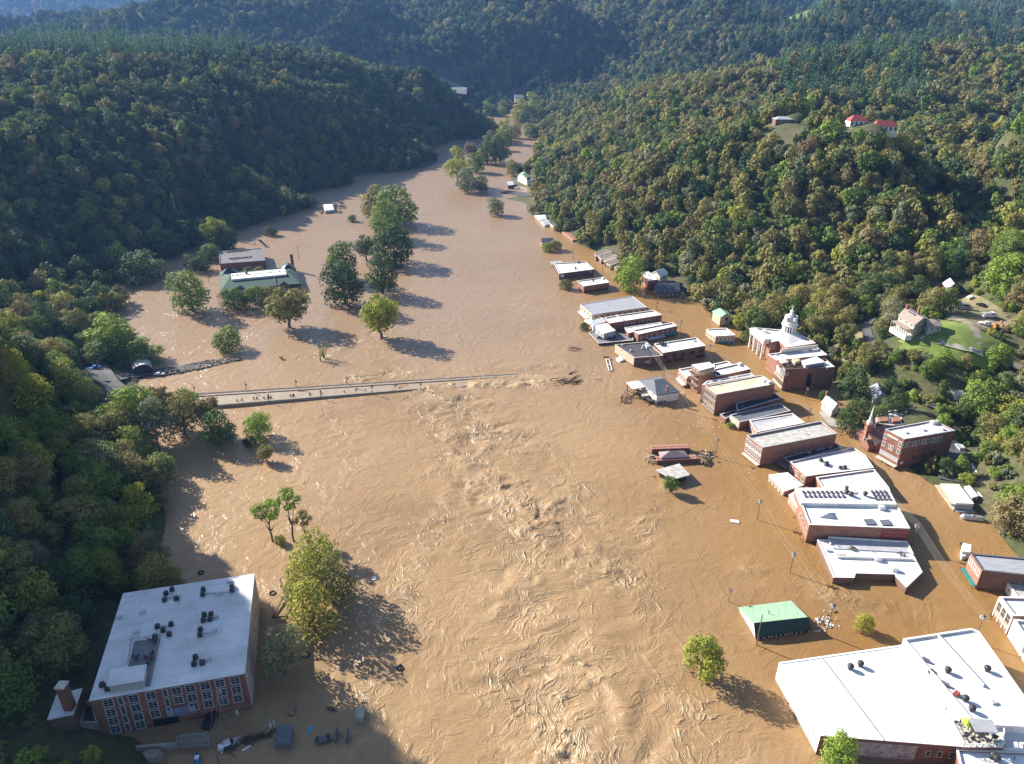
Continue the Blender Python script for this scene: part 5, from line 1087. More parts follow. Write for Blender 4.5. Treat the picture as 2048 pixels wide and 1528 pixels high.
for t in (.02, .35, .65, .98): b.panel(3, max(t - .02, 0), min(t + .02, 1), .9, 6.5, 'white_trim', 'pilaster', .22)
b = B('white_store', 'long white painted store with blue-shadowed roof in the lower right corner', 'building', 'L', [(1458, 1048), (2000, 1090), (2700, 2100), (2150, 2100)], h=6.0, wall='white_wall', par=.7)
b.wins(3, [2.4], [.06, .14, .22, .3, .4], 1.0, 1.5, 'brick_brown'); b.wins(3, [5.2], [.05, .2, .32], 1.3, 1.4, 'metal_dark')
# the huge white roofed hall
hB = height_from('4', (400, 622), (375, 742))
b = B('market_hall', 'huge hall with blinding white roof and long white river wall, lower right', 'building', '4', [(400, 622), (1240, 502), (1400, 700), (1690, 1005), (1632, 1188), (680, 1114)], h=hB, wall='brick_red', par=.12)
b.panel(5, 0, 1, .02, hB + .5, 'white_wall', 'painted_wall', .08)
for t in (.12, .35, .52, .68, .86): b.panel(5, t, t + .012, 1.1 + t, 2.0 + t, 'metal_dark', 'vent_slot', .1)
b.wins(4, [2.9], [.05, .135, .215], .85, 1.5, 'stone_trim', 1, 2); b.panel(4, .3, .8, 1.0, hB, 'brick_peeling', 'weathered_wall', .05)
mb = MB(); mb.beam(Wz('4', 680, 582, hB + .06), Wz('4', 1105, 1145, hB + .06), .22, .16); mb.build('roof_seam', 'grey_wall', b.o)
b.vents([(875, 668), (942, 648)], 'turbine'); b.vents([(1415, 705)], 'turbine'); p = b.at(1510, 965); mb = MB(); mb.tube(p, p + Vector((0, 0, 1.6)), .08, .08, 6); mb.box(p + Vector((0, 0, 1.6)), (.4, .2, .3)); mb.build('standpipe', 'metal_grey', b.o)
b = B('market_hall', 'higher white flat roof joined to the huge hall, with round ventilators and red hatch', 'building', '4', [(1236, 462), (1690, 392), (1745, 412), (2200, 1060), (1850, 1042), (1690, 1003)], h=hB + 1.5, wall='white_wall', par=.55)
mb = MB(); mb.beam(Wz('4', 1462, 436, b.h - .15), Wz('4', 1775, 780, b.h - .15), .3, .9); mb.build('roof_curb', 'white_wall', b.o)
b.vents([(1530, 690), (1795, 680), (1648, 882), (1692, 950)], 'turbine'); p = b.at(1590, 842); mb = MB(); mb.box(p + Vector((0, 0, .4)), (1.3, 1.0, .8), .6); mb.build('roof_hatch', 'sign_red', b.o); b.vents([(1840, 895)], 'hatch')
for x, y in ((1385, 612), (1515, 775)): p = b.at(x, y); mb = MB(); mb.box(p + Vector((0, 0, .2)), (1.6, .8, .9), -.8); mb.build('roof_box', 'roof_slate', b.o)
bt = B('roof_terrace', 'roof terrace with white railing on the lower right of the huge hall', 'terrace', '4', [(1545, 1012), (1690, 1004), (1905, 1085), (1912, 1192), (1640, 1190)], h=hB + .4, wall='brick_red', top='stone_trim', par=.1, z0=hB - 1)
mb = MB()
for k in range(5):
    a_, c_ = bt.edge(k)
    if k == 1: continue
    n_ = max(2, int((c_ - a_).length / 1.2))
    for i in range(n_ + 1): q = a_.lerp(c_, i / n_); mb.box((q.x, q.y, bt.h + .5), (.09, .09, 1.0))
    mb.beam(Vector((a_.x, a_.y, bt.h + 1.0)), Vector((c_.x, c_.y, bt.h + 1.0)), .1); mb.beam(Vector((a_.x, a_.y, bt.h + .5)), Vector((c_.x, c_.y, bt.h + .5)), .06)
mb.build('railing', 'white_trim', bt.o)
pv_ = B('pavilion', 'open pavilion with flat grey metal roof on the roof terrace', 'pavilion', '4', [(1682, 1000), (1832, 1012), (1870, 1092), (1725, 1086)], h=hB + 3.4, wall='roof_metal_grey', top='roof_metal_grey', par=0, z0=hB + 3.1)
mb = MB()
for q in inset(pv_.P, .3): mb.box((q.x, q.y, hB + 1.7), (.16, .16, 2.9))
mb.build('post', 'metal_dark', pv_.o)
def table_set(p, lab, grp, mat='metal_dark'):
    t_ = thing('patio_table', lab, 'table', p, grp); mb = MB(); mb.tube(p + Vector((0, 0, .7)), p + Vector((0, 0, .75)), .55, .55, 12); mb.build('table_top', mat, t_); mb = MB(); mb.tube(p, p + Vector((0, 0, .7)), .06, .06, 6); mb.tube(p, p + Vector((0, 0, .04)), .3, .3, 10); mb.build('pedestal', mat, t_)
def chair_at(p, rz, lab, grp, mat='metal_dark'):
    t_ = thing('patio_chair', lab, 'chair', p, grp); R_ = Matrix.Rotation(rz, 3, 'Z')
    def bx(nm, c, d_): mb = MB(); mb.box(p + R_ @ Vector(c), d_, rz); mb.build(nm, mat, t_)
    bx('seat', (0, 0, .45), (.5, .5, .06)); bx('backrest', (-.24, 0, .75), (.05, .5, .5))
    for s in (-1, 1):
        for u in (-1, 1): bx('leg', (s * .21, u * .21, .22), (.05, .05, .44))
for k, (x, y) in enumerate([(1660, 1120), (1760, 1125), (1800, 1100), (1850, 1135)]): table_set(Wz('4', x, y, bt.rz), 'dark round table on the hall roof terrace, ' + ['left by the rail', 'in front of the pavilion', 'under the pavilion roof', 'right of the pavilion'][k], 'tables on the hall roof terrace')
for k, (x, y) in enumerate([(1640, 1130), (1680, 1110), (1740, 1135), (1780, 1140), (1740, 1175), (1800, 1178), (1850, 1178), (1680, 1170), (1700, 1140), (1585, 1030), (1620, 1028)]): chair_at(Wz('4', x, y, bt.rz), RND.random() * 6, 'dark chair on the hall roof terrace, ' + ('at its top left corner' if y < 1050 else ('along its near railing' if y > 1165 else ('at the left table' if x < 1705 else 'in front of the pavilion'))), 'chairs on the hall roof terrace')
p = Wz('4', 1660, 1050, bt.rz); t_ = thing('parasol', 'folded lime green parasol on the hall roof terrace', 'parasol', p); mb = MB(); mb.tube(p, p + Vector((0, 0, 1.2)), .05, .05, 6); mb.build('pole', 'metal_grey', t_); mb = MB(); mb.lathe(p, [(1.3, 1.1), (.7, 1.7), (.1, 2.3)], 8); mb.build('canopy', 'umbrella_green', t_)
b = B('side_hall', 'lower white-roofed wing beyond the terrace at the right edge', 'building', '4', [(1850, 1046), (2250, 1075), (2350, 1230), (1915, 1205)], h=hB - .3, wall='white_wall', par=.5)
b = B('side_hall', 'white-roofed wing in the bottom right corner below the terrace', 'building', '4', [(1592, 1202), (2350, 1235), (2450, 1600), (1680, 1600)], h=hB - .6, wall='brick_red', par=.5)
b.vents([(1835, 1268), (1855, 1285)], 'turbine'); b.vents([(1980, 1275)])
# green roofed shed: long river slope coloured as sunlit, short near slope coloured as shaded
E0, E1, E2, E3 = [Wz('4', x, y, 1.0) for x, y in [(118, 252), (478, 206), (618, 400), (238, 458)]]; R0_, R1_ = Wz('4', 228, 357, 3.9), Wz('4', 592, 317, 3.9)
gs = thing('green_roof_shed', 'white building with green gabled roof, one slope sunlit, one shaded, in the open flood', 'building', (E0 + E2) / 2 - Vector((0, 0, 1))); CLEARB.append([E0, E1, E2, E3])
I_ = inset([E0, E1, E2, E3], .35); mb = MB(); mb.prism(I_, -2.5, .95, top=False)
for a_, c_, r_ in ((I_[3], I_[0], R0_), (I_[1], I_[2], R1_)): k = Vector((.4 if r_ is R0_ else -.4, 0, 0)); mb.quad((a_.x, a_.y, .95), (c_.x, c_.y, .95), (r_.x + k.x, r_.y, r_.z - .1))
mb.build('wall', 'white_wall', gs)
for nm, mt, q in (('river_slope', 'roof_green_light', (E1, E0, R0_, R1_)), ('street_slope', 'roof_green', (E3, E2, R1_, R0_))):
    mb = MB(); lo = Vector((0, 0, -.14)); mb.quad(*q); mb.quad(*[v + lo for v in reversed(q)])
    for i in range(4): mb.quad(q[i], q[i] + lo, q[(i + 1) % 4] + lo, q[(i + 1) % 4])
    d = (q[1] - q[0])
    for i in range(1, 14): mb.beam(q[0] + d * i / 14 + Vector((0, 0, .03)), q[3] + (q[2] - q[3]) * i / 14 + Vector((0, 0, .03)), .06, .06)
    mb.build(nm, mt, gs)
for t in (.95, .88, .8, .72, .5, .42, .34, .2, .1): put_window(gs, I_[2], I_[3], 1 - t, .35, 1.0, .8, 'white_trim', 1, 1)
p = Wz('4', 328, 290, 3.0); mb = MB(); mb.tube(p - Vector((0, 0, .8)), p + Vector((0, 0, .8)), .12, .12, 8); mb.build('flue', 'metal_dark', gs)
# railway cars on display with a little pavilion, and the picnic shelter
def boxcar(label, roofpts, base):
    h = height_from('E', roofpts[3], base); b = B('boxcar', label, 'railway car', 'E', roofpts, h=h, wall='rust_side', top='terracotta', par=0, cope='terracotta', group='old boxcars in the flood', z0=-1.5)
    A_, B_, C_, D_ = b.P; mb = MB()
    for i in range(17):
        t = (i + .3) / 17; mb.beam(Vector((*A_.lerp(B_, t).xy, h + .05)), Vector((*D_.lerp(C_, t).xy, h + .05)), .28, .14)
    mb.build('roof_rib', 'terracotta_rib', b.o); mb = MB(); m0 = A_.lerp(D_, .5); m1 = B_.lerp(C_, .5); mb.beam(Vector((m0.x, m0.y, h + .12)), Vector((m1.x, m1.y, h + .12)), .5, .08); mb.build('running_board', 'terracotta', b.o)
    mb = MB(); a_, c_ = b.edge(2)
    for i in range(19): q = a_.lerp(c_, i / 18); mb.box((q.x, q.y, h / 2 - .3), (.12, .12, h - .4))
    mb.build('side_rib', 'rust_side', b.o); b.panel(2, .42, .56, .4, h - .1, 'sign_red', 'sliding_door', .1)
boxcar('rusty boxcar with ribbed terracotta roof, the farther of two', [(312, 215), (1098, 182), (1125, 262), (352, 288)], (345, 390))
boxcar('rusty boxcar with ribbed terracotta roof, the nearer of two', [(440, 438), (1240, 402), (1285, 482), (452, 522)], (455, 605))
g_ = gable('pavilion', 'small pavilion with mauve hipped roof between the two boxcars', 'pavilion', 'E', [(505, 350), (1000, 325), (1075, 430), (545, 455)], h=2.4, rise=1.4, axis=0, hip=.36, wall='brick_dark', roof='roof_mauve')
b = B('picnic_shelter', 'open shelter with flat grey roof tilted in the flood below the boxcars', 'shelter', 'E', [(430, 718), (905, 588), (1122, 812), (768, 908)], h=2.6, wall='roof_worn', top='roof_worn', par=0, z0=2.3)
mb = MB(); q = inset(b.P, .8); mb.prism(q, -2, 2.3, top=False); mb.build('screen_wall', 'metal_dark', b.o)
mb = MB(); rnd = random.Random(12)
for k in range(40): t = rnd.random(); p = Wz('E', rnd.uniform(1290, 1600), rnd.uniform(340, 560), rnd.uniform(.1, 1.6)); mb.cur = k % 3; mb.box(p, (rnd.uniform(.8, 4.5), rnd.uniform(.08, .3), rnd.uniform(.08, .5)), rnd.uniform(.9, 1.5) if k % 2 else rnd.random() * 3)
tag(mb.build('wreckage', ['metal_dark', 'debris_light', 'driftwood']), 'tangle of bent steel and planks at the right end of the boxcars', 'debris')
mb = MB()
for k in range(24): p = Wz('E', rnd.uniform(220, 440), rnd.uniform(400, 530), rnd.uniform(.1, 1.2)); mb.cur = k % 2; mb.box(p, (rnd.uniform(.5, 2.5), rnd.uniform(.08, .4), rnd.uniform(.08, .5)), rnd.random() * 3)
tag(mb.build('wreckage', ['debris_light', 'driftwood']), 'splintered timber at the left end of the boxcars', 'debris')
# upstream right bank
for k, (q, rf) in enumerate([([(745, 660), (885, 608), (985, 640), (760, 700)], 'roof_brown'), ([(790, 700), (905, 645), (1055, 690), (835, 742)], 'roof_brown'), ([(870, 750), (1020, 680), (1085, 710), (885, 780)], 'roof_tan'), ([(905, 795), (1050, 735), (1125, 765), (960, 825)], 'roof_brown'), ([(1015, 848), (1060, 830), (1110, 860), (1045, 880)], 'roof_tan')]):
    b = B('garage', ['farthest brown-roofed garage under the hill', 'second brown-roofed garage from the far end', 'third garage, with tan roof', 'fourth garage, pale front and brown roof', 'nearest garage, half hidden by the light green tree'][k], 'garage', 'D', q, h=3.4 - .1 * k, wall='tan_wall', top=rf, par=.15, cope='stone_trim', group='garages under the hill')
    b.wins(3, [1.6], [.3, .7], 1.8, 1.6, 'brick_dark', 1, 1)
g_ = gable('chapel', 'brick chapel with navy blue gabled roof at the foot of the hill', 'chapel', 'D', [(1545, 1062), (1880, 1055), (1905, 1190), (1600, 1208)], base=(1590, 1268), rise=2.6, axis=0, wall='brick_red', roof='roof_navy')
g_.wins(2, [1.2], T(5, .08, .9), .8, 1.3); b = B('brick_wing', 'brick side wing with ragged white roof behind the navy-roofed chapel', 'building', 'D', [(1365, 925), (1480, 905), (1600, 1015), (1470, 1035)], h=6, wall='brick_orange', par=.2)
b.vents([(1420, 940), (1480, 960)], 'hatch')
g_ = gable('gabled_house', 'cream gabled house with bright roof behind the navy-roofed chapel', 'house', 'D', [(1520, 925), (1620, 885), (1745, 930), (1640, 975)], h=7.5, rise=2.2, axis=0, wall='cream_wall', roof='roof_white')
g_.wins(2, [1.5], [.5], 1.2, 1.0, 'brick_dark', 1, 1)
b = B('low_wall_building', 'low drowned building with flat rust red roof at the hill foot', 'building', 'D', [(305, 366), (440, 376), (528, 465), (446, 476)], h=1.6, wall='brick_pink', top='roof_red', par=.1, cope='brick_pink')
b.roof.data.materials[0] = M['terracotta']
g_ = gable('drowned_house', 'small white house drowned to its dark eaves among bushes', 'house', 'D', [(22, 455), (170, 450), (182, 500), (28, 508)], h=2.6, rise=1.6, axis=0, wall='white_wall', roof='roof_navy')
g_.wins(2, [1.2], [.3, .7], .8, .8)
for k, q in enumerate([[(838, 1062), (905, 1058), (925, 1090), (878, 1098)], [(880, 1108), (925, 1096), (952, 1122), (912, 1134)], [(948, 1128), (975, 1118), (1005, 1134), (975, 1142)]]):
    g_ = gable('river_cabin', 'white-roofed cabin drowned at the bank, %s of the three' % ['farthest upstream', 'middle one', 'nearest'][k], 'cabin', 'Q', q, h=1.6, rise=1.5, axis=0, wall='white_wall', roof='roof_white', group='white cabins at the bank')
z_ = hit(*px('P', 1200, 1240)).z
g_ = gable('farmhouse', 'white two storey farmhouse with pale green roof on the river spit', 'house', 'P', [(1118, 1082), (1170, 1048), (1262, 1100), (1232, 1128)], h=z_ + 7.5, rise=2.6, axis=0, wall='white_wall', roof='roof_green_light', z0=-1, ground_z=z_)
g_.wins(2, [1.6, 4.4], T(3, .15, .85), 1.1, 1.5, 'grey_wall'); g_.chim(.85); b = B('shed', 'dark open shed left of the farmhouse on the river spit', 'shed', 'P', [(980, 1165), (1050, 1158), (1075, 1205), (995, 1215)], h=3.4, wall='metal_dark', top='roof_galvanised', par=0)
b = B('farmhouse_wing', 'white two storey wing with porch at the right of the farmhouse', 'building', 'P', [(1235, 1118), (1310, 1115), (1330, 1150), (1245, 1155)], h=6, wall='white_wall', top='roof_slate', par=0); b.wins(2, [1.5, 4], T(2, .25, .75), 1, 1.4, 'grey_wall')
z_ = hit(1036, 200).z
g_ = gable('far_house', 'tiny white house alone on the far hillside above the river bend', 'house', 'p', [(1028, 191), (1044, 190), (1048, 194), (1030, 195)], h=z_ + 7, rise=4, axis=0, wall='white_wall', roof='roof_slate', z0=z_ - 3, ground_z=z_)
z_ = hit(918, 178).z; b = B('far_depot', 'long blue-grey shed beside the far hillside road', 'building', 'p', [(905, 171), (934, 175), (933, 181), (900, 177)], h=z_ + 5, wall='roof_slate', top='roof_slate', par=0, z0=z_ - 2)
# hilltop houses
def hillhouse(label, x, y, wpx, dpx, roof, wall, h=4.2, rise=2.4, hip=.25, name='hill_house', skew=0.0, ax=0):
    f = hit(x, y); d_ = depth(f); w_ = wpx / FOC * d_; l_ = dpx / FOC * d_; f.z -= .6; t_ = [(-w_ / 2, l_ / 2), (w_ / 2, l_ / 2), (w_ / 2, -l_ / 2), (-w_ / 2, -l_ / 2)]
    P4 = []
    for a0, c0 in t_:
        q = Vector((f.x + a0 * math.cos(skew) - c0 * math.sin(skew), f.y + l_ / 2 + a0 * math.sin(skew) + c0 * math.cos(skew), f.z + h)); u, v, _ = project(q); P4.append((u, v))
    g_ = gable(name, label, 'house', 'p', P4, h=f.z + h, rise=rise, axis=ax, hip=hip, wall=wall, roof=roof, z0=f.z - 4, ground_z=f.z); return g_
g_ = hillhouse('white hilltop house with bright red hipped roof, right one of the pair', 1772, 260, 46, 24, 'roof_red', 'white_wall', 3.2, 2.8, .18); g_.wins(2, [2.0], T(5, .1, .9), 1.3, 2.0, 'grey_wall')
g_ = hillhouse('white hilltop house with bright red hipped roof, left one of the pair', 1717, 250, 34, 26, 'roof_red', 'white_wall', 3.4, 3.0, .3); g_.wins(2, [2.0], T(4, .1, .9), 1.3, 1.8, 'grey_wall')
g_ = hillhouse('hilltop house with brown roof, highest one of the hilltop houses', 1600, 221, 30, 24, 'roof_brown', 'brick_brown', 4.0, 3.4, 0); g_.wins(2, [2.0], [.3, .7], 1.2, 1.4)
g_ = hillhouse('hilltop house with pale grey roof over dark walls', 1568, 247, 34, 22, 'roof_galvanised', 'brick_brown', 3.6, 1.6, .3); g_.wins(2, [1.8], [.3, .7], 1.4, 1.4)
g_ = hillhouse('grey-roofed house half hidden in the woods near the right edge', 2008, 250, 26, 20, 'roof_galvanised', 'grey_wall', 4.5, 1.6, 0)
g_ = hillhouse('low pale house almost lost in the trees left of the grey-roofed one', 1918, 262, 14, 12, 'roof_galvanised', 'grey_wall', 5, 1.4, 0)
g_ = hillhouse('slate-roofed house at the foot of the dark left hillside', 378, 455, 34, 24, 'roof_slate', 'grey_wall', 4.6, 2.2, 0, skew=.2)
# tan house on the lawn, red house
g_ = gable('tan_house', 'large tan house with brown roof, dormer and two chimneys on the lawn above town', 'house', 'H', [(272, 640), (430, 545), (690, 690), (500, 765)], h=hit(*px('H', 480, 960)).z + 6.6, rise=1.6, axis=1, wall='greige_wall', roof='roof_tan', z0=hit(*px('H', 480, 960)).z - 2, ground_z=hit(*px('H', 480, 960)).z)
gz = hit(*px('H', 480, 960)).z; g_.wins(3, [1.3], [.12, .2, .45, .53, .8, .88], .8, 1.1, 'white_trim'); g_.wins(2, [1.4, 4.2], [.4, .8], .9, 1.3, 'white_trim'); g_.chim(.1, .9, 2.4); g_.chim(.55, .8, 3.4, side=1.5, mat='brick_orange')
p = Wz('H', 470, 632, g_.h + .9); mb = MB(); mb.box(p, (4.2, 2.2, 1.1), math.atan2((g_.P[3] - g_.P[0]).y, (g_.P[3] - g_.P[0]).x)); mb.build('dormer', 'white_trim', g_.o); mb = MB(); mb.box(p + Vector((0, 0, .6)), (4.6, 2.7, .14), math.atan2((g_.P[3] - g_.P[0]).y, (g_.P[3] - g_.P[0]).x)); mb.build('dormer_roof', 'roof_slate', g_.o)
a_, c_ = g_.P[3], g_.P[0]; d = c_ - a_; nr = Vector((-d.y, d.x, 0)).normalized(); mb = MB(); q = [a_ + nr * 3, a_, c_, c_ + nr * 3]; mb.prism([q[0], q[3], q[2], q[1]], gz - 1, gz + 1.3); mb.build('veranda', 'white_trim', g_.o)
mb = MB()
for i in range(8): p = (a_ + nr * 2.8).lerp(c_ + nr * 2.8, i / 7); mb.box((p.x, p.y, gz + 2.6), (.25, .25, 2.7))
mb.prism([(a_ + nr * 3.1), (c_ + nr * 3.1), c_ + nr * .05, a_ + nr * .05], gz + 3.9, gz + 4.1, bottom=True); mb.build('veranda_roof', 'roof_tan', g_.o)
w2_ = gable('tan_wing', 'lower gabled wing at the right of the large tan house', 'house', 'H', [(600, 690), (745, 700), (880, 785), (690, 800)], h=gz + 5.4, rise=1.5, axis=0, wall='grey_wall', roof='roof_tan', z0=gz - 2, ground_z=gz); w2_.wins(2, [1.4, 3.9], [.25, .7], 1.1, 1.4)
z_ = hit(1905, 600).z
g_ = gable('red_house', 'dark red house with white trim among trees on the hill road', 'house', 'H', [(900, 180), (1060, 170), (1120, 250), (960, 262)], h=z_ + 6, rise=2.4, axis=1, wall='paint_red', roof='roof_galvanised', z0=z_ - 1, ground_z=z_); g_.wins(2, [1.2, 3.6], [.3, .7], 1, 1.4); g_.wins(3, [1.5, 4], [.5], 1, 1.4)
g_ = hillhouse('small white cabin half hidden at the right edge above the department store', 1917, 800, 14, 16, 'roof_galvanised', 'white_wall', 3, 1.2, 0, name='cabin')

# ------------------------------------------------------------------ left bank: school, gym, mill
b = B('gymnasium', 'red brick gymnasium with grey roof strewn with torn membrane, behind the school', 'building', 'I', [(155, 190), (880, 135), (940, 345), (168, 402)], h=6.2, wall='brick_red', top='roof_gym', par=.35, cope='roof_slate')
rnd = random.Random(2); mb = MB()
for k in range(26): t = k / 25; p = Wz('I', 300 + 360 * t, 205 - 35 * t + rnd.uniform(-8, 8), b.rz + .2); mb.box(p, (rnd.uniform(1, 2.6), rnd.uniform(.5, 1.4), .3), rnd.random())
for k in range(26): t = k / 25; p = Wz('I', 320 + 370 * t, 320 - 30 * t + rnd.uniform(-12, 12), b.rz + .2); mb.box(p, (rnd.uniform(.6, 2.6), rnd.uniform(.4, 1.4), .3), rnd.random() * 3)
tag(mb.build('torn_membrane', 'metal_dark'), 'black strips of torn roofing lying on the gymnasium roof', 'debris')
b.wins(2, [2.2], [], 1, 1)
e_ = [(180, 560), (1430, 450), (1535, 738), (190, 862)]
g_ = gable('school', 'long school with green hipped roof and flat white roof strip, deep in the flood', 'school', 'I', e_, h=4.4, rise=3.0, axis=0, hip=.13, wall='brick_dark', roof='roof_green', over=.5)
mb = MB(); q = [Wz('I', x, y, g_.h + 2.9) for x, y in [(355, 575), (1275, 490), (1300, 582), (368, 668)]]; mb.prism(q, g_.h + .5, g_.h + 2.95); mb.build('flat_roof', 'roof_white', g_.o)
for x, y in ((390, 615), (470, 600), (525, 590), (1020, 545), (1178, 530)): p = Wz('I', x, y, g_.h + 2.95); mb = MB(); mb.tube(p, p + Vector((0, 0, .8)), .25, .25, 8); mb.build('roof_vent', 'metal_dark', g_.o)
p = Wz('I', 620, 570, g_.h + 2.95); mb = MB(); mb.lathe(p, [(.7, 0), (.7, .7), (1.0, .9), (1.0, 1.6), (.2, 2.0)], 10); mb.build('roof_ventilator', 'metal_dark', g_.o)
p = Wz('I', 1400, 400, 5); mb = MB(); mb.box((p.x, p.y, 5), (1.5, 1.5, 12)); mb.box((p.x, p.y, 11.1), (1.8, 1.8, .4)); mb.build('chimney', 'brick_red', g_.o)
for x, y, s_ in ((480, 870, 1), (1225, 800, 1)):
    q = Wz('I', x, y, 4.6); t_ = MB(); w_ = 3.6; a_ = q + Vector((-w_, -.2, -.4)); c_ = q + Vector((w_, -.2, -.4)); ap = q + Vector((0, -.2, 2.4)); t_.quad(a_, c_, ap); bk = Vector((0, 4.5, 0)); t_.quad(a_, ap, ap + bk, a_ + bk); t_.quad(ap, c_, c_ + bk, ap + bk); t_.prism([a_ + bk, c_ + bk, c_, a_], -2, a_.z, top=False); t_.cur = 1; t_.beam(a_ + Vector((0, -.1, 0)), ap + Vector((0, -.1, .1)), .25); t_.beam(c_ + Vector((0, -.1, 0)), ap + Vector((0, -.1, .1)), .25); t_.build('cross_gable', ['brick_dark', 'roof_green'], g_.o)
    for k in (-1, 1): put_window(g_.o, c_, a_, .5 + .22 * k, 3.2, 2.2, 1.2, 'white_trim', 2, 1)
g_.wins(2, [1.4], [.30, .33, .36], .6, 1.6, 'white_trim', 1, 2); mb = MB(); mb.beam(Wz('I', 1075, 600, g_.h + 2.9), Wz('I', 1110, 780, g_.h + .25), .35, .2); mb.build('roof_seam', 'roof_navy', g_.o)
e2 = [(170, 540), (300, 480), (480, 520), (330, 580)]
w3 = gable('school_wing', 'green hipped left wing at the back of the school', 'school', 'I', [(172, 545), (460, 505), (480, 575), (190, 620)], h=4.6, rise=3.2, axis=0, hip=.4, wall='brick_dark', roof='roof_green')
w4 = gable('school_wing', 'green roofed right wing at the back of the school with white patch', 'school', 'I', [(1170, 445), (1410, 415), (1450, 500), (1250, 520)], h=5, rise=3, axis=1, hip=.3, wall='brick_dark', roof='roof_green')
mb = MB(); mb.prism([Wz('I', x, y, 7.4) for x, y in [(1212, 470), (1265, 425), (1290, 432), (1240, 485)]], 7.1, 7.4, bottom=True); mb.build('white_patch', 'roof_white', w4.o)
# the mill
hM = height_from('5', (1515, 797), (1560, 1047))
b = B('brick_mill', 'four storey brick mill with big windows, white roof and rooftop deck, lower left', 'mill', '5', [(660, 236), (1582, 98), (1515, 797), (420, 990)], h=hM, wall='brick_red', top='roof_white', par=.0)
b.panel(1, 0, 1, .25, hM + 2, 'brick_peeling', 'painted_wall', .08)
xs_ = [.085, .17, .265, .375, .475, .575, .655, .755, .83, .92]
cols = [1 - v for v in (.115, .265, .37, .515, .615, .71, .83, .93)]
a_, c_ = b.edge(2)
def tm(x, y, z=None):
    """fraction along the near wall of a point seen at zoom-5 pixel x"""
    u0 = 1515; u1 = 420; return (u0 - x) / (u0 - u1)
for row, dz in enumerate((1.7, 4.6, 7.4, 10.0)):
    for k, (x, ww) in enumerate([(1435, 1.9), (1325, 1.9), (1218, 1.9), (1110, 1.9), (1012, 1.9), (932, .9), (830, 1.9), (710, 1.9), (620, .9), (535, 1.9)]):
        if row == 2 and k in (4,): continue
        if row == 3 and k < 7: continue
        t = min(.985, max(.015, tm(x, 0) + row * .004)); put_window(b.o, a_, c_, t, hM - dz, ww, 2.0, 'frame_grey', 2 if ww > 1 else 1, 3)
for k in range(4):
    for dz in (2.0, 5.0, 8.0):
        for t in (.1, .3, .5, .7, .9): pass
for dz in (1.9, 4.9, 7.9):
    for t in T(9, .06, .94): put_window(b.o, *b.edge(1), t, hM - dz, 1.5, 1.9, 'stone_trim', 1, 2, pane=False)
b.panel(2, .37, .56, 7.0, 9.4, 'graffiti', 'painted_mural', .07); b.panel(2, .50, .66, 9.3, hM, 'glass_dark', 'arched_entry', .08)
for x0, y0 in [(1225, 208), (1222, 240), (1428, 185), (1427, 212), (1005, 205), (962, 234), (952, 280), (1035, 270), (1232, 385), (1280, 382), (1225, 424), (1272, 415), (1205, 490), (1202, 525), (1170, 686), (1160, 733), (1218, 724), (902, 468), (998, 452), (942, 494), (985, 522), (885, 540), (512, 880), (550, 908)]:
    b.vent(x0, y0 + 10, 'ac')
mb = MB()
for a0, a1 in [((1235, 240), (1425, 225)), ((1000, 240), (960, 275)), ((1205, 525), (1310, 505)), ((920, 470), (990, 462)), ((1060, 240), (1050, 300)), ((1225, 420), (1310, 410)), ((1170, 700), (1265, 705))]: mb.beam(Wz('5', *a0, hM + .35), Wz('5', *a1, hM + .35), .18, .18)
mb.build('roof_conduit', 'metal_grey', b.o)
b.vents([(1330, 245), (1315, 405), (1300, 508), (1262, 706), (1410, 155), (1000, 265), (755, 515), (795, 372), (630, 410)], 'hatch')
dk = [(738, 572), (922, 552), (848, 890), (805, 890), (820, 735), (695, 752)]
slabpoly('roof_deck', '5', dk, hM + .12, .1, 'deck_grey', b.o, posts=False)
D3 = [Wz('5', x, y, hM + .12) for x, y in [(695, 752), (720, 572), (922, 545), (848, 888)]]; mb = MB()
for a0, a1 in zip(D3[:-1], D3[1:]):
    n_ = int((a1 - a0).length / 1.5)
    for i in range(n_ + 1): q = a0.lerp(a1, i / n_); mb.box((q.x, q.y, q.z + .55), (.07, .07, 1.1))
    for zz in (.4, .75, 1.1): mb.beam(a0 + Vector((0, 0, zz)), a1 + Vector((0, 0, zz)), .05)
mb.build('deck_railing', 'metal_grey', b.o)
hp = hM + 2.7; PHt = [Wz('5', x, y, hp) for x, y in [(572, 770), (825, 735), (802, 848), (543, 892)]]; mb = MB(); mb.prism(inset(PHt, .3), hM - .1, hp - .15, top=False); mb.build('penthouse', 'grey_wall', b.o); mb = MB(); mb.prism(PHt, hp - .15, hp, bottom=True); mb.build('penthouse_roof', 'roof_white', b.o)
rnd = random.Random(21)
for k, (x, y) in enumerate([(820, 690), (850, 680), (868, 705), (845, 715), (835, 740), (870, 665), (815, 700), (865, 570), (885, 590), (845, 570), (740, 690), (765, 685)]): chair_at(Wz('5', x, y, hM + .14), rnd.random() * 6, ('dark' if k % 3 else 'red') + ' patio chair on the mill roof deck, ' + ('at its far end' if y < 600 else ('by its left rail' if x < 800 else 'in the cluster beside the white penthouse')), 'chairs on the mill roof deck', 'metal_dark' if k % 3 else 'sign_red')
for k, (x, y) in enumerate([(855, 695), (890, 570), (750, 705)]): table_set(Wz('5', x, y, hM + .14), ['patio table amid most chairs on the mill roof deck', 'patio table at the far end of the mill roof deck', 'patio table at the left rail of the mill roof deck'][k], 'tables on the mill roof deck')
hc = 6.0; b2 = B('boiler_house', 'small boiler house with white roof beside the mill, left corner', 'building', '5', [(190, 950), (365, 908), (305, 1088), (125, 1125)], h=hc + 1, wall='brick_brown', par=0, cope='stone_trim')
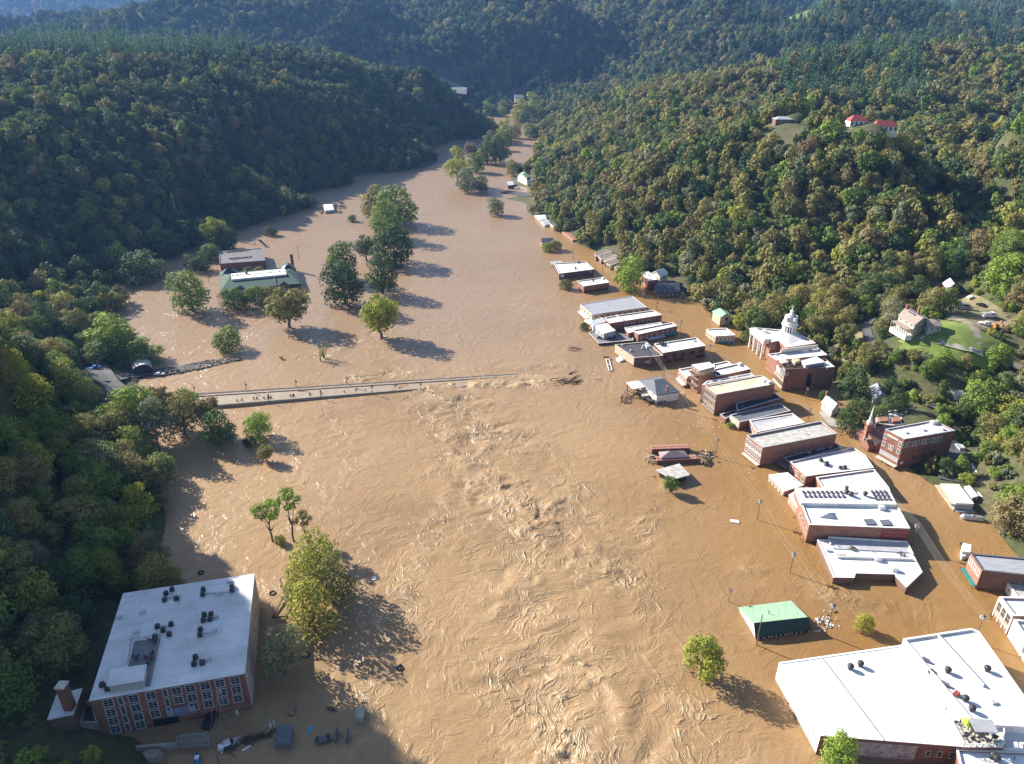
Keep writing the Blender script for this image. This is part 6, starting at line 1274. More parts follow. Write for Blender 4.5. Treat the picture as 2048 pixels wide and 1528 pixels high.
p = Wz('5', 285, 1045, hc + 1); mb = MB(); mb.box((p.x, p.y, hc + 4), (1.8, 1.8, 8.0)); mb.build('chimney', 'brick_red', b2.o); mb = MB(); mb.box((p.x, p.y, hc + 8.1), (2.1, 2.1, .3)); mb.build('chimney_cap', 'stone_trim', b2.o)
b3 = B('retaining_yard', 'walled concrete yard between boiler house and mill', 'wall', '5', [(380, 1000), (440, 995), (480, 1150), (350, 1150)], h=3, wall='concrete', top='metal_dark', par=1.4, cope='concrete')

# ------------------------------------------------------------------ the overtopped bridge
U0, U1 = W(318, 791, 1.6), W(1035, 747, .35); L0, L1 = W(318, 819, 1.6), W(835, 777.5, .6)
br = thing('bridge', 'long concrete road bridge with parapets, its right end under the flood', 'bridge', U0)
def rail(a_, c_, nm, n_=30):
    mb = MB(); d = (c_ - a_); 
    for i in range(n_):
        p = a_ + d * (i / n_); q = a_ + d * ((i + 1) / n_); mb.beam(p - Vector((0, 0, .12)), q - Vector((0, 0, .12)), .5, .22); mb.beam(p - Vector((0, 0, .75)), q - Vector((0, 0, .75)), .34, .30); 
        m_ = p.lerp(q, .5)
        for t in (.1, .3, .5, .7, .9): w_ = p.lerp(q, t); mb.box((w_.x, w_.y, w_.z - .45), (.22, .26, .7))
    mb.build(nm, 'concrete_dark', br)
rail(U0, U1, 'parapet'); rail(L0, L1, 'parapet', 22)
mb = MB(); N_ = 24; nrm = Vector((0, -1, 0))
for i in range(N_):
    t0, t1 = i / N_, (i + 1) / N_; L1x = L0 + (L1 - L0) * 1.39
    a_, c_ = U0.lerp(U1, t0), U0.lerp(U1, t1); e, f = L0.lerp(L1x, t0), L0.lerp(L1x, t1)
    z0 = .75 - .95 * t0; z1 = .75 - .95 * t1
    P4 = [Vector((a_.x, a_.y + .3, z0)), Vector((c_.x, c_.y + .3, z1)), Vector((f.x, f.y - .3, z1)), Vector((e.x, e.y - .3, z0))]
    mb.prism(P4, [z - .9 for z in (z0, z1, z1, z0)], [z0, z1, z1, z0], bottom=True)
mb.build('deck', 'mud_deck', br)
mb = MB()
for s_, (a_, c_) in ((-1, (U0, U1)), (1, (L0, L1))):
    for i in range(14):
        t0, t1 = i / 14, (i + 1) / 14; p = a_.lerp(c_, t0); q = a_.lerp(c_, t1); k = Vector((0, -1.1 * -s_ * -1, 0)); zz = .95 - .95 * t0 * (1 if s_ < 0 else .72)
        off = Vector((0, 1.2 * (-1 if s_ < 0 else 1), 0)); mb.beam(Vector((p.x, p.y, zz)) + off, Vector((q.x, q.y, zz - .06)) + off, 1.6, .3)
mb.build('walkway', 'mud_deck', br)
def lamp(p, label):
    t_ = thing('street_lamp', label, 'street lamp', p, 'lamps on the bridge'); mb = MB(); mb.tube(p - Vector((0, 0, .3)), p + Vector((0, 0, .5)), .22, .14, 8); mb.tube(p, p + Vector((0, 0, 3.3)), .08, .06, 6); mb.build('post', 'metal_dark', t_)
    mb = MB(); mb.lathe(p, [(.1, 3.2), (.28, 3.4), (.32, 3.65), (.2, 3.9), (.05, 4.0)], 10); mb.build('lamp_globe', 'paint_white', t_); mb = MB(); mb.beam(p + Vector((-.6, 0, 2.5)), p + Vector((.6, 0, 2.5)), .06); mb.box(p + Vector((.35, 0, 2.0)), (.5, .06, .9)); mb.build('banner_arm', 'metal_dark', t_)
ordn = ['leftmost', 'second from the left', 'third from the left', 'fourth from the left']
for k, x in enumerate((389, 492, 592, 694)):
    y = 790 + (x - 323) * (747 - 790) / 712 - 2; lamp(W(x, y, 1.5), 'street lamp on the far parapet of the bridge, ' + ordn[k])
for k, x in enumerate((537, 641, 744)):
    y = 819 + (x - 318) * (777.5 - 819) / 517 - 2; lamp(W(x, y, 1.4), 'street lamp on the near parapet of the bridge, ' + ordn[k])
lamp(W(841, 777, .7), 'street lamp on the near parapet where the flood spills over the bridge')
rnd = random.Random(31); mb = MB()
for k in range(26):
    t = rnd.random(); x = 470 + 330 * t; side = rnd.random() < .75; y = (819 + (x - 318) * (777.5 - 819) / 517 - 5) if side else 778 + rnd.uniform(-3, 12) - (x - 500) * .03
    p = W(x, y, .9 - .9 * (x - 318) / 700); h_ = rnd.uniform(.2, 1.3) if side else .2; mb.cur = k % 2; mb.box(p + Vector((0, 0, h_ / 2)), (rnd.uniform(.15, .8) if side else rnd.uniform(.5, 2.5), .25, h_), rnd.random())
tag(mb.build('snagged_debris', ['driftwood', 'metal_dark']), 'dark twigs and rubbish snagged on the bridge deck and near parapet', 'debris')
mb = MB()
for k in range(60):
    p = W(rnd.uniform(1098, 1152), rnd.uniform(757, 768), rnd.uniform(-.1, .9)); a = rnd.uniform(-.3, .9); L_ = rnd.uniform(1, 5); mb.tube(p, p + Vector((math.cos(a) * L_, math.sin(a) * L_ * .6, rnd.uniform(-.2, .5))), rnd.uniform(.08, .25), .05, 5)
for x, y, l in ((1138, 748, 5), (1146, 756, 4), (1150, 766, 4)): p = W(x, y, .2); mb.tube(p, p + Vector((l * .8, l * .9, .3)), .3, .12, 6)
tag(mb.build('log_jam', 'driftwood'), 'dark jam of logs at the drowned right end of the bridge', 'debris')
mb = MB()
for k in range(34): p = W(rnd.uniform(1138, 1160), rnd.uniform(694, 702), .2); mb.tube(p, p + Vector((rnd.uniform(-2, 2), rnd.uniform(-1, 1), rnd.uniform(0, .7))), .15, .04, 5)
tag(mb.build('log_raft', 'driftwood'), 'loose raft of dark branches drifting above the log jam', 'debris')
# long bank of rubbish against the drowned causeway
mb = MB(); rnd = random.Random(33)
for k in range(900):
    t = rnd.random(); wd = 4 + 11 * math.sin(math.pi * min(1, t * 1.1)) ; x = 330 + 150 * t; y = 748 - 30 * t - 4 * math.sin(t * 3) + rnd.uniform(-.5, .5) * wd; p = W(x, y, rnd.uniform(0, .5)); mb.cur = rnd.choice((0, 0, 0, 1, 2)); mb.box(p, (rnd.uniform(.2, 2.2), rnd.uniform(.1, .5), rnd.uniform(.08, .4)), rnd.random() * 3)
tag(mb.build('debris_bank', ['driftwood', 'debris_light', 'metal_dark']), 'long bank of driftwood and rubbish beside the arched shelter', 'debris', kind='stuff')
mb = MB(); rnd = random.Random(35)
for k in range(120):
    x, y, s_ = rnd.choice([(1370, 860, 60), (1375, 800, 40), (1430, 870, 45), (1650, 1245, 45), (1645, 1240, 25), (1080, 600, 60), (1110, 690, 60), (1100, 430, 40)]); p = W(x + rnd.gauss(0, s_ * .4), y + rnd.gauss(0, s_ * .3), .06); mb.cur = 1 if x > 1300 else 0
    mb.box(p, (rnd.uniform(.15, .55), rnd.uniform(.1, .3), .1), rnd.random() * 3)
tag(mb.build('floating_litter', ['driftwood', 'paint_white']), 'scattered litter floating on the flood beside the town', 'litter', kind='stuff')
mb = MB(); rnd = random.Random(36)
for k in range(40): p = W(rnd.gauss(1652, 14), rnd.gauss(1243, 8), rnd.uniform(0, .4)); mb.cur = k % 3; mb.box(p, (rnd.uniform(.2, 1.3), rnd.uniform(.1, .4), rnd.uniform(.05, .3)), rnd.random() * 3)
tag(mb.build('flotsam', ['debris_light', 'paint_white', 'driftwood']), 'pale boards heaped round the utility pole right of the green-roofed shed', 'debris', kind='stuff')
# ------------------------------------------------------------------ poles and wires
POLE = {}
def pole(key, zb, base, top, label, arm=2.4, heads=2, white=False, z=0.0, r=.16, ang=.6):
    b0 = Wz(zb, *base, z); 
    if z == 0:
        g0 = float(ground(b0.x, b0.y))
        if g0 > .4: b0 = hit(*px(zb, *base))
    h = max(5, atY(*px(zb, *top), b0.y).z - b0.z); t_ = thing('utility_pole', label, 'utility pole', b0, 'utility poles'); mb = MB(); mb.tube(b0 - Vector((0, 0, 2)), b0 + Vector((0, 0, h)), r, r * .7, 8); mb.build('post', 'wood_pole', t_)
    d = Vector((math.cos(ang), math.sin(ang), 0))
    if arm:
        for dz in ((.4, 1.3) if heads > 2 else (.4,)):
            mb = MB(); mb.beam(b0 + Vector((0, 0, h - dz)) - d * arm / 2, b0 + Vector((0, 0, h - dz)) + d * arm / 2, .12, .14); mb.build('crossarm', 'wood_pole', t_)
    for k in range(heads):
        a = k * 2.1; q = b0 + Vector((math.cos(a) * .42, math.sin(a) * .42, h - 1.6)); mb = MB(); mb.tube(q, q + Vector((0, 0, .95)), .27, .27, 8); mb.tube(q + Vector((0, 0, .95)), q + Vector((0, 0, 1.1)), .1, .06, 6); mb.build('transformer', 'roof_galvanised', t_)
    POLE[key] = (b0, h, d); return t_
pole('a', '3', (250, 737), (265, 598), 'utility pole with pale transformers in open flood left of the solar hall', heads=3)
pole('b', '3', (470, 1097), (495, 955), 'utility pole with pale transformers between solar hall and green-roofed shed', heads=3)
pole('c', '3', (1285, 927), (1332, 765), 'dark utility pole at the street corner of the solar hall', heads=2, arm=3)
pole('d', '4', (245, 505), (283, 300), 'bare brown pole leaning at the wall of the green-roofed shed', arm=0, heads=0)
pole('e', '4', (712, 440), (770, 225), 'utility pole with many pale fittings above the floating boards', heads=4)
pole('f', '4', (55, 212), (70, 140), 'thin lamp pole far left of the green-roofed shed', arm=1.2, heads=1, r=.1)
pole('g', '4', (1712, 480), (1742, 300), 'tall utility pole at the street corner of the huge white hall', heads=4, arm=3)
pole('h', 'E', (1645, 452), (1668, 55), 'utility pole right of the boxcars', heads=1)
pole('i', 'A', (1022, 930), (1042, 660), 'utility pole in the flood right of the grey-roofed white house', heads=1)
pole('j', 'A', (740, 415), (740, 300), 'pole behind the roof ridge of the grey-roofed white house', heads=1, arm=1)
pole('k', 'B', (120, 885), (152, 640), 'dark utility pole in the street by the paired-window block', heads=2)
pole('l', 'B', (1540, 1445), (1545, 1275), 'street light pole in the flood below the ruined block', heads=1, arm=1.5)
pole('m', 'B', (425, 668), (452, 480), 'slim pole in front of the small tan office building', heads=0, arm=1.2)
pole('n', 'B', (552, 455), (572, 240), 'slim pole right of the green gabled hut', heads=0, arm=1)
pole('o', '2', (862, 1128), (878, 1025), 'utility pole in the street left of the white cottage', heads=1)
pole('p', 'C', (1490, 735), (1525, 470), 'utility pole at the right end of the seven-window brick building', heads=2)
pole('q', 'C', (1182, 335), (1188, 262), 'utility pole behind the long red brick building', heads=1)
pole('r', 'C', (1085, 1135), (1098, 850), 'utility pole with transformers at the near wall of the dark-roofed brick building', heads=2)
pole('s', 'D', (453, 748), (458, 595), 'utility pole above the dark brick warehouse', heads=0)
pole('t', 'D', (850, 990), (852, 865), 'utility pole between the warehouse and the red brick box', heads=0)
pole('u', 'D', (1247, 1225), (1250, 1100), 'utility pole left of the navy-roofed chapel', heads=1)
pole('v', 'I', (1515, 355), (1485, 95), 'utility pole in the flood right of the school chimney', heads=0, arm=2)
pole('w', 'F', (1962, 1015), (2030, 800), 'utility pole by the car park behind the tall brick block', heads=1, arm=2)
pole('x', '3', (1945, 858), (1945, 748), 'bare brown pole on the grass edge at the far right', heads=0, arm=0)
pole('y', '5', (1395, 1198), (1350, 905), 'tall utility pole with lamp arm in front of the brick mill', heads=2, arm=2.5)
pole('z', '5', (1482, 1210), (1455, 1052), 'shorter utility pole with curved lamp arm in front of the brick mill', heads=1, arm=2.2)
pole('za', 'J', (1218, 590), (1178, 350), 'pale utility pole at the corner of the floating grey box', heads=3, arm=2.6)
pole('zb', 'J', (703, 745), (705, 520), 'thin pole in the yard at the bottom of the picture', heads=0, arm=0)
pole('zc', 'p', (418, 566), (412, 515), 'thin pole left of the school', heads=0, arm=1)
pole('zd', 'p', (511, 490), (508, 465), 'pole behind the gymnasium', heads=0, arm=1.4)
pole('ze', '1', (190, 60), (192, 5), 'thin pole in the flood left of the three white cabins', heads=0, arm=0)
def wire(k0, k1, label, offs, sag=1.2, drop=.4, r=.028):
    for o_ in offs:
        a_, c_ = [POLE[k][0] + Vector((0, 0, POLE[k][1] - drop)) + POLE[k][2] * o_ for k in (k0, k1)]; mb = MB(); n_ = 14
        P = [a_.lerp(c_, i / n_) - Vector((0, 0, sag * 4 * (i / n_) * (1 - i / n_))) for i in range(n_ + 1)]
        for p, q in zip(P[:-1], P[1:]): mb.tube(p, q, r, r, 4, cap=False)
        tag(mb.build('power_line', 'cable'), label, 'power line', 'power lines ' + label)
for k0, k1, lb, of in [('g', 'c', 'one of the wires over the flooded street beside the solar hall', (-1.4, -.5, .5, 1.4)), ('c', 'o', 'one of the wires from the solar hall corner up the street', (-1.3, -.4, .5, 1.3)), ('o', 'k', 'one of the wires along the street past the courthouse', (-1, 0, 1)), ('k', 'p', 'one of the wires along the street by the paired-window block', (-1, 1)),
                       ('p', 'q', 'one of the wires behind the seven-window brick building', (-1, 1)), ('r', 'i', 'one of the wires over the grey-roofed white house', (-1.1, -.4, .4, 1.1)), ('i', 'h', 'one of the wires between the white house and the boxcars', (-.8, .8)), ('h', 'a', 'one of the wires right of the boxcars', (-.8, .8)), ('a', 'b', 'one of the wires along the river side of the solar hall', (-.9, .9)),
                       ('b', 'e', 'one of the wires above the green-roofed shed', (-.9, .9)), ('y', 'zb', 'one of the wires in front of the brick mill', (-.9, 0, .9)), ('u', 't', 'one of the wires at the upstream end of the town', (-.8, .8))]: wire(k0, k1, lb, of)
# ------------------------------------------------------------------ vehicles
def place_local(mb, p, rz, off=(0, 0, 0), tilt=0.0):
    m_ = Matrix.Translation(p) @ Matrix.Rotation(rz, 4, 'Z') @ Matrix.Rotation(tilt, 4, 'X'); mb.v = [tuple(m_ @ Vector(v)) for v in mb.v]; return mb
def car(name, label, cat, p, rz, paint, kind='suv', group=None, tilt=0.0, k=1.0):
    t_ = thing(name, label, cat, p, group); prof = {'suv': [(-2.3, .45), (-2.3, 1.0), (-2.15, 1.7), (-1.9, 1.8), (.5, 1.8), (1.15, 1.15), (2.2, 1.0), (2.35, .75), (2.35, .45)],
        'sedan': [(-2.3, .4), (-2.3, .95), (-1.7, 1.05), (-1.1, 1.45), (.3, 1.48), (1.0, 1.02), (2.1, .9), (2.3, .7), (2.3, .4)],
        'pickup': [(-2.8, .5), (-2.8, 1.15), (-.5, 1.15), (-.4, 1.85), (.9, 1.85), (1.5, 1.2), (2.7, 1.1), (2.8, .8), (2.8, .5)],
        'van': [(-2.8, .45), (-2.8, 2.2), (-2.6, 2.3), (1.3, 2.3), (2.0, 1.35), (2.7, 1.1), (2.75, .7), (2.75, .45)]}[kind]
    mb = MB(); hw = .92; n_ = len(prof); L = [(x * k, -hw * k, z * k) for x, z in prof]; R_ = [(x * k, hw * k, z * k) for x, z in prof]; mb.quad(*L); mb.quad(*reversed(R_))
    for i in range(n_): j = (i + 1) % n_; mb.quad(L[j], L[i], R_[i], R_[j])
    place_local(mb, p, rz, tilt=tilt).build('body', paint, t_)
    gl = MB(); x0, x1 = {'suv': (-1.9, .75), 'sedan': (-1.2, .6), 'pickup': (-.3, 1.05), 'van': (-.2, 1.5)}[kind]; zt = {'suv': 1.45, 'sedan': 1.22, 'pickup': 1.52, 'van': 1.8}[kind]
    gl.box(((x0 + x1) / 2 * k, 0, zt * k), ((x1 - x0) * .86 * k, (hw * 2 + .04) * k, .42 * k)); xe = {'suv': .86, 'sedan': .68, 'pickup': 1.24, 'van': 1.70}[kind]; m_ = Matrix.Rotation(math.radians(-48 if kind != 'van' else -52), 3, 'Y'); gl.box((xe * k, 0, (zt + .03) * k), (.08 * k, 1.5 * k, .8 * k), mtx=Matrix.Rotation(math.radians(-45), 3, 'Y'))
    place_local(gl, p, rz, tilt=tilt).build('window', 'glass_dark', t_)
    for sx in (-1.45, 1.45):
        for sy in (-1, 1): wl = MB(); wl.tube(Vector((sx * k, sy * .98 * k, .36 * k)), Vector((sx * k, sy * .74 * k, .36 * k)), .36 * k, .36 * k, 12); place_local(wl, p, rz, tilt=tilt).build('wheel', 'rubber', t_)
    for sy in (-1, 1): hl = MB(); hl.box(((prof[-2][0] + .01) * k, sy * .65 * k, .78 * k), (.06 * k, .3 * k, .16 * k)); place_local(hl, p, rz, tilt=tilt).build('headlight', 'paint_white', t_)
    return t_
def gp(x, y, dz=.35): p = hit(x, y); p.z += dz; return p
car('pickup_truck', 'blue pickup truck at the flooded left bridge head', 'truck', gp(190, 741), .5, 'paint_blue', 'pickup')
car('parked_car', 'dark red car on the road at the left end of the bridge', 'car', gp(231, 796), .2, 'paint_red', 'sedan')
car('parked_car', 'white car between arched shelter and debris bank', 'car', gp(320, 751, .1), .1, 'paint_white', 'sedan')
car('parked_car', 'pale blue car in the car park behind the tall brick block', 'car', gp(1917, 903), 1.4, 'roof_galvanised', 'suv')
car('parked_car', 'silver car among trees above the church annex', 'car', gp(1864, 816), 2.4, 'metal_silver', 'suv')
car('parked_car', 'white car at the top of the gravel lot by the red house', 'car', gp(1943, 599), .1, 'paint_white', 'sedan')
car('parked_car', 'dark blue car on the gravel lot under the knoll trees', 'car', gp(1961, 615), 2.0, 'paint_black', 'sedan')
car('motorhome', 'long silver motorhome parked above the curved lane', 'motorhome', gp(1926, 621), -.55, 'metal_silver', 'van', k=1.35)
car('van', 'white van with dark windows on the road by the lawn', 'van', gp(1978, 638), .0, 'paint_white', 'van', k=1.15)
car('van', 'white pickup below the dark-windowed white van', 'truck', gp(1971, 652), -.5, 'paint_white', 'pickup')
car('pickup_truck', 'white pickup truck on the river spit by the farmhouse', 'truck', gp(1036, 379), -.2, 'paint_white', 'pickup', k=1.2)
car('van', 'dark van up to its windows in water before the mill entrance', 'van', Wz('J', 648, 378, -.9), 1.45, 'paint_black', 'van')
t_ = thing('excavator', 'orange digger parked beside the white pickup on the lane', 'excavator', gp(1989, 659)); q = gp(1989, 659)
mb = MB(); mb.box(q + Vector((0, 0, .95)), (2.6, 1.9, .9), .4); mb.box(q + Vector((-.3, 0, 1.9)), (1.3, 1.3, 1.1), .4); mb.build('body', 'paint_orange', t_); mb = MB(); mb.beam(q + Vector((.8, .2, 1.4)), q + Vector((2.6, .9, 3.2)), .35); mb.beam(q + Vector((2.6, .9, 3.2)), q + Vector((4.0, 1.4, 1.2)), .28); mb.box(q + Vector((4.0, 1.4, .9)), (.8, .8, .7)); mb.build('boom', 'paint_orange', t_)
for s in (-1, 1): mb = MB(); mb.box(q + Vector((.3 * s * -1, .85 * s, .25)), (3, .5, .6), .4); mb.build('track', 'rubber', t_)
p = Wz('L', 900, 235, 0); t_ = thing('box_truck', 'white box truck sunk to its wheels beside the corner store', 'truck', p); mb = MB(); top = [Wz('L', x, y, 2.6) for x, y in [(858, 150), (955, 172), (945, 262), (850, 250)]]; mb.prism(top, -.5, 2.6); mb.build('cargo_box', 'paint_white', t_)
mb = MB(); mb.prism([Wz('L', x, y, 1.6) for x, y in [(842, 262), (905, 268), (895, 305), (850, 305)]], -.5, 1.6); mb.build('cab', 'paint_white', t_); mb = MB(); mb.prism([Wz('L', x, y, 1.45) for x, y in [(848, 296), (900, 296), (894, 309), (848, 309)]], .9, 1.3, bottom=True); mb.build('windscreen', 'glass_dark', t_)
for s in (0, 1): mb = MB(); q = Wz('L', 835, (165, 235)[s], .3); mb.tube(q, q + Vector((.6, 0, 0)), .5, .5, 10); mb.build('wheel', 'rubber', t_)
# ------------------------------------------------------------------ left bank pieces
quonset('arched_shelter', 'open shelter with white barrel roof at the water edge, left bank', 'N', (755, 318), (742, 245), 4.2, 1.4, 'roof_galvanised', 'shelter', ends='metal_dark')
b = B('trailer', 'white camper trailer afloat in the far flooded field', 'trailer', 'p', [(646, 409), (664, 408), (668, 419), (650, 421)], h=2.6, wall='white_wall', par=0); b.wins(2, [1], [.3, .7], .9, .7, 'grey_wall', 1, 1)
mb = MB(); rnd = random.Random(51)
for k in range(24): p = W(rnd.uniform(666, 686), rnd.uniform(402, 414), rnd.uniform(0, 2)); mb.cur = k % 2; mb.box(p, (rnd.uniform(1, 4), rnd.uniform(.5, 2), rnd.uniform(.3, 1.5)), rnd.random() * 3)
for k in range(20): p = W(rnd.uniform(640, 690), rnd.uniform(420, 428), rnd.uniform(0, .6)); mb.box(p, (rnd.uniform(.5, 3), .6, .5), rnd.random())
tag(mb.build('wreckage', ['roof_slate', 'driftwood']), 'grey wreckage right of the floating camper trailer', 'debris', kind='stuff')
mb = MB()
for k in range(40): p = W(rnd.uniform(528, 552), rnd.uniform(435, 446), 0); mb.tube(p, p + Vector((rnd.uniform(-3, 3), rnd.uniform(-1, 1), rnd.uniform(.5, 4))), .12, .06, 4)
tag(mb.build('bare_thicket', 'bark'), 'bare thicket sticking out of the far flooded field', 'shrub')
t_ = thing('utility_box', 'dark tank on a stand behind the gymnasium', 'tank', W(519, 480)); mb = MB(); mb.tube(W(519, 480, -1), W(519, 480, 4), .8, .8, 10); mb.build('shell', 'metal_dark', t_); mb = MB(); mb.box(W(519, 480, 4.4), (4, 1.2, .4)); mb.build('platform', 'roof_slate', t_)
# ------------------------------------------------------------------ mill yard
def raft(name, label, cat, zm, pts, z, th, mat, group=None):
    P = [Wz(zm, x, y, z) for x, y in pts]; mb = MB(); mb.prism(P, z - th, z, bottom=True); return tag(mb.build(name, mat, base=sum(P, Vector()) / len(P)), label, cat, group)
c_ = thing('container', 'dark grey box container afloat by the pale pole, bottom of the picture', 'container', Wz('J', 1275, 490)); P = [Wz('J', x, y, 1.8) for x, y in [(1215, 408), (1355, 400), (1340, 560), (1200, 560)]]; mb = MB(); mb.prism(P, -.5, 1.8); mb.build('box', 'roof_slate', c_)
mb = MB()
for i in range(9): a0 = P[3].lerp(P[2], i / 8); mb.box((a0.x, a0.y - .04, .8), (.1, .1, 1.9)); a1 = P[0].lerp(P[3], i / 8); a2 = P[1].lerp(P[2], i / 8); mb.beam(a1 + Vector((0, 0, .04)), a2 + Vector((0, 0, .04)), .07)
mb.build('rib', 'metal_grey', c_)
raft('crate', 'large pale grey box at the edge of the sunlit current, bottom of the picture', 'crate', 'J', [(1925, 235), (2000, 245), (1985, 345), (1915, 340)], 1.1, 1.6, 'concrete')
raft('plywood_sheet', 'tilted brown plywood sheet in the shaded water below the mill', 'board', 'J', [(1328, 228), (1388, 234), (1368, 312), (1312, 305)], .5, .15, 'wood_plank')
raft('plywood_sheet', 'dark triangular board poking from the sunlit edge', 'board', 'J', [(1650, 240), (1712, 236), (1755, 278), (1690, 262)], .5, .15, 'driftwood')
raft('tarpaulin', 'bright blue triangular tarpaulin floating below the mill', 'tarpaulin', 'J', [(1490, 412), (1545, 416), (1502, 500)], .15, .2, 'paint_lightblue')
raft('metal_sheet', 'upright dark steel panel, left one of two below the blue tarpaulin', 'metal sheet', 'J', [(1742, 412), (1756, 414), (1742, 530), (1728, 528)], 1.3, 1.8, 'roof_slate'); raft('metal_sheet', 'upright dark steel panel, right one of two below the blue tarpaulin', 'metal sheet', 'J', [(1846, 420), (1860, 424), (1840, 530), (1826, 524)], 1.3, 1.8, 'roof_slate')
raft('board', 'long white plank afloat in the shaded yard water', 'board', 'J', [(905, 622), (985, 576), (992, 584), (912, 632)], .15, .2, 'paint_white')
raft('board', 'small white raft drifting in open water left of the porch building', 'board', '3', [(70, 735), (125, 742), (132, 762), (74, 752)], .3, .3, 'paint_white')
raft('board', 'white scrap floating beside the yellow green clump', 'board', 'p', [(744, 1153), (752, 1151), (753, 1158), (746, 1160)], .2, .2, 'paint_white')
raft('retaining_wall', 'long low concrete wall across the mill yard', 'wall', 'J', [(-40, 582), (280, 556), (330, 552), (330, 566), (-40, 600)], 1.6, 3, 'concrete')
raft('boulder', 'flat pale boulder at the foot of the yard wall', 'rock', 'J', [(20, 640), (90, 612), (180, 622), (205, 655), (150, 690), (60, 700)], 1.6, 2, 'rock')
mb = MB(); P0 = Wz('J', 330, 500, 3.0); P1 = Wz('J', 600, 470, 3.0); Q0 = Wz('J', 320, 600, 1.2); Q1 = Wz('J', 610, 580, 1.2)
for i in range(13):
    t = i / 12; mb.beam(P0.lerp(P1, t), Q0.lerp(Q1, t), .14); 
    if i < 12: mb.beam(P0.lerp(P1, t), P0.lerp(P1, t + 1 / 12) - Vector((0, 0, .9)), .1); mb.beam(P0.lerp(P1, t) - Vector((0, 0, .9)), P0.lerp(P1, t + 1 / 12), .1)
for a0, a1 in ((P0, P1), (Q0, Q1), (P0.lerp(Q0, .5), P1.lerp(Q1, .5)), (P0 - Vector((0, 0, .9)), P1 - Vector((0, 0, .9)))): mb.beam(a0, a1, .16)
for a0 in (P0, P1, Q0, Q1): mb.box((a0.x, a0.y, a0.z / 2 - 1), (.25, .25, a0.z + 2))
tag(mb.build('lattice_gantry', 'metal_grey', base=P0), 'grey lattice steel frame standing in the mill yard', 'gantry')
for lab, pts, mt in (('blue and white boat stranded at the bottom edge of the picture', [(480, 655), (500, 640), (530, 660), (540, 745), (478, 748)], 'paint_lightblue'), ('small pale boat by the left yard pole', [(715, 575), (735, 570), (740, 620), (715, 635)], 'paint_white')):
    P = [Wz('J', x, y, .8) for x, y in pts]; t_ = thing('boat', lab, 'boat', sum(P, Vector()) / len(P)); mb = MB(); mb.prism(P, -.3, .8, top=False); mb.prism(inset(P, .02), .1, .3); mb.build('hull', mt, t_); q = sum(P, Vector()) / len(P); mb = MB(); mb.box(q + Vector((0, 0, -.1)), (.9, .8, .7)); mb.build('console', 'paint_white', t_)
car('van', 'silver car swept against the yard debris', 'car', Wz('J', 800, 590, -.5), .5, 'metal_silver', 'sedan')
car('van', 'overturned dark car beside the blue tarpaulin', 'car', Wz('J', 1625, 500, 1.1), .3, 'roof_slate', 'sedan', tilt=2.6, k=.8)
mb = MB(); rnd = random.Random(61)
for k in range(120):
    t = rnd.random(); x = 700 + 480 * t; y = 600 - 130 * t + rnd.gauss(0, 16) + (30 if t < .3 else 0); p = Wz('J', x, y, rnd.uniform(0, .5)); a = rnd.uniform(-.5, 1.2); l_ = rnd.uniform(.5, 2.6); mb.tube(p, p + Vector((math.cos(a) * l_, math.sin(a) * l_, rnd.uniform(-.1, .4))), .12, .05, 5)
tag(mb.build('driftwood_line', 'driftwood'), 'ragged line of black driftwood from the yard to the grey container', 'debris')
for k, (x, y, zz) in enumerate([(545, 1186, 0), (613, 1310, 0), (800, 1336, 0), (402, 1145, 0)]):
    p = W(x, y, .12); mb = MB(); n_ = 14
    for i in range(n_): a0, a1 = 6.283 * i / n_, 6.283 * (i + 1) / n_; mb.tube(p + Vector((math.cos(a0) * .75, math.sin(a0) * .75, 0)), p + Vector((math.cos(a1) * .75, math.sin(a1) * .75, 0)), .22, .22, 6, cap=False)
    tag(mb.build('tyre', 'rubber', base=p), ['black tyre floating at the right wall of the mill', 'black tyre floating right of the grey green bush', 'black tyre floating alone in the sunlit current', 'black tyre floating above the mill roof'][k], 'tyre', 'floating tyres')
mb = MB(); 
for a0, a1 in (((560, 1158), (576, 1205)), ((583, 1165), (545, 1235)), ((576, 1190), (572, 1232)), ((545, 1236), (572, 1232))): mb.beam(W(*a0, 1.2), W(*a1, .3), .35, .3)
tag(mb.build('fallen_poles', 'driftwood'), 'crossed fallen poles between the mill and the yellow green clump', 'debris')
mb = MB()
for a0, a1 in (((1211, 716), (1218, 741)), ((1217, 714), (1224, 739)), ((1211, 720), (1218, 718)), ((1214, 730), (1221, 728)), ((1218, 741), (1224, 739))): mb.beam(W(*a0, .5), W(*a1, .5), .3, .2)
mb.cur = 1; mb.beam(W(1206, 714, 1), W(1218, 714, 1), .6, .5)
tag(mb.build('floating_frame', ['paint_white', 'metal_dark']), 'white metal frame with dark bar afloat left of the dark-roofed brick building', 'debris')
P = [Wz('C', x, y, .9) for x, y in [(632, 985), (660, 962), (710, 985), (728, 1022), (680, 1035), (640, 1015)]]; t_ = thing('boat', 'small white boat against the tan front of the dark-roofed brick building', 'boat', sum(P, Vector()) / 6); mb = MB(); mb.prism(P, -.2, .9, top=False); mb.prism(inset(P, .05), .3, .6); mb.build('hull', 'paint_white', t_)
P = W(1188, 757); mb = MB(); mb.tube(P - Vector((0, 0, 1)), P + Vector((0, 0, 1.6)), .08, .08, 6); mb.box(P + Vector((0, 0, 1.8)), (.9, .3, .9)); mb.beam(P + Vector((.5, 0, .3)), P + Vector((3.5, 1, .5)), .12); tag(mb.build('road_sign', 'paint_white', base=P), 'small white sign sticking out of the flood right of the log jam', 'sign')

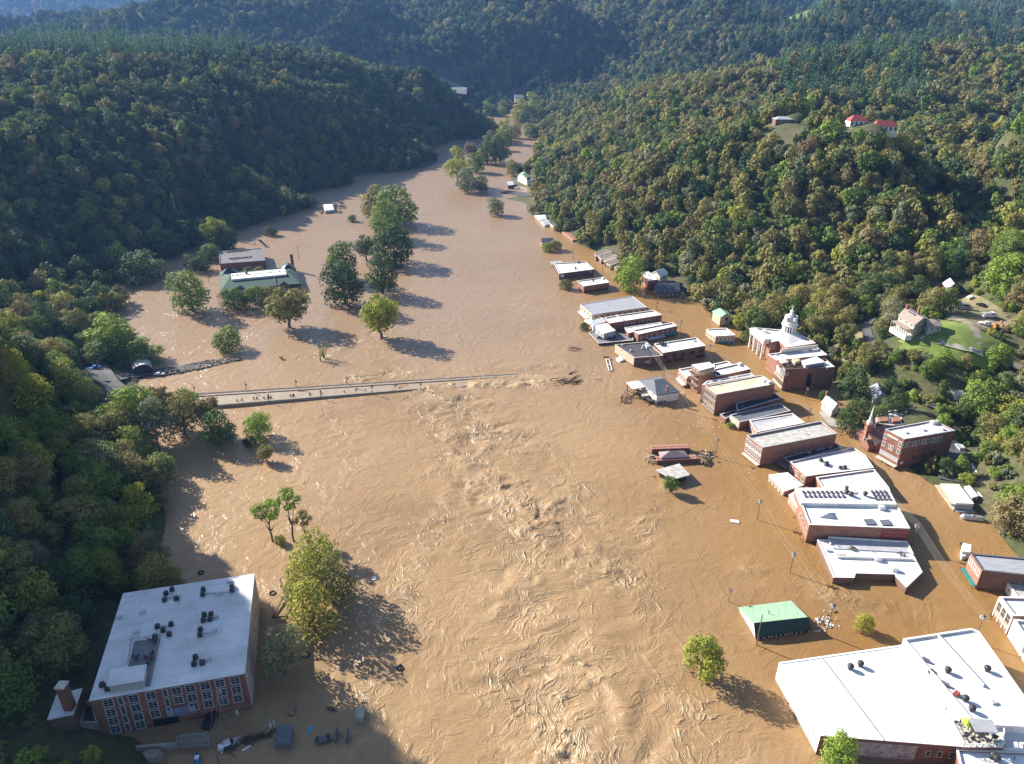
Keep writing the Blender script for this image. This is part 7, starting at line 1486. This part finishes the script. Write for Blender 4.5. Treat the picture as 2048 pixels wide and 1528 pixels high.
# sticks and rubbish caught along the drowned walls
mb = MB(); rnd = random.Random(77)
for q in CLEARB:
    c = [sum(p[0] for p in q) / len(q), sum(p[1] for p in q) / len(q)]
    if float(ground(*c)) > .3 or c[1] > 420: continue
    q2 = inset(q, 2.9)
    for k in range(7):
        i = rnd.randrange(len(q2)); a_, c_ = q2[i], q2[(i + 1) % len(q2)]; p = a_.lerp(c_, rnd.random()); p.z = .05
        for j in range(rnd.choice((1, 1, 2, 4))):
            mb.cur = rnd.choice((0, 0, 1)); mb.box(p + Vector((rnd.gauss(0, .5), rnd.gauss(0, .5), 0)), (rnd.uniform(.3, 1.6), rnd.uniform(.05, .16), .1), rnd.random() * 3)
tag(mb.build('trapped_debris', ['driftwood', 'debris_light']), 'sticks and rubbish caught along the drowned walls of the town', 'debris', kind='stuff')
# ---- woods on the hills: the nearest 300 are single trees, the rest one mass
for q in [((1545, 225), (1650, 245)), ((1690, 235), (1815, 270))]: pass
CLEARH = []
def house_clear(x, y, r, back=0):
    p = hit(x, y); k = back or 1.15; d = Vector((p.x, p.y)).normalized(); s_ = Vector((d.y, -d.x)) * r; q = Vector((p.x, p.y)); CLEARH.append([tuple(q - d * r * k - s_), tuple(q + d * r - s_), tuple(q + d * r + s_), tuple(q - d * r * k + s_)])
for q in [(1770, 258, 15, 1.9), (1717, 248, 12, 1.9), (1568, 247, 15, 4.6), (1600, 221, 14, 3.6), (1905, 598, 9), (1835, 676, 10), (1885, 965, 12), (1850, 945, 10), (1900, 930, 12), (1865, 985, 10), (1755, 800, 7), (1668, 840, 8), (1036, 193, 22), (1045, 375, 14), (1020, 380, 12),
          (1810, 850, 16), (1850, 860, 16), (1885, 880, 12), (1780, 830, 12), (1950, 985, 12), (1975, 1000, 8), (1330, 570, 10), (1560, 690, 12), (1600, 715, 14), (1650, 740, 12), (1640, 765, 14), (915, 176, 16),
          (378, 445, 8), (245, 525, 10), (1225, 520, 8), (2008, 250, 11, 2), (1990, 640, 10), (1930, 600, 7), (1980, 660, 8), (1620, 700, 9)]: house_clear(*q)
for q in [[(85, 1528), (85, 1385), (190, 1375), (350, 1440), (350, 1528)], [(150, 720), (150, 800), (340, 800), (340, 720)]]:
    CLEAR.append([W(*p, 1) for p in q])
CLEAR.append([W(*p) for p in [(980, 352), (985, 428), (1072, 430), (1072, 352)]]); CLEAR.append([W(*p, 11) for p in [(170, 1410), (240, 1180), (515, 1140), (495, 1355)]]); CLEAR.append([W(*p, 1) for p in [(170, 1410), (240, 1200), (515, 1170), (515, 1460)]])
rng = np.random.RandomState(77); PT = []
def scatter(x0, x1, y0, y1, s, jit=.42, small=False):
    X, Y = np.meshgrid(np.arange(x0, x1, s), np.arange(y0, y1, s)); X = X + (np.arange(X.shape[0]) % 2)[:, None] * s / 2
    X = X + rng.uniform(-jit, jit, X.shape) * s; Y = Y + rng.uniform(-jit, jit, X.shape) * s; X, Y = X.ravel(), Y.ravel()
    G = ground(X, Y); ok = G > (-.7 if s < 20 else 3)
    u, v, d = project((X, Y, G + 8)); ok &= (Y > 55)
    near = (d < 420)
    ok &= (G > .9) | (d < 760)
    ok &= (G > .8) | (d > 330) | (v < 1000) | ((G > .1) & (u < 1000))
    ok &= (u > np.where(near, -900, -260)) & (u < np.where(near, 2750, 2320)) & (v > -420) & (v < 1900)
    X, Y, G = X[ok], Y[ok], np.maximum(G[ok], -.3); dead = np.zeros(len(X), bool)
    for p in (CLEAR + CLEARB if small else CLEAR + CLEARB + CLEARH): dead |= inpoly(X, Y, p)
    return X[~dead], Y[~dead], G[~dead]
rows = []
for (x0, x1, y0, y1, s, R_) in [(-420, 560, 55, 420, 7.6, 5.4), (-650, 750, 420, 700, 7.4, 5.2), (-950, 1050, 700, 1100, 8.4, 5.7), (-1700, 1700, 1100, 1700, 10.5, 6.6), (-2200, 2200, 1700, 2500, 13, 8), (-4200, 4600, 3300, 5600, 42, 25)]:
    X, Y, G = scatter(x0, x1, y0, y1, s); n_ = len(X)
    R0 = R_ * np.clip(rng.normal(.98, .25, n_), .45, 1.6)
    rows.append(np.stack([X, Y, G, R0], 1))
for (x0, x1, y0, y1, s, R_) in [(120, 260, 175, 350, 3.6, 2.1), (-130, -60, 88, 108, 3.4, 1.5)]:      # scrub on the open slopes
    X, Y, G = scatter(x0, x1, y0, y1, s, small=True); keep = (fbm(X / 16, Y / 16, 2, 91) > -.22) & (G > .9); X, Y, G = X[keep], Y[keep], G[keep]
    rows.append(np.stack([X, Y, G - .6, R_ * rng.uniform(.5, 1.5, len(X))], 1))
PT = np.concatenate(rows)
X, Y, G, R0 = PT.T
px_, py_, pd_ = project((X, Y, G + 10))
hn = fbm(X / 130, Y / 130, 3, 61); hn2 = rng.rand(len(X))
hue = np.full(len(X), 0)
hue = np.where(hn2 < .27, 0, np.where(hn2 < .43, 1, np.where(hn2 < .76, 2, np.where(hn2 < .81, 3, np.where(hn2 < .84, 4, np.where(hn2 < .97, 5, 6))))))
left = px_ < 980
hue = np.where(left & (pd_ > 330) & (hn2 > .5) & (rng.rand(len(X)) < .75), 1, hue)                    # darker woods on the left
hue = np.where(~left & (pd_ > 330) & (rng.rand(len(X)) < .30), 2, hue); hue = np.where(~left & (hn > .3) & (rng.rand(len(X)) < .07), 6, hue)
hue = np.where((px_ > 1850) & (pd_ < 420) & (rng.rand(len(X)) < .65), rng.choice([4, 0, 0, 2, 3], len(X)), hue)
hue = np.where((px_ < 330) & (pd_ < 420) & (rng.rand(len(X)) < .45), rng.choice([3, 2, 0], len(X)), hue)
hue = np.where((pd_ > 1250) & (rng.rand(len(X)) < .5), 1, hue)  # shade of the far slopes put into the leaf colour
pine = ((pd_ > 1250) & (px_ > 1480) & (rng.rand(len(X)) < .5)) | ((px_ < 500) & (py_ < 110) & (pd_ > 700) & (Y < 1500)) | ((px_ > 1560) & (px_ < 1850) & (py_ > 80) & (py_ < 190) & (rng.rand(len(X)) < .7) & (Y < 1200)) | ((px_ > 330) & (px_ < 480) & (py_ > 75) & (py_ < 110))  # first term darkens the shaded far right ridge by hue; the rest are pine stands
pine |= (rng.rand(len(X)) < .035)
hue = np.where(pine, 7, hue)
scrub = (R0 > 3.3) & (px_ > 1640) & (px_ < 1960) & (py_ > 620) & (py_ < 800); R0 = np.where(scrub, R0 * .75, R0); hue = np.where(scrub & (rng.rand(len(X)) < .5), 2, hue)
low = (px_ < 400) & (py_ > 1400); R0 = np.where(low & (R0 > 3), R0 * .5, R0); hue = np.where(low, rng.choice([3, 4, 6], len(X)), hue)
vis = (px_ > -20) & (px_ < 2068) & (py_ > 0) & (py_ < 1560)
order = np.argsort(np.where(vis & (R0 > 3), pd_, 1e9))
single = np.zeros(len(X), bool); single[order[:300 ]] = True
REG = [(lambda u, v: u < 1000 and v > 1380, 'sunlit trees below the mill', 'low tree in the sunlit scrub below the brick mill'),
       (lambda u, v: u < 1000 and v > 880, 'trees on the near left bank', 'tree of the shaded wood on the near left bank, left of the mill'),
       (lambda u, v: u < 1000, 'trees beyond the left bridge end', 'tree of the wood on the left bank above the mill wood'),
       (lambda u, v: u > 1600 and v > 780, 'trees on the right hand slope', 'tree on the sunlit slope at the right edge behind the town'),
       (lambda u, v: True, 'trees on the town hillside', 'tree on the wooded hillside behind the town')]
WORD = {0: 'green', 1: 'dark green', 2: 'olive', 3: 'yellow green', 4: 'bright green', 5: 'grey green', 6: 'brownish', 7: 'pine'}
LM = {0: [(140, 1400, 'the boiler house chimney'), (300, 1500, 'the mill yard'), (60, 1500, 'the lower left corner')],
      1: [(250, 1250, 'the mill roof'), (340, 1130, 'the shaded river bend'), (330, 960, 'the wooded point'), (60, 1000, 'the left edge'), (60, 1250, 'the boiler house wood')],
      2: [(190, 741, 'the blue pickup'), (231, 796, 'the red car'), (280, 735, 'the arched shelter'), (60, 800, 'the left edge'), (230, 560, 'the flooded field'), (300, 900, 'the bridge-end clump'), (100, 620, 'the inlet trees')],
      3: [(2030, 1005, 'the silver tank'), (1850, 860, 'the tall brick block'), (1830, 650, 'the tan house'), (1905, 590, 'the red house'), (1985, 640, 'the white vans'), (1930, 800, 'the white cabin'), (1970, 970, 'the quonset hut')],
      4: [(1830, 650, 'the tan house'), (1905, 590, 'the red house'), (1575, 650, 'the domed courthouse'), (1440, 640, 'the green gabled hut'), (1330, 575, 'the navy-roofed chapel'), (1755, 800, 'the blue-grey cottage'), (1700, 620, 'the curved path'), (1600, 740, 'the ruined block'), (1220, 520, 'the garages')]}
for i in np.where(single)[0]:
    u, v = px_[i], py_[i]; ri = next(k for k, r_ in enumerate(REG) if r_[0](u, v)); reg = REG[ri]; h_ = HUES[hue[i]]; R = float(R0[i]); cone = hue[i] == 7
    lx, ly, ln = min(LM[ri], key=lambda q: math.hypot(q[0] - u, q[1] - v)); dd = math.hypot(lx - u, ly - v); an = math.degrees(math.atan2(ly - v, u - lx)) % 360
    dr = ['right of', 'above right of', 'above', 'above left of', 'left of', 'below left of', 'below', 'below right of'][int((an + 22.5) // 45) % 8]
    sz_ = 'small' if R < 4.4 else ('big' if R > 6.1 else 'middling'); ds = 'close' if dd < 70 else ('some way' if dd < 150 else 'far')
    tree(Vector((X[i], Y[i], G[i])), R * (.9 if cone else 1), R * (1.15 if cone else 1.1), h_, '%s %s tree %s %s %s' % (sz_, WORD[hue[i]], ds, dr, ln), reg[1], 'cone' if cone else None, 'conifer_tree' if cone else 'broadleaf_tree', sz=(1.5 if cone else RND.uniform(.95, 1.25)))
PROTO = bpy.data.collections.new('woodland_kinds')
def protomesh(hue_, cd, cone=False):
    V, t = cd; V = V.copy(); V[:, 2] = V[:, 2] * 1.05 + (1.05 if not cone else 1.1)
    tb = MB(); tb.tube((0, 0, -.3), (0, 0, 1.3), .06, .04, 4, cap=False)
    return leaf_mesh('woodland_tree', V, t, [hue_, 'bark'], tb)
NPR = 0
for hi, h_ in enumerate(HUES):
    for k in range(3):
        cd = FARCONE if h_ == 'leaf_pine' else FARC[(hi + 2 * k) % 5]
        o_ = bpy.data.objects.new('kind_%02d' % NPR, protomesh(h_, cd, h_ == 'leaf_pine')); PROTO.objects.link(o_); NPR += 1
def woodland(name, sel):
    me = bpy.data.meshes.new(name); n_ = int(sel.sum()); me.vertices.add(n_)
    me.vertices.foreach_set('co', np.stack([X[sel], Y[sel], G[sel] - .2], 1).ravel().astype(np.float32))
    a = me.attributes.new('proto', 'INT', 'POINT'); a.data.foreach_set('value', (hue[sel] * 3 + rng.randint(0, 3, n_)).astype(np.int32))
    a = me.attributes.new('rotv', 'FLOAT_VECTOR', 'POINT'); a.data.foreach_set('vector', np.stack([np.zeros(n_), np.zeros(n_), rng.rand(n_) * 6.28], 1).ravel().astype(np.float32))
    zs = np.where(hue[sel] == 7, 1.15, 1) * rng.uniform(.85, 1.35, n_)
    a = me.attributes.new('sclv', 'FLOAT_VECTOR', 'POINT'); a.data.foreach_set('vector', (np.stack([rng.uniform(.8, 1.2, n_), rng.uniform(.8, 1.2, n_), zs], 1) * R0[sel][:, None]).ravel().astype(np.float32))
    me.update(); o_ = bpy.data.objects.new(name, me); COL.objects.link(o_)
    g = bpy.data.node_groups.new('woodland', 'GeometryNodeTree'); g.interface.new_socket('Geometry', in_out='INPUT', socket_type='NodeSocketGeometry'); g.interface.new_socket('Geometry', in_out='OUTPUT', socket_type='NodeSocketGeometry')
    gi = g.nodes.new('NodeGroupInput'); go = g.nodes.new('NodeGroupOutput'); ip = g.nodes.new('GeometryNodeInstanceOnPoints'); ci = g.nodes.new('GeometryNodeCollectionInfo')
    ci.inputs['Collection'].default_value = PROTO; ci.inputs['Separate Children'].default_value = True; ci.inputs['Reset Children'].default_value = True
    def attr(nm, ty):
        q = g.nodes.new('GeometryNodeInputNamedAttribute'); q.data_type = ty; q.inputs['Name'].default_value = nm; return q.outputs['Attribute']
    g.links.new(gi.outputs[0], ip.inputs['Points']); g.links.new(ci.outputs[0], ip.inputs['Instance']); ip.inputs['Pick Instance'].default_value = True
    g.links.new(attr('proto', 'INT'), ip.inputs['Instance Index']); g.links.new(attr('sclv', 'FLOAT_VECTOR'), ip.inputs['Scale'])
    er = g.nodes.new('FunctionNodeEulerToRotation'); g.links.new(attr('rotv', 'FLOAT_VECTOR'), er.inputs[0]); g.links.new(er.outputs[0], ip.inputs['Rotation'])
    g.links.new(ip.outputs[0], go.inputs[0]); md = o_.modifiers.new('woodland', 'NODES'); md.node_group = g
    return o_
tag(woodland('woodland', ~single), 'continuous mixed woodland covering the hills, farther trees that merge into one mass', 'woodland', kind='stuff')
print('TREES', len(X), 'single', single.sum())

# ------------------------------------------------------------------ the air
m = bpy.data.materials.new('haze'); m.use_nodes = True; n = m.node_tree; n.nodes.clear()
out = n.nodes.new('ShaderNodeOutputMaterial'); pv = n.nodes.new('ShaderNodeVolumePrincipled')
pv.inputs['Color'].default_value = (.22, .45, 1, 1); pv.inputs['Density'].default_value = .00007; pv.inputs['Anisotropy'].default_value = .2
n.links.new(pv.outputs[0], out.inputs['Volume']); M['haze'] = m
mb = MB(); mb.box((0, 3050, 300), (14200, 7300, 640)); tag(mb.build('haze', 'haze'), kind='stuff')

# look-alike trees that still share a description are told apart by how near they stand
by = {}
for o_ in COL.objects:
    if o_.parent is None and o_.get('label') and 'tree' in o_.name: by.setdefault(o_['label'], []).append(o_)
ORD = ['nearest', 'second nearest', 'third nearest', 'fourth nearest', 'fifth nearest', 'sixth nearest', 'seventh nearest', 'eighth nearest']
for lab, L in by.items():
    if len(L) > 1:
        for k, o_ in enumerate(sorted(L, key=lambda q: depth(q.location))): o_['label'] = lab + ', ' + (ORD[k] if k < 8 else 'one of the farthest') + ' of %s' % ('two' if len(L) == 2 else 'them')
